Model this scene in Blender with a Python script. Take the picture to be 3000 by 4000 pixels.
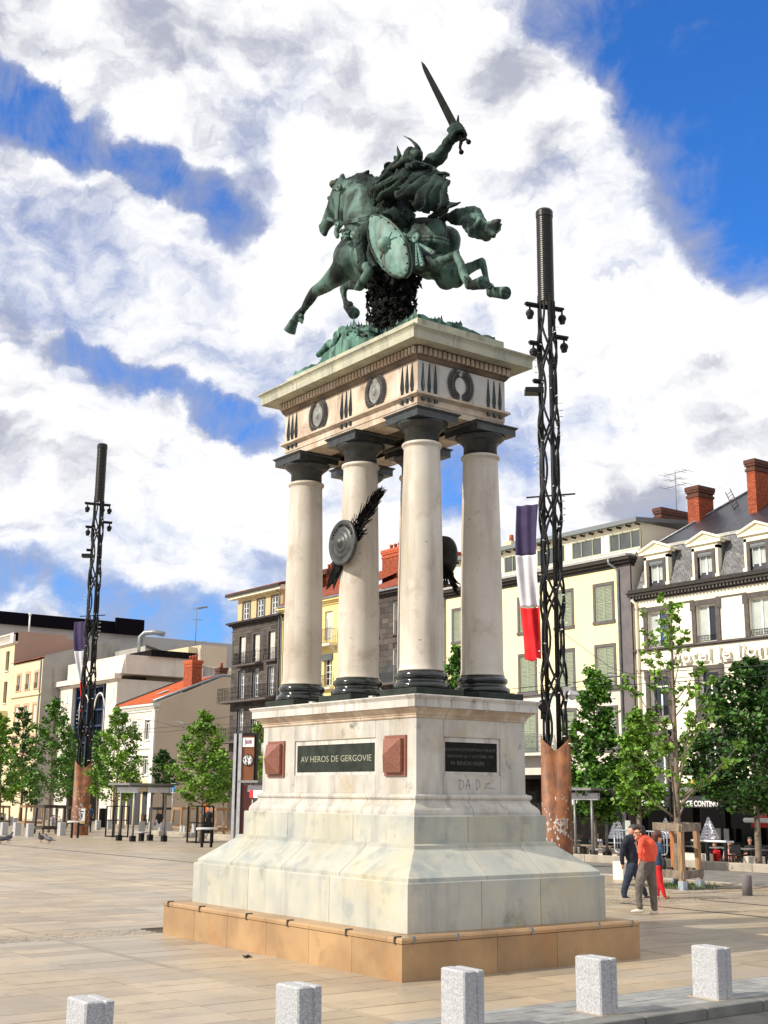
import bpy, bmesh, math, random
import numpy as np
from mathutils import Vector, Matrix, Euler
R_ = math.radians
scn = bpy.context.scene
for o in list(bpy.data.objects): bpy.data.objects.remove(o)
COL = scn.collection
random.seed(7); rng = np.random.default_rng(7)

# ---------------------------------------------------------------- camera
CAM = np.array([-12.307, -16.483, 2.31]); YAW, PIT, ROL, FPX = 0.63715527, 0.22044549, 0.00850203, 4908.49
_F = np.array([math.sin(YAW)*math.cos(PIT), math.cos(YAW)*math.cos(PIT), math.sin(PIT)])
_r = np.array([math.cos(YAW), -math.sin(YAW), 0.0]); _u = np.cross(_r, _F)
_R2 = math.cos(ROL)*_r + math.sin(ROL)*_u; _U2 = -math.sin(ROL)*_r + math.cos(ROL)*_u
cd = bpy.data.cameras.new('camera'); cam = bpy.data.objects.new('camera', cd); COL.objects.link(cam)
cd.sensor_fit = 'VERTICAL'; cd.sensor_height = 36; cd.lens = 36*FPX/4000
cd.clip_start = 0.1; cd.clip_end = 3000
m = Matrix.Identity(4)
for i in range(3):
    m[i][0] = _R2[i]; m[i][1] = _U2[i]; m[i][2] = -_F[i]; m[i][3] = CAM[i]
cam.matrix_world = m
scn.camera = cam

# ---------------------------------------------------------------- sun, sky, exposure
SUN_AZ, SUN_EL = 14.0, 35.0
sd = Vector((-math.cos(R_(SUN_AZ))*math.cos(R_(SUN_EL)), math.sin(R_(SUN_AZ))*math.cos(R_(SUN_EL)), math.sin(R_(SUN_EL))))
sl = bpy.data.lights.new('sun', 'SUN'); sl.energy = 5.0; sl.angle = R_(0.6); sl.color = (1.0, 0.93, 0.80)
so = bpy.data.objects.new('sun', sl); COL.objects.link(so); so.rotation_euler = sd.to_track_quat('Z', 'Y').to_euler()
scn.view_settings.view_transform = 'Standard'; scn.view_settings.look = 'None'
scn.view_settings.exposure = 0.0; scn.view_settings.gamma = 1
try: scn.view_settings.use_curve_mapping = False
except Exception: pass

W = bpy.data.worlds.new('World'); scn.world = W; W.use_nodes = True
nt = W.node_tree; N = nt.nodes; L = nt.links; N.clear()
def ray(px, py): return (px-1500)/FPX*_R2 - (py-2000)/FPX*_U2 + _F
def build_sky():
    out = N.new('ShaderNodeOutputWorld'); bg = N.new('ShaderNodeBackground'); L.new(bg.outputs[0], out.inputs[0])
    bg.inputs[1].default_value = 0.1
    sky = N.new('ShaderNodeTexSky'); sky.sky_type = 'NISHITA'; sky.sun_disc = False
    sky.sun_elevation = R_(SUN_EL); sky.sun_rotation = R_(-(90-SUN_AZ)) % (2*math.pi)
    sky.air_density = 1.0; sky.dust_density = 0.4; sky.ozone_density = 2.5
    tc = N.new('ShaderNodeTexCoord')
    def vm(op, a, b=None, s=None):
        n = N.new('ShaderNodeVectorMath'); n.operation = op
        if hasattr(a, 'node'): L.new(a, n.inputs[0])
        else: n.inputs[0].default_value = a
        if b is not None:
            if hasattr(b, 'node'): L.new(b, n.inputs[1])
            else: n.inputs[1].default_value = b
        if s is not None: n.inputs['Scale'].default_value = s
        return n.outputs['Value'] if op == 'DOT_PRODUCT' else n.outputs['Vector']
    def ma(op, a, b, c=None, clamp=False):
        n = N.new('ShaderNodeMath'); n.operation = op; n.use_clamp = clamp
        for i, v in enumerate((a, b, c)):
            if v is None: continue
            if hasattr(v, 'node'): L.new(v, n.inputs[i])
            else: n.inputs[i].default_value = v
        return n.outputs[0]
    def noise(vec, sc, det=6, rough=.55, dist=0.0):
        n = N.new('ShaderNodeTexNoise'); L.new(vec, n.inputs['Vector'])
        n.inputs['Scale'].default_value = sc; n.inputs['Detail'].default_value = det
        n.inputs['Roughness'].default_value = rough; n.inputs['Distortion'].default_value = dist
        return n
    def smooth(v, a, b, x=0.0, y=1.0):
        n = N.new('ShaderNodeMapRange'); n.interpolation_type = 'SMOOTHSTEP'
        L.new(v, n.inputs[0])
        for i, q in enumerate((a, b, x, y)): n.inputs[i+1].default_value = q
        return n.outputs[0]
    d = vm('NORMALIZE', tc.outputs['Generated'])
    # stretch: cloud streets run low-left to high-right; flatten in elevation
    w1 = noise(d, 9.0, 8, .62); off = vm('SCALE', vm('SUBTRACT', w1.outputs['Color'], (0.5, 0.5, 0.5)), s=0.085)
    dw = vm('ADD', d, off)
    wide = noise(d, 2.2, 3, .5); off2 = vm('SCALE', vm('SUBTRACT', wide.outputs['Color'], (0.5, 0.5, 0.5)), s=0.05)
    dw = vm('NORMALIZE', vm('ADD', dw, off2))
    mp = N.new('ShaderNodeMapping'); L.new(dw, mp.inputs[0]); mp.inputs['Scale'].default_value = (1, 1, 1.9)
    base = noise(mp.outputs[0], 4.2, 10, .60).outputs['Fac']; fine = noise(mp.outputs[0], 13.0, 10, .62).outputs['Fac']
    cov = ma('ADD', ma('MULTIPLY_ADD', ma('SUBTRACT', base, .5), 3.0, 1.0), ma('MULTIPLY', ma('SUBTRACT', fine, .5), 1.1))
    # openings of blue sky in the cloud deck: (px, py, radius deg, depth)
    holes = [(3050,300,8.5,1.5),(2700,60,5.5,.85),(3150,650,7.0,1.1),(2300,60,3.6,.75),(1900,10,3.0,.55),(2900,900,3.2,.75),(2600,450,3.2,.35),(2450,330,2.4,.3),
             (60,400,1.9,1.15),(220,480,1.7,1.1),(400,590,1.8,1.25),(600,680,1.8,1.3),(790,750,1.8,1.05),(950,880,1.9,.8),(1010,760,2.2,.5),(-200,330,3,1.0),
             (150,2330,2.6,.7),(420,2400,2.4,.8),(650,2440,2.4,.85),(850,2470,2.2,.8),(-100,2260,2.6,.7),(1100,2330,2,.4),
             (1770,1930,1.7,.8),(2600,780,2.2,.4),(1830,1280,1.4,.3),(300,1340,1.1,.5),(430,1400,1.1,.6),(560,1460,1.1,.65),(690,1510,1.1,.65),(820,1570,1.2,.7),(950,1620,1.2,.75),(1070,1680,1.3,.8),(3100,1450,2.2,.3)]
    greys = [(250,1330,1.5,.8),(450,1430,1.6,1.0),(650,1520,1.6,1.0),(850,1600,1.6,.6),(40,1240,1.5,.8),(80,1780,2.0,.6),(350,1850,1.7,.5),(600,2330,3,.5),(2500,1950,2.6,.7),(2300,1900,2.0,.6),(2750,1500,2.2,.5),(2650,2050,2.0,.4),
             (1350,330,2.0,.75),(1550,450,2,.45),(680,110,2.6,.35),(120,120,2.5,.3),(1900,300,2.4,.45),(1000,60,3,.3),(2100,600,2.5,.4),(2900,1700,2.5,.5),(640,260,1.2,.5)]
    def blobs(L_):
        hs = None
        for (x, y, rad, dep) in L_:
            c = ray(x, y); c = c/np.linalg.norm(c)
            q = smooth(vm('DOT_PRODUCT', dw, tuple(c)), math.cos(R_(rad)), 1.0, 0.0, dep)
            hs = q if hs is None else ma('ADD', hs, q)
        return hs
    hs = blobs(holes); gsh = blobs(greys)
    wm = N.new('ShaderNodeMapping'); L.new(d, wm.inputs[0]); wm.inputs['Rotation'].default_value = (.35, .5, -.3); wm.inputs['Scale'].default_value = (6.0, 2.0, 3.6)
    wisp = noise(wm.outputs[0], 3.0, 10, .66, .8).outputs['Fac']
    dens = ma('SUBTRACT', cov, hs)
    mask = smooth(dens, -0.15, 1.0)
    mask = ma('MAXIMUM', mask, smooth(ma('ADD', ma('MULTIPLY', wisp, 1.0), ma('MULTIPLY', dens, .20)), .26, .74, 0.0, .8))
    # relief: the same field read a little towards the sun gives lit and grey sides
    sh = vm('ADD', mp.outputs[0], tuple(np.array(sd)*np.array([1,1,1.9])*.028))
    b2 = noise(sh, 4.2, 10, .60).outputs['Fac']; f2 = noise(sh, 13.0, 10, .62).outputs['Fac']
    rel = ma('ADD', ma('MULTIPLY', ma('SUBTRACT', b2, base), 3.4), ma('MULTIPLY', ma('SUBTRACT', f2, fine), .7))
    g2 = noise(mp.outputs[0], 2.6, 5, .55).outputs['Fac']
    dark = smooth(ma('ADD', ma('ADD', ma('MULTIPLY', rel, 1.5), gsh), ma('MULTIPLY', ma('SUBTRACT', g2, .5), 2.2)), .0, 1.05)
    inner = smooth(dens, .25, .95)
    wh = ma('MULTIPLY', ma('SUBTRACT', 1.0, ma('MULTIPLY', dark, .92)), inner)
    mixc = N.new('ShaderNodeMix'); mixc.data_type = 'RGBA'; L.new(wh, mixc.inputs[0])
    mixc.inputs[6].default_value = (4.3, 4.5, 5.6, 1); mixc.inputs[7].default_value = (10.4, 10.4, 10.5, 1)
    tint = N.new('ShaderNodeMix'); tint.data_type = 'RGBA'; tint.blend_type = 'MULTIPLY'; tint.inputs[0].default_value = 1
    L.new(sky.outputs[0], tint.inputs[6]); tint.inputs[7].default_value = (0.42, 1.15, 2.15, 1)
    fin = N.new('ShaderNodeMix'); fin.data_type = 'RGBA'; L.new(mask, fin.inputs[0])
    L.new(tint.outputs[2], fin.inputs[6]); L.new(mixc.outputs[2], fin.inputs[7])
    L.new(fin.outputs[2], bg.inputs[0])
build_sky()

# ---------------------------------------------------------------- helpers: points from the survey of the photograph
def at_x(px, py, X): d = ray(px, py); t = (X-CAM[0])/d[0]; return CAM+t*d
def at_y(px, py, Y): d = ray(px, py); t = (Y-CAM[1])/d[1]; return CAM+t*d
def gnd(px, py, z=0.0): d = ray(px, py); t = (z-CAM[2])/d[2]; return CAM+t*d
def depth(P): return float((np.asarray(P)-CAM)@_F)
def gz(x, y): return -.014*min(max(x-9, 0), 27)-.003*min(max(y-10, 0), 60)     # the square falls away towards the cafes
def gnds(px, py, up=0.0):
    z = 0.0
    for _ in range(40): P = gnd(px, py, z); z = .5*z+.5*(gz(P[0], P[1])+up)
    P = gnd(px, py, z)
    if P[0] > 34.5: P = at_x(px, py, 34.5); P[2] = gz(P[0], P[1])
    return P
_H = np.array([math.sin(YAW), math.cos(YAW), 0.0])
def at_d(px, py, D): d = ray(px, py); t = D/(d@_H); return CAM+t*d
def above(P, px, py):      # point over ground point P at pixel height
    D = float((np.asarray(P)-CAM)@_H); return at_d(px, py, D)

# ---------------------------------------------------------------- materials
MAT = {}
def M(name, c1, c2=None, sc=4.0, rough=.6, bump=0.0, bsc=30.0, metal=0.0, spec=.5, streak=None, tone=0.0, island=0.0,
      stretch=None, lo=.38, hi=.62, extra=None, coat=0.0, trans=0.0, alpha=None):
    m = bpy.data.materials.new(name); m.use_nodes = True; n = m.node_tree.nodes; l = m.node_tree.links
    b = n['Principled BSDF']; b.inputs['Roughness'].default_value = rough; b.inputs['Metallic'].default_value = metal
    b.inputs['Specular IOR Level'].default_value = spec
    if coat: b.inputs['Coat Weight'].default_value = coat; b.inputs['Coat Roughness'].default_value = .12
    geo = n.new('ShaderNodeNewGeometry'); pos = geo.outputs['Position']
    if stretch:
        mp = n.new('ShaderNodeMapping'); mp.inputs['Scale'].default_value = stretch; l.new(pos, mp.inputs[0]); pos = mp.outputs[0]
    def noise(scale, det=5, rg=.55, p=None, dist=0.0):
        q = n.new('ShaderNodeTexNoise'); l.new(p or pos, q.inputs['Vector']); q.inputs['Scale'].default_value = scale
        q.inputs['Detail'].default_value = det; q.inputs['Roughness'].default_value = rg; q.inputs['Distortion'].default_value = dist; return q.outputs['Fac']
    def rng_(v, a, b_, x=0., y=1.):
        q = n.new('ShaderNodeMapRange'); l.new(v, q.inputs[0])
        for i, k in enumerate((a, b_, x, y)): q.inputs[i+1].default_value = k
        return q.outputs[0]
    def mix(f, a, b_, mode='MIX'):
        q = n.new('ShaderNodeMix'); q.data_type = 'RGBA'; q.blend_type = mode
        if hasattr(f, 'node'): l.new(f, q.inputs[0])
        else: q.inputs[0].default_value = f
        for i, c in ((6, a), (7, b_)):
            if hasattr(c, 'node'): l.new(c, q.inputs[i])
            else: q.inputs[i].default_value = (*c, 1)
        return q.outputs[2]
    col = c1
    if c2 is not None: col = mix(rng_(noise(sc), lo, hi), c1, c2)
    if streak:      # (colour, amount, horizontal scale, lo, hi)
        mp2 = n.new('ShaderNodeMapping'); mp2.inputs['Scale'].default_value = (streak[2], streak[2], streak[2]*.12); l.new(geo.outputs['Position'], mp2.inputs[0])
        f = rng_(noise(1.0, 4, .6, mp2.outputs[0]), streak[3], streak[4], 0, streak[1]); col = mix(f, col, streak[0])
    for ex in (extra or []):   # (colour, amount, scale, lo, hi)
        f = rng_(noise(ex[2], 6, .65), ex[3], ex[4], 0, ex[1]); col = mix(f, col, ex[0])
    if tone or island:
        v = None
        if tone:
            oi = n.new('ShaderNodeObjectInfo'); v = rng_(oi.outputs['Random'], 0, 1, 1-tone, 1+tone)
        if island:
            w = rng_(geo.outputs['Random Per Island'], 0, 1, 1-island, 1+island)
            if v is None: v = w
            else:
                q = n.new('ShaderNodeMath'); q.operation = 'MULTIPLY'; l.new(v, q.inputs[0]); l.new(w, q.inputs[1]); v = q.outputs[0]
        q = n.new('ShaderNodeVectorMath'); q.operation = 'SCALE'
        if hasattr(col, 'node'): l.new(col, q.inputs[0])
        else: q.inputs[0].default_value = col
        l.new(v, q.inputs['Scale']); col = q.outputs[0]
    if hasattr(col, 'node'): l.new(col, b.inputs['Base Color'])
    else: b.inputs['Base Color'].default_value = (*col, 1)
    if bump:
        bp = n.new('ShaderNodeBump'); bp.inputs['Strength'].default_value = bump; bp.inputs['Distance'].default_value = .02
        l.new(noise(bsc, 6, .6), bp.inputs['Height']); l.new(bp.outputs[0], b.inputs['Normal'])
    MAT[name] = m; return m
M('marble', (.56,.53,.47), (.45,.43,.39), 2.2, .46, .14, 60, streak=((.24,.22,.20), .6, 5.0, .48, .70), extra=[((.42,.32,.19), .6, 1.3, .53, .70), ((.11,.10,.09), .8, 3.4, .60, .72), ((.10,.09,.08), .8, 11.0, .66, .74)])
M('marble_base', (.49,.475,.40), (.39,.40,.365), 1.6, .40, .12, 60, streak=((.22,.24,.24), .55, 4.0, .48, .70), extra=[((.17,.17,.07), .8, 1.1, .60, .72), ((.55,.47,.28), .45, .7, .48, .66), ((.20,.24,.27), .5, 2.0, .56, .70)], tone=.07)
M('marble_shaft', (.62,.56,.48), (.51,.45,.37), 1.1, .42, .18, 40, streak=((.33,.27,.20), .75, 3.4, .50, .70), extra=[((.17,.14,.12), .85, 9.0, .66, .72), ((.36,.29,.22), .6, 2.6, .55, .68)], tone=.03)
M('marble_stained', (.60,.49,.37), (.42,.31,.22), 2.4, .6, .3, 35, streak=((.66,.62,.55), .7, 6.0, .52, .68), extra=[((.18,.11,.07), .8, 2.2, .58, .75)])
M('marble_white', (.62,.595,.55), (.50,.475,.43), 2.0, .5, .2, 40, streak=((.26,.21,.17), .7, 6.0, .50, .68), extra=[((.15,.12,.10), .7, 6.0, .64, .74)])
M('cornice_stone', (.48,.46,.34), (.36,.36,.28), 2.5, .6, .25, 40, streak=((.17,.15,.11), .7, 5.0, .50, .72))
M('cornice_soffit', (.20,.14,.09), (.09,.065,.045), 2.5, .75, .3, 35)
M('dark_stone', (.040,.046,.046), (.020,.024,.026), 9, .38, .08, 60, extra=[((.13,.14,.14), .7, 30, .60, .72)])
M('plaque_black', (.008,.009,.008), (.014,.015,.013), 9, .62, spec=.12)
M('black_marble', (.020,.024,.021), (.010,.012,.012), 6, .14, .0, extra=[((.10,.11,.09), .8, 22, .66, .75)], coat=.4)
M('green_marble', (.028,.036,.026), (.014,.019,.015), 5, .5, spec=.25, bump=.05, bsc=60, extra=[((.09,.11,.07), .6, 25, .62, .72)])
M('green_marble_old', (.035,.045,.032), (.018,.025,.020), 5, .30, .05, 60, extra=[((.12,.15,.10), .6, 25, .62, .72)])
M('plaque_lettering', (.34,.34,.25), rough=.6)
M('plaque_lettering_dim', (.085,.08,.06), rough=.6)
M('pink_granite', (.31,.12,.08), (.19,.07,.045), 40, .45, .1, 80, extra=[((.06,.04,.04), .8, 70, .58, .66)])
M('bronze_dark', (.036,.038,.036), (.075,.076,.072), 8, .42, .25, 30, metal=.25)
M('bronze', (.115,.20,.165), (.010,.016,.013), 1.5, .62, .6, 16, spec=.22, lo=.42, hi=.60, streak=((.008,.012,.010), .88, 4.5, .46, .62), extra=[((.11,.07,.045), .55, 1.2, .60, .70)])
M('bronze_pale', (.17,.31,.26), (.09,.17,.14), 3.5, .55, .35, 20, spec=.3, streak=((.10,.08,.07), .75, 4.0, .50, .66), extra=[((.22,.13,.07), .7, 2.0, .58, .70)])
M('bronze_cloak', (.034,.060,.047), (.005,.008,.007), 2.5, .68, .7, 14, spec=.15, extra=[((.13,.09,.06), .5, 1.6, .58, .70)])
M('bronze_verdigris', (.085,.19,.145), (.02,.045,.035), 3, .7, .5, 14, spec=.2, streak=((.15,.29,.23), .8, 8, .48, .62))
M('bronze_black', (.007,.008,.008), (.018,.018,.017), 6, .8, .4, 18, spec=.08)
M('plinth_stone', (.42,.265,.13), (.31,.19,.095), 1.3, .38, .12, 40, tone=.09, extra=[((.50,.20,.05), .6, .55, .55, .68), ((.22,.13,.07), .5, 4.0, .58, .72)])
M('paving', (.44,.345,.235), (.34,.27,.19), .55, .36, .12, 45, tone=.15, island=.15, extra=[((.20,.15,.11), .55, 3.0, .55, .70), ((.10,.08,.065), .7, 16.0, .68, .73), ((.33,.29,.24), .7, .25, .45, .58), ((.24,.19,.14), .6, .9, .56, .70)])
M('paving_joint', (.07,.055,.042), rough=.9)
M('grey_sett', (.30,.30,.29), (.22,.22,.22), 3, .55, .3, 50, tone=.12, island=.15)
M('kerb_stone', (.20,.195,.18), (.15,.15,.14), 4, .6, .3, 50)
M('asphalt', (.085,.082,.078), (.05,.05,.05), 3, .75, .7, 160, extra=[((.20,.19,.17), .5, 120, .60, .70)])
M('granite', (.52,.52,.53), (.32,.32,.34), 55, .6, .25, 120, extra=[((.10,.10,.11), .8, 90, .60, .68)])
M('corten', (.25,.088,.026), (.135,.048,.020), 3.5, .55, .2, 50, streak=((.42,.17,.06), .5, 3, .5, .7), extra=[((.09,.035,.02), .6, 7, .58, .7)])
M('peeled_paper', (.62,.58,.55), (.42,.33,.28), 12, .8)
M('dark_steel', (.008,.009,.010), (.016,.016,.017), 6, .5, spec=.2)
M('lamp_mesh', (.035,.033,.030), (.012,.012,.013), 30, .35, metal=.6)
M('bulb', (.75,.75,.72), rough=.25)
M('tram_bed', (.21,.19,.165), (.15,.135,.12), 1.5, .8, .3, 60, extra=[((.10,.09,.08), .6, 6, .55, .7)])
M('kerb_pale', (.42,.37,.30), (.33,.29,.235), 2.5, .7, .3, 40, tone=.1)
M('shield_grey', (.27,.265,.25), (.19,.185,.175), 5, .5, .2, 40)
M('wreath_grey', (.095,.092,.088), (.05,.05,.048), 8, .6, .2, 40)
M('flag_blue', (.045,.035,.085), (.06,.045,.10), 2, .7); M('flag_white', (.60,.58,.62), (.68,.66,.70), 2, .7); M('flag_red', (.72,.03,.035), (.62,.02,.025), 2, .7)
for k in ('flag_blue', 'flag_white', 'flag_red'):
    MAT[k].node_tree.nodes['Principled BSDF'].inputs['Specular IOR Level'].default_value = .1
M('cream', (.86,.77,.46), (.82,.73,.43), .8, .85, .05, 20, extra=[((.70,.62,.40), .35, .5, .55, .75)])
M('cream_white', (.86,.80,.63), (.82,.76,.59), .8, .85, .05, 20)
M('ochre_wall', (.62,.47,.25), (.58,.43,.23), .8, .85)
M('yellow_wall', (.82,.66,.28), (.78,.61,.26), .8, .85)
M('pale_yellow', (.72,.60,.38), (.66,.55,.35), .6, .85, extra=[((.40,.34,.25), .5, .6, .58, .75)])
M('beige_wall', (.60,.49,.37), (.56,.455,.34), .35, .9, extra=[((.36,.29,.22), .5, .3, .55, .75)])
M('grey_party', (.36,.34,.31), (.27,.26,.24), .35, .9, streak=((.12,.11,.10), .7, .9, .52, .72))
M('brown_party', (.40,.29,.22), (.36,.27,.21), .4, .9)
M('white_stone', (.72,.66,.58), (.64,.58,.50), .8, .7, streak=((.46,.40,.33), .4, 1.5, .55, .75))
M('white_trim', (.74,.72,.66), rough=.6)
M('modern_grey', (.40,.39,.38), (.36,.35,.345), .15, .8)
M('modern_black', (.004,.003,.006), rough=.9, spec=.1)
M('lava_stone', (.085,.070,.060), (.055,.045,.040), 1.2, .85, .3, 25, tone=.35, island=.3)
M('lava_trim', (.11,.092,.085), (.075,.063,.058), 5, .8, .3, 30)
M('surround_grey', (.13,.115,.115), (.10,.09,.09), 4, .8)
M('pilaster_grey', (.16,.14,.145), (.12,.105,.11), 1.5, .8)
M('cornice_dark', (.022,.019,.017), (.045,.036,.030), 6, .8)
M('shutter_green', (.31,.345,.245), (.26,.30,.215), 3, .7)
M('shutter_white', (.62,.59,.53), (.55,.52,.46), 3, .7)
M('shutter_grey', (.22,.24,.26), rough=.7)
M('window_white', (.78,.78,.78), rough=.4)
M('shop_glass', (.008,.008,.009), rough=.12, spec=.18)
M('glass', (.012,.016,.020), rough=.06, spec=.8)
M('glass_dim', (.06,.065,.07), (.10,.105,.10), .8, .12, spec=.7)
M('glass_curtain', (.42,.46,.44), (.52,.55,.50), 1.5, .25, spec=.6)
M('glass_blue', (.02,.06,.13), rough=.08, spec=.8)
M('ironwork', (.018,.018,.020), rough=.5, metal=.4)
M('iron_blue', (.05,.085,.12), rough=.5)
M('iron_grey', (.17,.19,.20), rough=.5)
M('slate', (.19,.185,.185), (.13,.128,.14), 4, .6, .2, 30, tone=.30, island=.30)
M('slate_dark', (.016,.017,.024), (.030,.031,.040), 2.5, .35, .2, 30, tone=.2)
M('zinc', (.25,.27,.29), (.19,.20,.22), 3, .4, metal=.4)
M('lead_pale', (.42,.41,.38), (.33,.32,.30), 6, .5)
M('brick_red', (.40,.085,.030), (.30,.06,.022), 6, .8, .3, 50, tone=.15, island=.25)
M('mortar', (.20,.085,.05), rough=.9)
M('chimney_cap', (.07,.03,.022), (.12,.04,.02), 5, .85)
M('roof_tile', (.34,.085,.040), (.22,.055,.03), 4, .8, .3, 40, tone=.15, island=.25)
M('roof_tile_bright', (.52,.11,.03), (.44,.09,.025), 2, .8, .2, 40, tone=.12, island=.15)
M('terracotta_pot', (.36,.09,.04), (.25,.06,.03), 6, .8)
M('rust_ladder', (.055,.022,.016), rough=.7)
M('blue_frame', (.012,.030,.085), rough=.4)
M('peach_trim', (.62,.36,.22), (.56,.33,.20), 3, .8)
M('awning_grey', (.036,.033,.037), (.026,.025,.028), 3, .8, spec=.1)
M('awning_red', (.42,.012,.018), rough=.75)
M('sign_white', (.80,.80,.78), rough=.6)
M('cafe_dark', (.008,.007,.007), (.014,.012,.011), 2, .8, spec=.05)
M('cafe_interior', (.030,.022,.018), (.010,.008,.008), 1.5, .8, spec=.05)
M('umbrella_white', (.78,.78,.80), rough=.8); M('umbrella_blue', (.04,.06,.20), rough=.8)
M('yellow_plastic', (.72,.36,.02), rough=.5)
M('bark', (.24,.19,.145), (.15,.115,.085), 9, .85, .5, 30)
M('bark_dark', (.07,.055,.045), (.04,.032,.027), 9, .85, .5, 30)
M('wood', (.42,.25,.12), (.22,.13,.075), 3, .75, .3, 30, stretch=(6,6,.8), streak=((.07,.05,.04), .5, 5, .5, .7))
M('wood_weathered', (.27,.21,.155), (.13,.10,.075), 4, .8, .4, 30, extra=[((.05,.04,.033), .7, 5, .56, .68)])
M('wood_orange', (.46,.16,.045), (.33,.11,.035), 4, .7, .2, 30, stretch=(5,5,.7))
M('galvanised', (.40,.46,.52), rough=.4, metal=.5)
M('steel_pale', (.50,.50,.52), (.42,.42,.44), 5, .35, metal=.3)
M('steel_grey', (.24,.24,.24), (.19,.19,.19), 5, .45, metal=.3)
M('white_paint', (.76,.76,.76), rough=.45)
M('totem_wood', (.23,.080,.028), (.17,.055,.020), 2, .5, stretch=(1,1,14))
M('totem_red', (.075,.010,.008), rough=.4)
M('text_purple', (.25,.02,.12), rough=.6); M('text_black', (.012,.012,.014), rough=.5); M('red_panel', (.60,.03,.03), rough=.5)
M('blue_sign', (.02,.22,.60), rough=.5); M('orange_sign', (.75,.12,.02), rough=.5); M('poster_yellow', (.75,.48,.03), rough=.6)
M('poster_ink', (.03,.05,.14), rough=.6); M('green_sign', (.02,.35,.28), rough=.5)
M('graffiti', (.30,.30,.34), rough=.8)
M('leaf', (.10,.215,.020), (.18,.33,.035), .9, .55, tone=.0, island=.45, spec=.35)
M('leaf_dark', (.022,.070,.012), (.055,.135,.018), .9, .5, island=.5, spec=.4)
M('leaf_mid', (.050,.135,.016), (.10,.23,.024), .9, .5, island=.5, spec=.35)
M('soil', (.06,.05,.035), (.10,.085,.06), 8, .95, .4, 40)
M('grass', (.05,.13,.02), (.10,.17,.03), 6, .7, island=.4)
M('skin', (.62,.30,.20), (.56,.25,.17), 8, .5); M('hair_dark', (.020,.014,.011), (.045,.032,.025), 30, .6); M('hair_grey', (.085,.07,.06), (.04,.033,.03), 30, .6)
M('hair_auburn', (.10,.030,.014), (.06,.018,.01), 30, .5)
M('shirt_orange', (.88,.115,.055), (.82,.095,.048), 6, .75, .35, 9); M('trousers_grey', (.165,.145,.125), (.105,.092,.082), 5, .85, .5, 9)
M('navy', (.008,.010,.020), (.013,.015,.03), 8, .8, .3, 9); M('jeans_dark', (.012,.020,.045), (.02,.03,.06), 6, .8, .3, 9)
M('denim', (.035,.075,.15), (.02,.045,.10), 8, .8, .3, 9); M('trousers_red', (.62,.010,.018), (.52,.01,.015), 6, .75, .3, 9)
M('shoe_white', (.62,.56,.48), rough=.6); M('shoe_dark', (.025,.023,.025), rough=.5); M('leather_tan', (.25,.09,.03), rough=.5)
M('shirt_white', (.72,.70,.74), (.62,.60,.66), 5, .8); M('shirt_black', (.012,.012,.014), rough=.8); M('shirt_pink', (.62,.30,.28), rough=.8)
M('rubber', (.01,.01,.01), rough=.6)
M('pigeon_grey', (.035,.037,.048), (.10,.10,.12), 12, .5); M('backlit_panel', (.70,.74,.74), rough=.5)
M('cable', (.03,.03,.035), rough=.6)
M('litter', (.50,.16,.10), rough=.7)
M('haze_wall', (.5,.5,.5))

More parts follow.
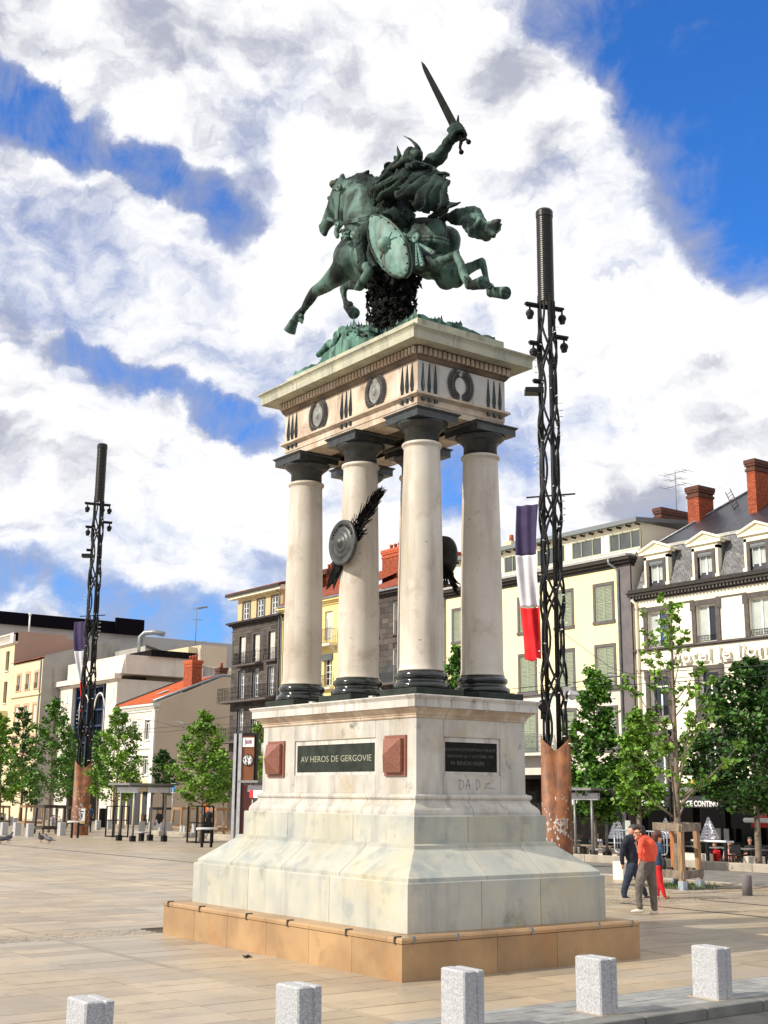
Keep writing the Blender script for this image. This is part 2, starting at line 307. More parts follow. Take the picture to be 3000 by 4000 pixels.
# ---------------------------------------------------------------- mesh builder
ORG = {}
def setp(o, label=None, cat=None, group=None, kind=None):
    if label: o['label'] = label
    if cat: o['category'] = cat
    if group: o['group'] = group
    if kind: o['kind'] = kind
    return o
class MB:
    def __init__(s): s.v = []; s.f = []; s.sm = []
    def add(s, vs, fs, smooth=False):
        b = len(s.v); s.v += [tuple(map(float, p)) for p in vs]; s.f += [tuple(i+b for i in f) for f in fs]; s.sm += [smooth]*len(fs); return s
    def box(s, x0, x1, y0, y1, z0, z1):
        if x0 > x1: x0, x1 = x1, x0
        if y0 > y1: y0, y1 = y1, y0
        if z0 > z1: z0, z1 = z1, z0
        return s.add([(x0,y0,z0),(x1,y0,z0),(x1,y1,z0),(x0,y1,z0),(x0,y0,z1),(x1,y0,z1),(x1,y1,z1),(x0,y1,z1)],
                     [(0,3,2,1),(4,5,6,7),(0,1,5,4),(1,2,6,5),(2,3,7,6),(3,0,4,7)])
    def cbox(s, x0, x1, y0, y1, z0, z1, c=.01):   # box with chamfered top and vertical edges
        pts = lambda i, z: [(x0+i+c,y0+i,z),(x1-i-c,y0+i,z),(x1-i,y0+i+c,z),(x1-i,y1-i-c,z),(x1-i-c,y1-i,z),(x0+i+c,y1-i,z),(x0+i,y1-i-c,z),(x0+i,y0+i+c,z)]
        v = pts(0, z0)+pts(0, z1-c)+pts(c, z1)
        f = [tuple(range(7,-1,-1)), tuple(range(16,24))]
        for r in (0, 8):
            for i in range(8): f.append((r+i, r+(i+1)%8, r+8+(i+1)%8, r+8+i))
        return s.add(v, f)
    def obox(s, c, ax, h):    # centre, 3 axes, half sizes
        c = np.array(c, float); A = [np.array(a, float)/np.linalg.norm(a)*q for a, q in zip(ax, h)]
        v = [c+sx*A[0]+sy*A[1]+sz*A[2] for sz in (-1,1) for sx, sy in ((-1,-1),(1,-1),(1,1),(-1,1))]
        return s.add(v, [(0,3,2,1),(4,5,6,7),(0,1,5,4),(1,2,6,5),(2,3,7,6),(3,0,4,7)])
    def quad(s, a, b, c, d): return s.add([a,b,c,d], [(0,1,2,3)])
    def tube(s, pts, r, n=8, caps=True, smooth=True):
        pts = [np.array(p, float) for p in pts]; rr = r if hasattr(r, '__len__') else [r]*len(pts)
        T = [pts[min(i+1,len(pts)-1)]-pts[max(i-1,0)] for i in range(len(pts))]; T = [t/(np.linalg.norm(t)+1e-9) for t in T]
        up = np.array([0,0,1.]) if abs(T[0][2]) < .9 else np.array([1.,0,0]); vs = []
        a = np.cross(T[0], up); a /= np.linalg.norm(a)
        for p, t, q in zip(pts, T, rr):
            a = a-t*(a@t); a /= (np.linalg.norm(a)+1e-9); b = np.cross(t, a)
            for k in range(n):
                th = 2*math.pi*k/n; vs.append(p+q*(math.cos(th)*a+math.sin(th)*b))
        fs = [(i*n+k, i*n+(k+1)%n, (i+1)*n+(k+1)%n, (i+1)*n+k) for i in range(len(pts)-1) for k in range(n)]
        s.add(vs, fs, smooth)
        if caps:
            b0 = len(s.v)-len(vs); s.f += [tuple(b0+k for k in range(n-1,-1,-1)), tuple(b0+(len(pts)-1)*n+k for k in range(n))]; s.sm += [False, False]
        return s
    def lathe(s, prof, c=(0,0,0), n=32, smooth=True, ax='z'):
        vs = []; 
        for r, z in prof:
            for k in range(n):
                th = 2*math.pi*k/n
                if ax == 'z': vs.append((c[0]+r*math.cos(th), c[1]+r*math.sin(th), c[2]+z))
                elif ax == 'x': vs.append((c[0]+z, c[1]+r*math.cos(th), c[2]+r*math.sin(th)))
                else: vs.append((c[0]+r*math.cos(th), c[1]+z, c[2]+r*math.sin(th)))
        m_ = len(prof); fs = [(i*n+k, i*n+(k+1)%n, (i+1)*n+(k+1)%n, (i+1)*n+k) for i in range(m_-1) for k in range(n)]
        s.add(vs, fs, smooth); b0 = len(s.v)-len(vs)
        s.f += [tuple(b0+k for k in range(n-1,-1,-1)), tuple(b0+(m_-1)*n+k for k in range(n))]; s.sm += [False, False]; return s
    def prism(s, poly, x0, x1, axis='x'):   # polygon in the other two axes, extruded along axis
        n = len(poly)
        def P(t, p): return (t, p[0], p[1]) if axis == 'x' else ((p[0], t, p[1]) if axis == 'y' else (p[0], p[1], t))
        v = [P(x0, p) for p in poly]+[P(x1, p) for p in poly]
        return s.add(v, [tuple(range(n)), tuple(range(2*n-1, n-1, -1))]+[(i, i+n, (i+1)%n+n, (i+1)%n) for i in range(n)])
    def sph(s, c, r, n=8, m_=6, sc=(1,1,1)):
        return s.lathe([(max(r*math.sin(math.pi*i/m_)*1.0, 1e-4)*1.0, -r*math.cos(math.pi*i/m_)*sc[2]) for i in range(m_+1)], c, n)
    def drape(s, k=0):
        s.v[k:] = [(x, y, z+gz(x, y)) for x, y, z in s.v[k:]]; return s
    def mesh(s, name, org=(0,0,0)):
        me = bpy.data.meshes.new(name); o = np.array(org)
        me.from_pydata([tuple(np.array(p)-o) for p in s.v] if any(org) else s.v, [], s.f)
        me.polygons.foreach_set('use_smooth', s.sm); me.update(); return me
    def build(s, name, mat, parent=None, org=None, recalc=False, **kw):
        og = ORG.get(parent.name, (0,0,0)) if parent else (org or (0,0,0))
        me = s.mesh(name, tuple(og))
        if recalc:
            bm = bmesh.new(); bm.from_mesh(me); bmesh.ops.recalc_face_normals(bm, faces=bm.faces); bm.to_mesh(me); bm.free()
        o = bpy.data.objects.new(name, me); COL.objects.link(o)
        if mat: me.materials.append(MAT[mat] if isinstance(mat, str) else mat)
        if parent: o.parent = parent
        elif org: o.location = org
        ORG[o.name] = tuple(og)
        return setp(o, **kw)
def thing(name, label, cat, loc=(0,0,0), group=None, kind=None):
    o = bpy.data.objects.new(name, None); COL.objects.link(o); o.location = tuple(map(float, loc)); o.empty_display_size = .2
    ORG[o.name] = tuple(map(float, loc)); return setp(o, label, cat, group, kind)
def piece(name, me, loc, parent, scale=None):
    o = bpy.data.objects.new(name, me); COL.objects.link(o); og = ORG[parent.name]
    o.parent = parent; o.location = (loc[0]-og[0], loc[1]-og[1], loc[2]-og[2]); ORG[o.name] = tuple(map(float, loc))
    if scale: o.scale = scale
    return o
def unit(name, mat):
    me = MB().box(-.5,.5,-.5,.5,-.5,.5).mesh(name); me.materials.append(MAT[mat]); return me
def copy_tree(o, loc=None, label=None, parent=None):
    c = o.copy(); COL.objects.link(c)
    if parent: c.parent = parent
    if loc is not None: c.location = tuple(map(float, loc))
    if label: c['label'] = label
    ORG[c.name] = tuple(c.location)
    for ch in list(o.children): copy_tree(ch, parent=c)
    return c
DG = bpy.context.evaluated_depsgraph_get
def text(name, s, mat, parent, loc, size, ext, xdir, zdir=(0,0,1), width=None, bold=0.0, align='LEFT', shear=0, label=None):
    cu = bpy.data.curves.new(name, 'FONT'); cu.body = s; cu.size = size; cu.extrude = ext; cu.align_x = align; cu.offset = bold; cu.shear = shear
    cu.resolution_u = 3
    t = bpy.data.objects.new(name+'_tmp', cu); COL.objects.link(t); dg = DG(); dg.update()
    me = bpy.data.meshes.new_from_object(t.evaluated_get(dg)); bpy.data.objects.remove(t); bpy.data.curves.remove(cu)
    if width:
        xs = [v.co.x for v in me.vertices]; w = max(xs)-min(xs); x0 = min(xs) if align == 'LEFT' else 0
        for v in me.vertices: v.co.x = (v.co.x-x0)*width/w
    X = Vector(xdir).normalized(); Z = Vector(zdir).normalized(); Y = X.cross(Z)   # text plane X-Z, normal out = X x Z
    og = Vector(ORG[parent.name]) if parent else Vector((0,0,0))
    for v in me.vertices: v.co = X*v.co.x+Z*v.co.y+Y*v.co.z+Vector(tuple(loc))-og
    me.materials.clear(); me.materials.append(MAT[mat]); o = bpy.data.objects.new(name, me); COL.objects.link(o)
    if parent: o.parent = parent
    ORG[o.name] = tuple(og); return setp(o, label=label)
def letters(name, s, mat, parent, loc, size, ext, xdir, width, bold):
    def wid(q):
        cu = bpy.data.curves.new('m', 'FONT'); cu.body = q; cu.size = size; t = bpy.data.objects.new('m_tmp', cu); COL.objects.link(t); DG().update(); w = t.dimensions.x; bpy.data.objects.remove(t); bpy.data.curves.remove(cu); return w
    tot = wid(s); X = Vector(xdir).normalized()
    for i, ch in enumerate(s):
        if ch == ' ': continue
        w1 = wid(s[:i+1]); w0 = wid(ch); x = (w1-w0)*width/tot
        text(name, ch, mat, parent, Vector(tuple(loc))+X*x, size, ext, xdir, width=w0*width/tot, bold=bold)
# sculpted forms: closed tapered limbs and ellipsoids fused by a voxel remesh
class SC:
    def __init__(s): s.mb = MB()
    def limb(s, pts, rs, n=14):
        s.mb.tube(pts, rs, n)
        for p, r in zip(pts, rs): s.ball(p, r*.995)
        return s
    def ball(s, c, r, M3=None, n=14, m_=9):
        rr = r if hasattr(r, '__len__') else (r,r,r); c = np.array(c, float); vs = []
        A = np.array(M3) if M3 is not None else np.eye(3)
        for i in range(m_+1):
            ph = math.pi*i/m_
            for k in range(n):
                th = 2*math.pi*k/n; q = np.array([rr[0]*max(math.sin(ph),1e-3)*math.cos(th), rr[1]*max(math.sin(ph),1e-3)*math.sin(th), -rr[2]*math.cos(ph)])
                vs.append(c+A@q)
        fs = [(i*n+k, i*n+(k+1)%n, (i+1)*n+(k+1)%n, (i+1)*n+k) for i in range(m_) for k in range(n)]
        fs += [tuple(range(n-1,-1,-1)), tuple(m_*n+k for k in range(n))]
        s.mb.add(vs, fs, True); return s
    def build(s, name, mat, parent, vox=.03, smooth=4, disp=None, **kw):
        me = s.mb.mesh(name); t = bpy.data.objects.new(name+'_tmp', me); COL.objects.link(t)
        r = t.modifiers.new('r', 'REMESH'); r.mode = 'VOXEL'; r.voxel_size = vox; r.adaptivity = 0
        if smooth: q = t.modifiers.new('s', 'SMOOTH'); q.factor = .5; q.iterations = smooth
        for (sz, st) in (disp or []):
            tx = bpy.data.textures.new('t', 'CLOUDS'); tx.noise_scale = sz; tx.noise_depth = 2
            dm = t.modifiers.new('d', 'DISPLACE'); dm.texture = tx; dm.texture_coords = 'GLOBAL'; dm.strength = st; dm.mid_level = .5
        dg = DG(); dg.update(); m2 = bpy.data.meshes.new_from_object(t.evaluated_get(dg)); m2.name = name
        bpy.data.objects.remove(t); m2.materials.clear(); m2.materials.append(MAT[mat])
        m2.polygons.foreach_set('use_smooth', [True]*len(m2.polygons))
        og = Vector(ORG.get(parent.name, (0,0,0))) if parent else Vector((0,0,0)); m2.transform(Matrix.Translation(-og))
        o = bpy.data.objects.new(name, m2); COL.objects.link(o); o.parent = parent; ORG[o.name] = tuple(og); return setp(o, **kw)
# ================================================================ GROUND
HB = 2.185, 3.265
KY = -6.55; SY = -5.45          # kerb line, edge of the slabs
sub = MB()
xs_ = [-400,9,20,36,400]; ys_ = [KY-.12,10,40,70,700]
for a_, b_ in zip(xs_[:-1], xs_[1:]):
    for c_, d_ in zip(ys_[:-1], ys_[1:]): sub.quad((a_,c_,-.03),(b_,c_,-.03),(b_,d_,-.03),(a_,d_,-.03))
sub.drape(); plaza = sub.build('plaza_ground', 'paving_joint', kind='structure')
rd = MB(); rd.quad((-400,-400,-.115),(400,-400,-.115),(400,KY-.10,-.115),(-400,KY-.10,-.115)); rd.build('road', 'asphalt', kind='structure')
kb = thing('kerb', None, None, (0,KY,0), kind='structure')
kme = MB().cbox(-.495,.495,-.13,.13,-.15,.005,.012).mesh('kerb_stone'); kme.materials.append(MAT['kerb_stone'])
for i in range(-14, 26): piece('kerb_stone', kme, (i*1.0, KY, 0), kb)
# slabs: columns 1.13 m wide along X, rows about half a metre along Y
slabs = []
xc = -3.93
bands = []
x = xc-.06
cols = []
def fill_cols():
    q = []; x = -3.87
    k = 0
    while x < 60:
        q.append((x, x+1.13)); x += 1.13; k += 1
        if k % 6 == 0: x += .12
    x = -3.99; k = 0
    while x > -60:
        q.append((x-1.13, x)); x -= 1.13; k += 1
        if k % 6 == 0: x -= .12
    return q
for ci, (x0, x1) in enumerate(fill_cols()):
    r2 = random.Random(int(x0*100)); y = SY
    while y < 71.5:
        h = r2.choice((.5, .5, .6, .42, .52))
        if 3.39 <= y < 4.29: y = 4.3; continue          # strip of setts
        if y < 3.39 < y+h: h = 3.395-y
        if h < .06: y += h; continue
        slabs.append((x0+.006, x1-.006, y+.006, y+h-.006)); y += h
def dcam(s): return ((s[0]+s[1])/2-CAM[0])**2+((s[2]+s[3])/2-CAM[1])**2
def inframe(s):
    P = np.array([(s[0]+s[1])/2, (s[2]+s[3])/2, 0])-CAM; q = (P@_R2, P@_U2, P@_F)
    return q[2] > 1 and abs(q[0]/q[2]) < .33 and abs(q[1]/q[2]) < .43
def under(s): return s[0] > -HB[0]-.0 and s[1] < HB[0] and s[2] > -HB[1] and s[3] < HB[1]
slabs = [s for s in slabs if not under(s)]
vis = sorted([s for s in slabs if inframe(s)], key=dcam)
near = vis[:300]; ns = set(near)
ume = MB().cbox(-.5,.5,-.5,.5,-.5,.5,.008).mesh('paving_slab'); ume.materials.append(MAT['paving'])
for s in near:
    dz = random.uniform(-.0015,.0015)
    piece('paving_slab', ume, ((s[0]+s[1])/2, (s[2]+s[3])/2, -.015+dz), plaza, (s[1]-s[0], s[3]-s[2], .03))
far = MB()
for s in slabs:
    if s in ns: continue
    if s[3] > 72 or s[0] < -16.5 or s[1] > 36: continue
    if random.random() < 0: continue
    dz = random.uniform(-.0015,.0015)
    far.quad((s[0],s[2],dz),(s[1],s[2],dz),(s[1],s[3],dz),(s[0],s[3],dz))
for (a_, b_, c_, d_) in ((-400,9,72,700),(9,36,72,700),(36,400,72,700),(-400,-16.5,SY,10),(-400,-16.5,10,72),(36,400,SY,10),(36,400,10,72)): far.quad((a_,c_,0),(b_,c_,0),(b_,d_,0),(a_,d_,0))
far.drape()
far.build('paving_slabs', 'paving', plaza, kind='stuff')
# narrow bands and the strip of setts
bd = MB()
x = -3.93
for bx in [-3.93+k*(6*1.13+.12) for k in range(-2, 5)]:
    y = SY
    while y < 60:
        bd.box(bx-.055, bx+.055, y+.004, y+.986, -.03, .001); y += .99
bd.drape().build('paving_band', 'paving', plaza, kind='stuff')
st = MB(); sr = random.Random(3)
for i in range(-150, 300):
    for j in range(9):
        x = i*.1+(.05 if j % 2 else 0); y = 3.4+j*.1
        if -HB[0] < x < HB[0]: continue
        st.box(x+.004, x+.096, y+.004, y+.096, -.03, -.001+sr.uniform(-.004,.003))
st.drape().build('sett_strip', 'paving', plaza, kind='stuff')
# grey setts between the slabs and the kerb
gs = MB(); y = KY+.135
rows = []
while y < SY-.05: rows.append(y); y += .16
gme = MB().cbox(-.5,.5,-.5,.5,-.5,.5,.02).mesh('grey_sett'); gme.materials.append(MAT['grey_sett'])
cand = []
for j, y in enumerate(rows):
    x = -12+.13*(j % 3)
    while x < 26:
        w = sr.uniform(.22,.34); cand.append((x+.004, x+w-.004, y+.004, min(y+.156, SY-.005))); x += w
gv = sorted([s for s in cand if inframe(s)], key=dcam); gset = set(gv[:290])
for s in cand:
    if s in gset: piece('grey_sett', gme, ((s[0]+s[1])/2, (s[2]+s[3])/2, -.013+sr.uniform(-.002,.002)), plaza, (s[1]-s[0], s[3]-s[2], .03))
    else: gs.box(s[0], s[1], s[2], s[3], -.03, .002+sr.uniform(-.002,.002))
gs.drape().build('grey_setts', 'grey_sett', plaza, kind='stuff')
# drainage slots
dr = MB()
for y in range(12, 60, 2): dr.box(9.0, 9.1, y, y+2, -.02, .004)
for y in range(-3, 4): dr.box(9.1, 9.22, y, min(y+1, 3.6), -.02, .004); dr.box(11.75, 11.87, y, min(y+1, 3.6), -.02, .004)
dr.drape().build('drain_slot', 'dark_steel', plaza)
PX = float(gnds(2700, 3361, .28)[0])
pf = thing('raised_pavement', None, None, (PX,10,0), kind='structure')
def strips(mb, x0, x1, y0, y1, z, n=12):
    xs = sorted({x0, x1, *[v for v in (9, 20, 36) if x0 < v < x1]}); ys = sorted({y0, y1, *[v for v in (10, 25, 40, 55, 70) if y0 < v < y1]})
    for a_, b_ in zip(xs[:-1], xs[1:]):
        for c_, d_ in zip(ys[:-1], ys[1:]): mb.quad((a_,c_,z),(b_,c_,z),(b_,d_,z),(a_,d_,z))
    return mb
pt_ = MB()
for (c_, d_) in ((-40,10),(10,25),(25,40),(40,58)):
    zc0, zc1 = gz(PX,c_)+.255, gz(PX,d_)+.255
    pt_.quad((PX+.28,c_,zc0),(31,c_,-.52),(31,d_,-.52),(PX+.28,d_,zc1)); pt_.quad((31,c_,-.52),(70,c_,-.52),(70,d_,-.52),(31,d_,-.52))
pt_.build('pavement_top', 'paving', pf)
pk = MB().cbox(-.15,.15,-.995,.995,-.30,.28,.02).mesh('platform_kerb'); pk.materials.append(MAT['kerb_pale'])
for i in range(-6, 29): piece('platform_kerb', pk, (PX+.15, i*2.0+1, gz(PX, i*2.0+1)), pf)
strips(MB(), PX-6.6, PX-.02, -60, 30, .006).drape().build('tramway', 'tram_bed', kind='structure')
rl = MB()
for q in (-5.6,-4.15,-2.6,-1.15):
    for i in range(-30, 15): rl.box(PX+q-.035, PX+q+.035, i*2, i*2+2, .0, .012)
rl.drape().build('tram_rail', 'steel_grey', plaza)
wk = MB()
for i in range(34): wk.cbox(PX-6.9, PX-6.62, -20+i*1.5+.005, -20+i*1.5+1.495, -.05, .03, .01)
wk.drape().build('track_edging', 'kerb_pale', plaza, kind='stuff')
# ================================================================ MONUMENT
def side_rings(prof, hx, hy, jy, jx, name, mat, parent, gap=.003, core=None, cm='paving_joint', flip=()):
    """Stones running round a rectangle: prof = [(offset, z)...] bottom to top; jy / jx = joint positions on the long / short sides."""
    for side in range(4):
        js = list(jy) if side in (0, 2) else list(jx)
        half = hy if side in (0, 2) else hx
        js = [None]+sorted(js)+[None]
        for a, b in zip(js[:-1], js[1:]):
            vs = []
            for which, q in ((0, a), (1, b)):
                for o, z in prof:
                    t = (q+(gap if which == 0 else -gap)) if q is not None else (half+o)*(-1 if which == 0 else 1)
                    if side == 0: vs.append((-(hx+o), t, z))
                    elif side == 2: vs.append((hx+o, -t, z))
                    elif side == 1: vs.append((t, hy+o, z))
                    else: vs.append((-t, -(hy+o), z))
            # inner back edge
            n = len(prof)
            fs = [(i, n+i, n+i+1, i+1) for i in range(n-1)]
            mb = MB(); mb.add(vs, fs)
            inn = min(o for o, z in prof)-.12; bv = []
            for which, q in ((0, a), (1, b)):
                for z in (prof[-1][1], prof[0][1]):
                    t = (q+(gap if which == 0 else -gap)) if q is not None else (half+inn)*(-1 if which == 0 else 1)
                    if side == 0: bv.append((-(hx+inn), t, z))
                    elif side == 2: bv.append((hx+inn, -t, z))
                    elif side == 1: bv.append((t, hy+inn, z))
                    else: bv.append((-t, -(hy+inn), z))
            b0 = len(mb.v); mb.v += bv
            A = list(range(n))+[b0, b0+1]; B = [n+i for i in range(n)]+[b0+2, b0+3]
            mb.f += [tuple(A[::-1]), tuple(B), (n-1, 2*n-1, b0+2, b0), (0, b0+1, b0+3, n)]; mb.sm += [False]*4
            mb.build(name, mat, parent, recalc=True)
mon = thing('monument_pedestal', 'tall marble pedestal of six columns on a stepped base carrying the horseman', 'monument', (0,0,0))
# core so that no light passes through the joints
core = MB(); core.box(-2.03,2.03,-3.11,3.11,0,.50); core.box(-1.70,1.70,-2.79,2.79,.5,1.18); core.box(-1.2,1.2,-2.25,2.25,1.1,2.0); core.box(-1.0,1.0,-2.05,2.05,1.9,3.66)
core.build('core', 'paving_joint', mon)
# plinth
PJY = [2.2,1.14,0.0,-1.13,-2.17,-3.19]; PJX = [.52,-.58]
side_rings([(0,.0),(0,.452)], HB[0], HB[1], [2.2,1.14,0.0,-1.13,-2.17], [-.52,.58], 'plinth_stone', 'plinth_stone', mon)
side_rings([(.0,.455),(.022,.462),(.022,.500),(.004,.527),(-.42,.530)], HB[0]-.01, HB[1]-.01, [2.93,1.14,.01,-1.14,-2.95], [-.51,.59], 'plinth_coping', 'plinth_stone', mon)
for y in (3.1,2.02,.56,-.59,-2.05,-3.13):
    MB().box(-HB[0]-.022,-HB[0]-.002,y-.016,y+.016,.45,.527).box(-HB[0]-.018,-HB[0]+.09,y-.014,y+.014,.528,.542).build('skate_stop', 'bronze_dark', mon)
for x in (-2.0,-1.28,.04,1.34,2.03):
    MB().box(x-.016,x+.016,-HB[1]-.022,-HB[1]-.002,.45,.527).box(x-.014,x+.014,-HB[1]-.018,-HB[1]+.09,.528,.542).build('skate_stop', 'steel_grey', mon)
nt_ = MB()
for i in range(26):
    y = -3.1+i*.25
    if random.random() < .75: nt_.box(-HB[0]-.016,-HB[0]+.02,y,y+.05,.520,.533)
# marble base: die block, chamfer, upper block
side_rings([(0,.530),(0,1.150),(-.008,1.164)], 1.84, 2.93, [1.14,-1.11], [-.54,.56], 'base_block', 'marble_base', mon, .0045)
side_rings([(-.045,1.164),(-.045,1.215),(-.060,1.228),(-.49,1.568),(-.495,1.572),(-.495,1.615),(-.55,1.630)], 1.84, 2.93, [1.75,.25,-1.3], [-.62,.42], 'sloping_block', 'marble_base', mon, .0045)
side_rings([(0,1.630),(0,2.000),(-.01,2.012)], 1.257, 2.32, [.95,-.85], [.28], 'middle_block', 'marble_base', mon, .0045)
cy = [(.157,2.012),(.157,2.058),(.150,2.066),(.146,2.085),(.128,2.112),(.100,2.140),(.072,2.165),(.052,2.19),(.045,2.225),(.052,2.228),(.066,2.240),(.074,2.262),(.066,2.288),(.050,2.300),(.022,2.303),(.018,2.316)]
side_rings(cy, 1.05, 2.098, [.83,-.98], [.12], 'cyma_moulding', 'marble', mon, .0045)
# die: corner stones and the stones over and under the plaques
zt, zb, zr0, zr1 = 3.382, 2.318, 2.585, 3.13
def die_side(axis, sgn, half, other, j0, j1, nm='die_stone'):
    def bx(a, b, z0, z1, o=0.0, th=.05):
        mb = MB()
        h = half
        if axis == 'x': mb.box(sgn*(h+o), sgn*(h-th), a, b, z0, z1)
        else: mb.box(a, b, sgn*(h+o), sgn*(h-th), z0, z1)
        return mb
    g = .003
    bx(-other if axis == 'y' else -other+.051, j0-g, zb, zt).build(nm, 'marble', mon); bx(j1+g, other if axis == 'y' else other-.051, zb, zt).build(nm, 'marble', mon)
    bx(j0+g, j1-g, zb, zr0).build(nm, 'marble', mon); bx(j0+g, j1-g, zr1, zt).build(nm, 'marble', mon)
    # frame
    f = MB()
    for (a, b, z0, z1) in ((j0+g, j1-g, zr1-.075, zr1-.001), (j0+g, j1-g, zr0+.001, zr0+.045), (j0+g, j0+.045, zr0+.046, zr1-.076), (j1-.045, j1-g, zr0+.046, zr1-.076)):
        if axis == 'x': f.box(sgn*(half-.022), sgn*(half-.05), a, b, z0, z1)
        else: f.box(a, b, sgn*(half-.022), sgn*(half-.05), z0, z1)
    f.build('plaque_frame', 'marble_white', mon)
    p = MB()
    if axis == 'x': p.box(sgn*(half-.030), sgn*(half-.06), j0+.047, j1-.047, zr0+.05, zr1-.08)
    else: p.box(j0+.047, j1-.047, sgn*(half-.030), sgn*(half-.06), zr0+.05, zr1-.08)
    return p.build('plaque', 'green_marble' if axis == 'x' else 'plaque_black', mon, label='dark green plaque with pale letters' if axis == 'x' else 'blackish plaque with faint letters')
pq = die_side('x', -1, 1.05, 2.098, -1.112, 1.116); pr_ = die_side('y', -1, 2.098, 1.05, -.548, .552)
die_side('x', 1, 1.05, 2.098, -1.112, 1.116); die_side('y', 1, 2.098, 1.05, -.548, .552)
text('inscription', 'AV HEROS DE GERGOVIE', 'plaque_lettering', pq, (-1.05+.029, .97, 2.79), .135, .002, (0,-1,0), width=1.94, bold=-.001)
text('inscription', 'ELEVE PAR SOVSCRIPTION PVBLIQVE', 'plaque_lettering_dim', pr_, (-.49, -2.098+.029, 2.93), .060, .001, (1,0,0), width=.97)
text('inscription', 'INAVGVRE LE 11 OCTOBRE 1903', 'plaque_lettering_dim', pr_, (-.45, -2.098+.029, 2.835), .060, .001, (1,0,0), width=.89)
text('inscription', 'Mr RENON MAIRE', 'plaque_lettering_dim', pr_, (-.385, -2.098+.029, 2.725), .085, .001, (1,0,0), width=.64)
for (ya, yb) in ((1.402,1.916),(-1.881,-1.369)):
    p = MB(); X = -1.052; z0, z1 = 2.56, 3.143; o = .05
    p.box(X, X-.028, ya, yb, z0, z1)
    a, b, c, d = (X-.028, ya+o, z0+o), (X-.028, yb-o, z0+o), (X-.028, yb-o, z1-o), (X-.028, ya+o, z1-o)
    q = [(X-.085,)+t[1:] for t in (a,b,c,d)]; ap = (X-.25, (ya+yb)/2, (z0+z1)/2)
    p.add([a,b,c,d]+q+[ap], [(0,1,5,4),(1,2,6,5),(2,3,7,6),(3,0,4,7),(4,5,8),(5,6,8),(6,7,8),(7,4,8)])
    p.build('granite_boss', 'pink_granite', mon, recalc=True)
# sprayed tag on the short face
gr = MB(); Y = -2.0985
def stroke(pts, r=.008):
    P = [at_y(1550+.4521*a, 2650+.4521*b, Y) for a, b in pts]
    for p, q in zip(P[:-1], P[1:]):
        d = q-p; L_ = np.linalg.norm(d)+1e-6; n = np.array([-d[2],0,d[0]])/L_*r
        gr.quad(tuple(p-n-(0,.001,0)), tuple(q-n-(0,.001,0)), tuple(q+n-(0,.001,0)), tuple(p+n-(0,.001,0)))
for s_ in ([(545,880),(540,955),(560,955),(582,925),(575,890),(530,875)],[(596,965),(612,870),(640,960)],[(600,925),(635,925)],[(686,880),(690,965),(720,925),(712,885),(680,875)],[(760,915),(800,905),(760,945),(850,955)]): stroke(s_)
gr.build('graffiti_tag', 'graffiti', mon)
# cornice of the pedestal
cp = [(.0,3.383),(.014,3.386),(.024,3.402),(.016,3.420),(.030,3.428),(.040,3.450),(.062,3.480),(.095,3.503),(.115,3.512),(.118,3.530)]
side_rings(cp, 1.05, 2.098, [.86,-.75], [.52], 'bed_moulding', 'marble_stained', mon, .0045)
cc = [(-.03,3.531),(.155,3.531),(.155,3.640),(.163,3.645),(.166,3.652),(.178,3.668),(.186,3.680),(.192,3.684),(.190,3.702),(.03,3.724),(-.06,3.724)]
side_rings(cc, 1.05, 2.098, [.83,-.52], [.52], 'cornice_block', 'marble_white', mon, .0045)
MB().box(-.96,.96,-2.0,2.0,3.6,3.7235).build('stylobate', 'marble_white', mon)
# columns
def col_base():
    t = MB(); t.lathe([(.415,.0),(.428,.02),(.432,.055),(.42,.085),(.40,.098),(.385,.103),(.368,.12),(.365,.14),(.372,.155),(.385,.162),(.395,.18),(.396,.21),(.388,.232),(.37,.245),(.355,.25),(.352,.27)], n=48); return t
def col_shaft():
    return MB().lathe([(.352,.0),(.345,.02),(.336,.06),(.331,.12),(.330,.5),(.328,1.1),(.318,1.9),(.304,2.6),(.289,3.2),(.283,3.43),(.286,3.455),(.298,3.47),(.312,3.48),(.317,3.50),(.312,3.52),(.300,3.53),(.283,3.535),(.27,3.54)], n=56)
def col_cap():
    c = MB().lathe([(.272,0),(.270,.16),(.285,.165),(.285,.18),(.298,.184),(.298,.197),(.31,.20),(.355,.235),(.390,.265),(.405,.29),(.395,.302),(.37,.304)], n=48)
    c.box(-.405,.405,-.405,.405,.303,.405)
    v = []
    for o, z in ((.405,.405),(.412,.41),(.425,.425),(.44,.432),(.44,.448)):
        v += [(-o,-o,z),(o,-o,z),(o,o,z),(-o,o,z)]
    f = [(4*i+k, 4*i+(k+1)%4, 4*i+4+(k+1)%4, 4*i+4+k) for i in range(4) for k in range(4)]+[(16,17,18,19),(3,2,1,0)]
    c.add(v, f); return c
bm_, sm_, cm_ = col_base().mesh('column_base'), col_shaft().mesh('shaft'), col_cap().mesh('capital')
bm_.materials.append(MAT['black_marble']); sm_.materials.append(MAT['marble_shaft']); cm_.materials.append(MAT['dark_stone'])
pm_ = MB().cbox(-.45,.45,-.45,.45,0,.095,.008).mesh('column_plinth'); pm_.materials.append(MAT['green_marble'])
rng_stone = MB().lathe([(.30,0),(.352,0),(.352,.02),(.30,.02)], n=40)
CPOS = [(sx*.60, sy*1.645) for sx in (-1,1) for sy in (-1,0,1)]
for (x, y) in CPOS:
    c = piece('column', sm_, (x, y, 4.095), mon)
    piece('column_plinth', pm_, (x, y, 3.7255), c); piece('column_base', bm_, (x, y, 3.822), c); piece('capital', cm_, (x, y, 7.642), c)
for y in (-.83,.83):    # small stones between column plinths seen on the cornice
    MB().box(-.95,-.88,y-.05,y+.05,3.7245,3.765).build('small_block', 'marble_white', mon)
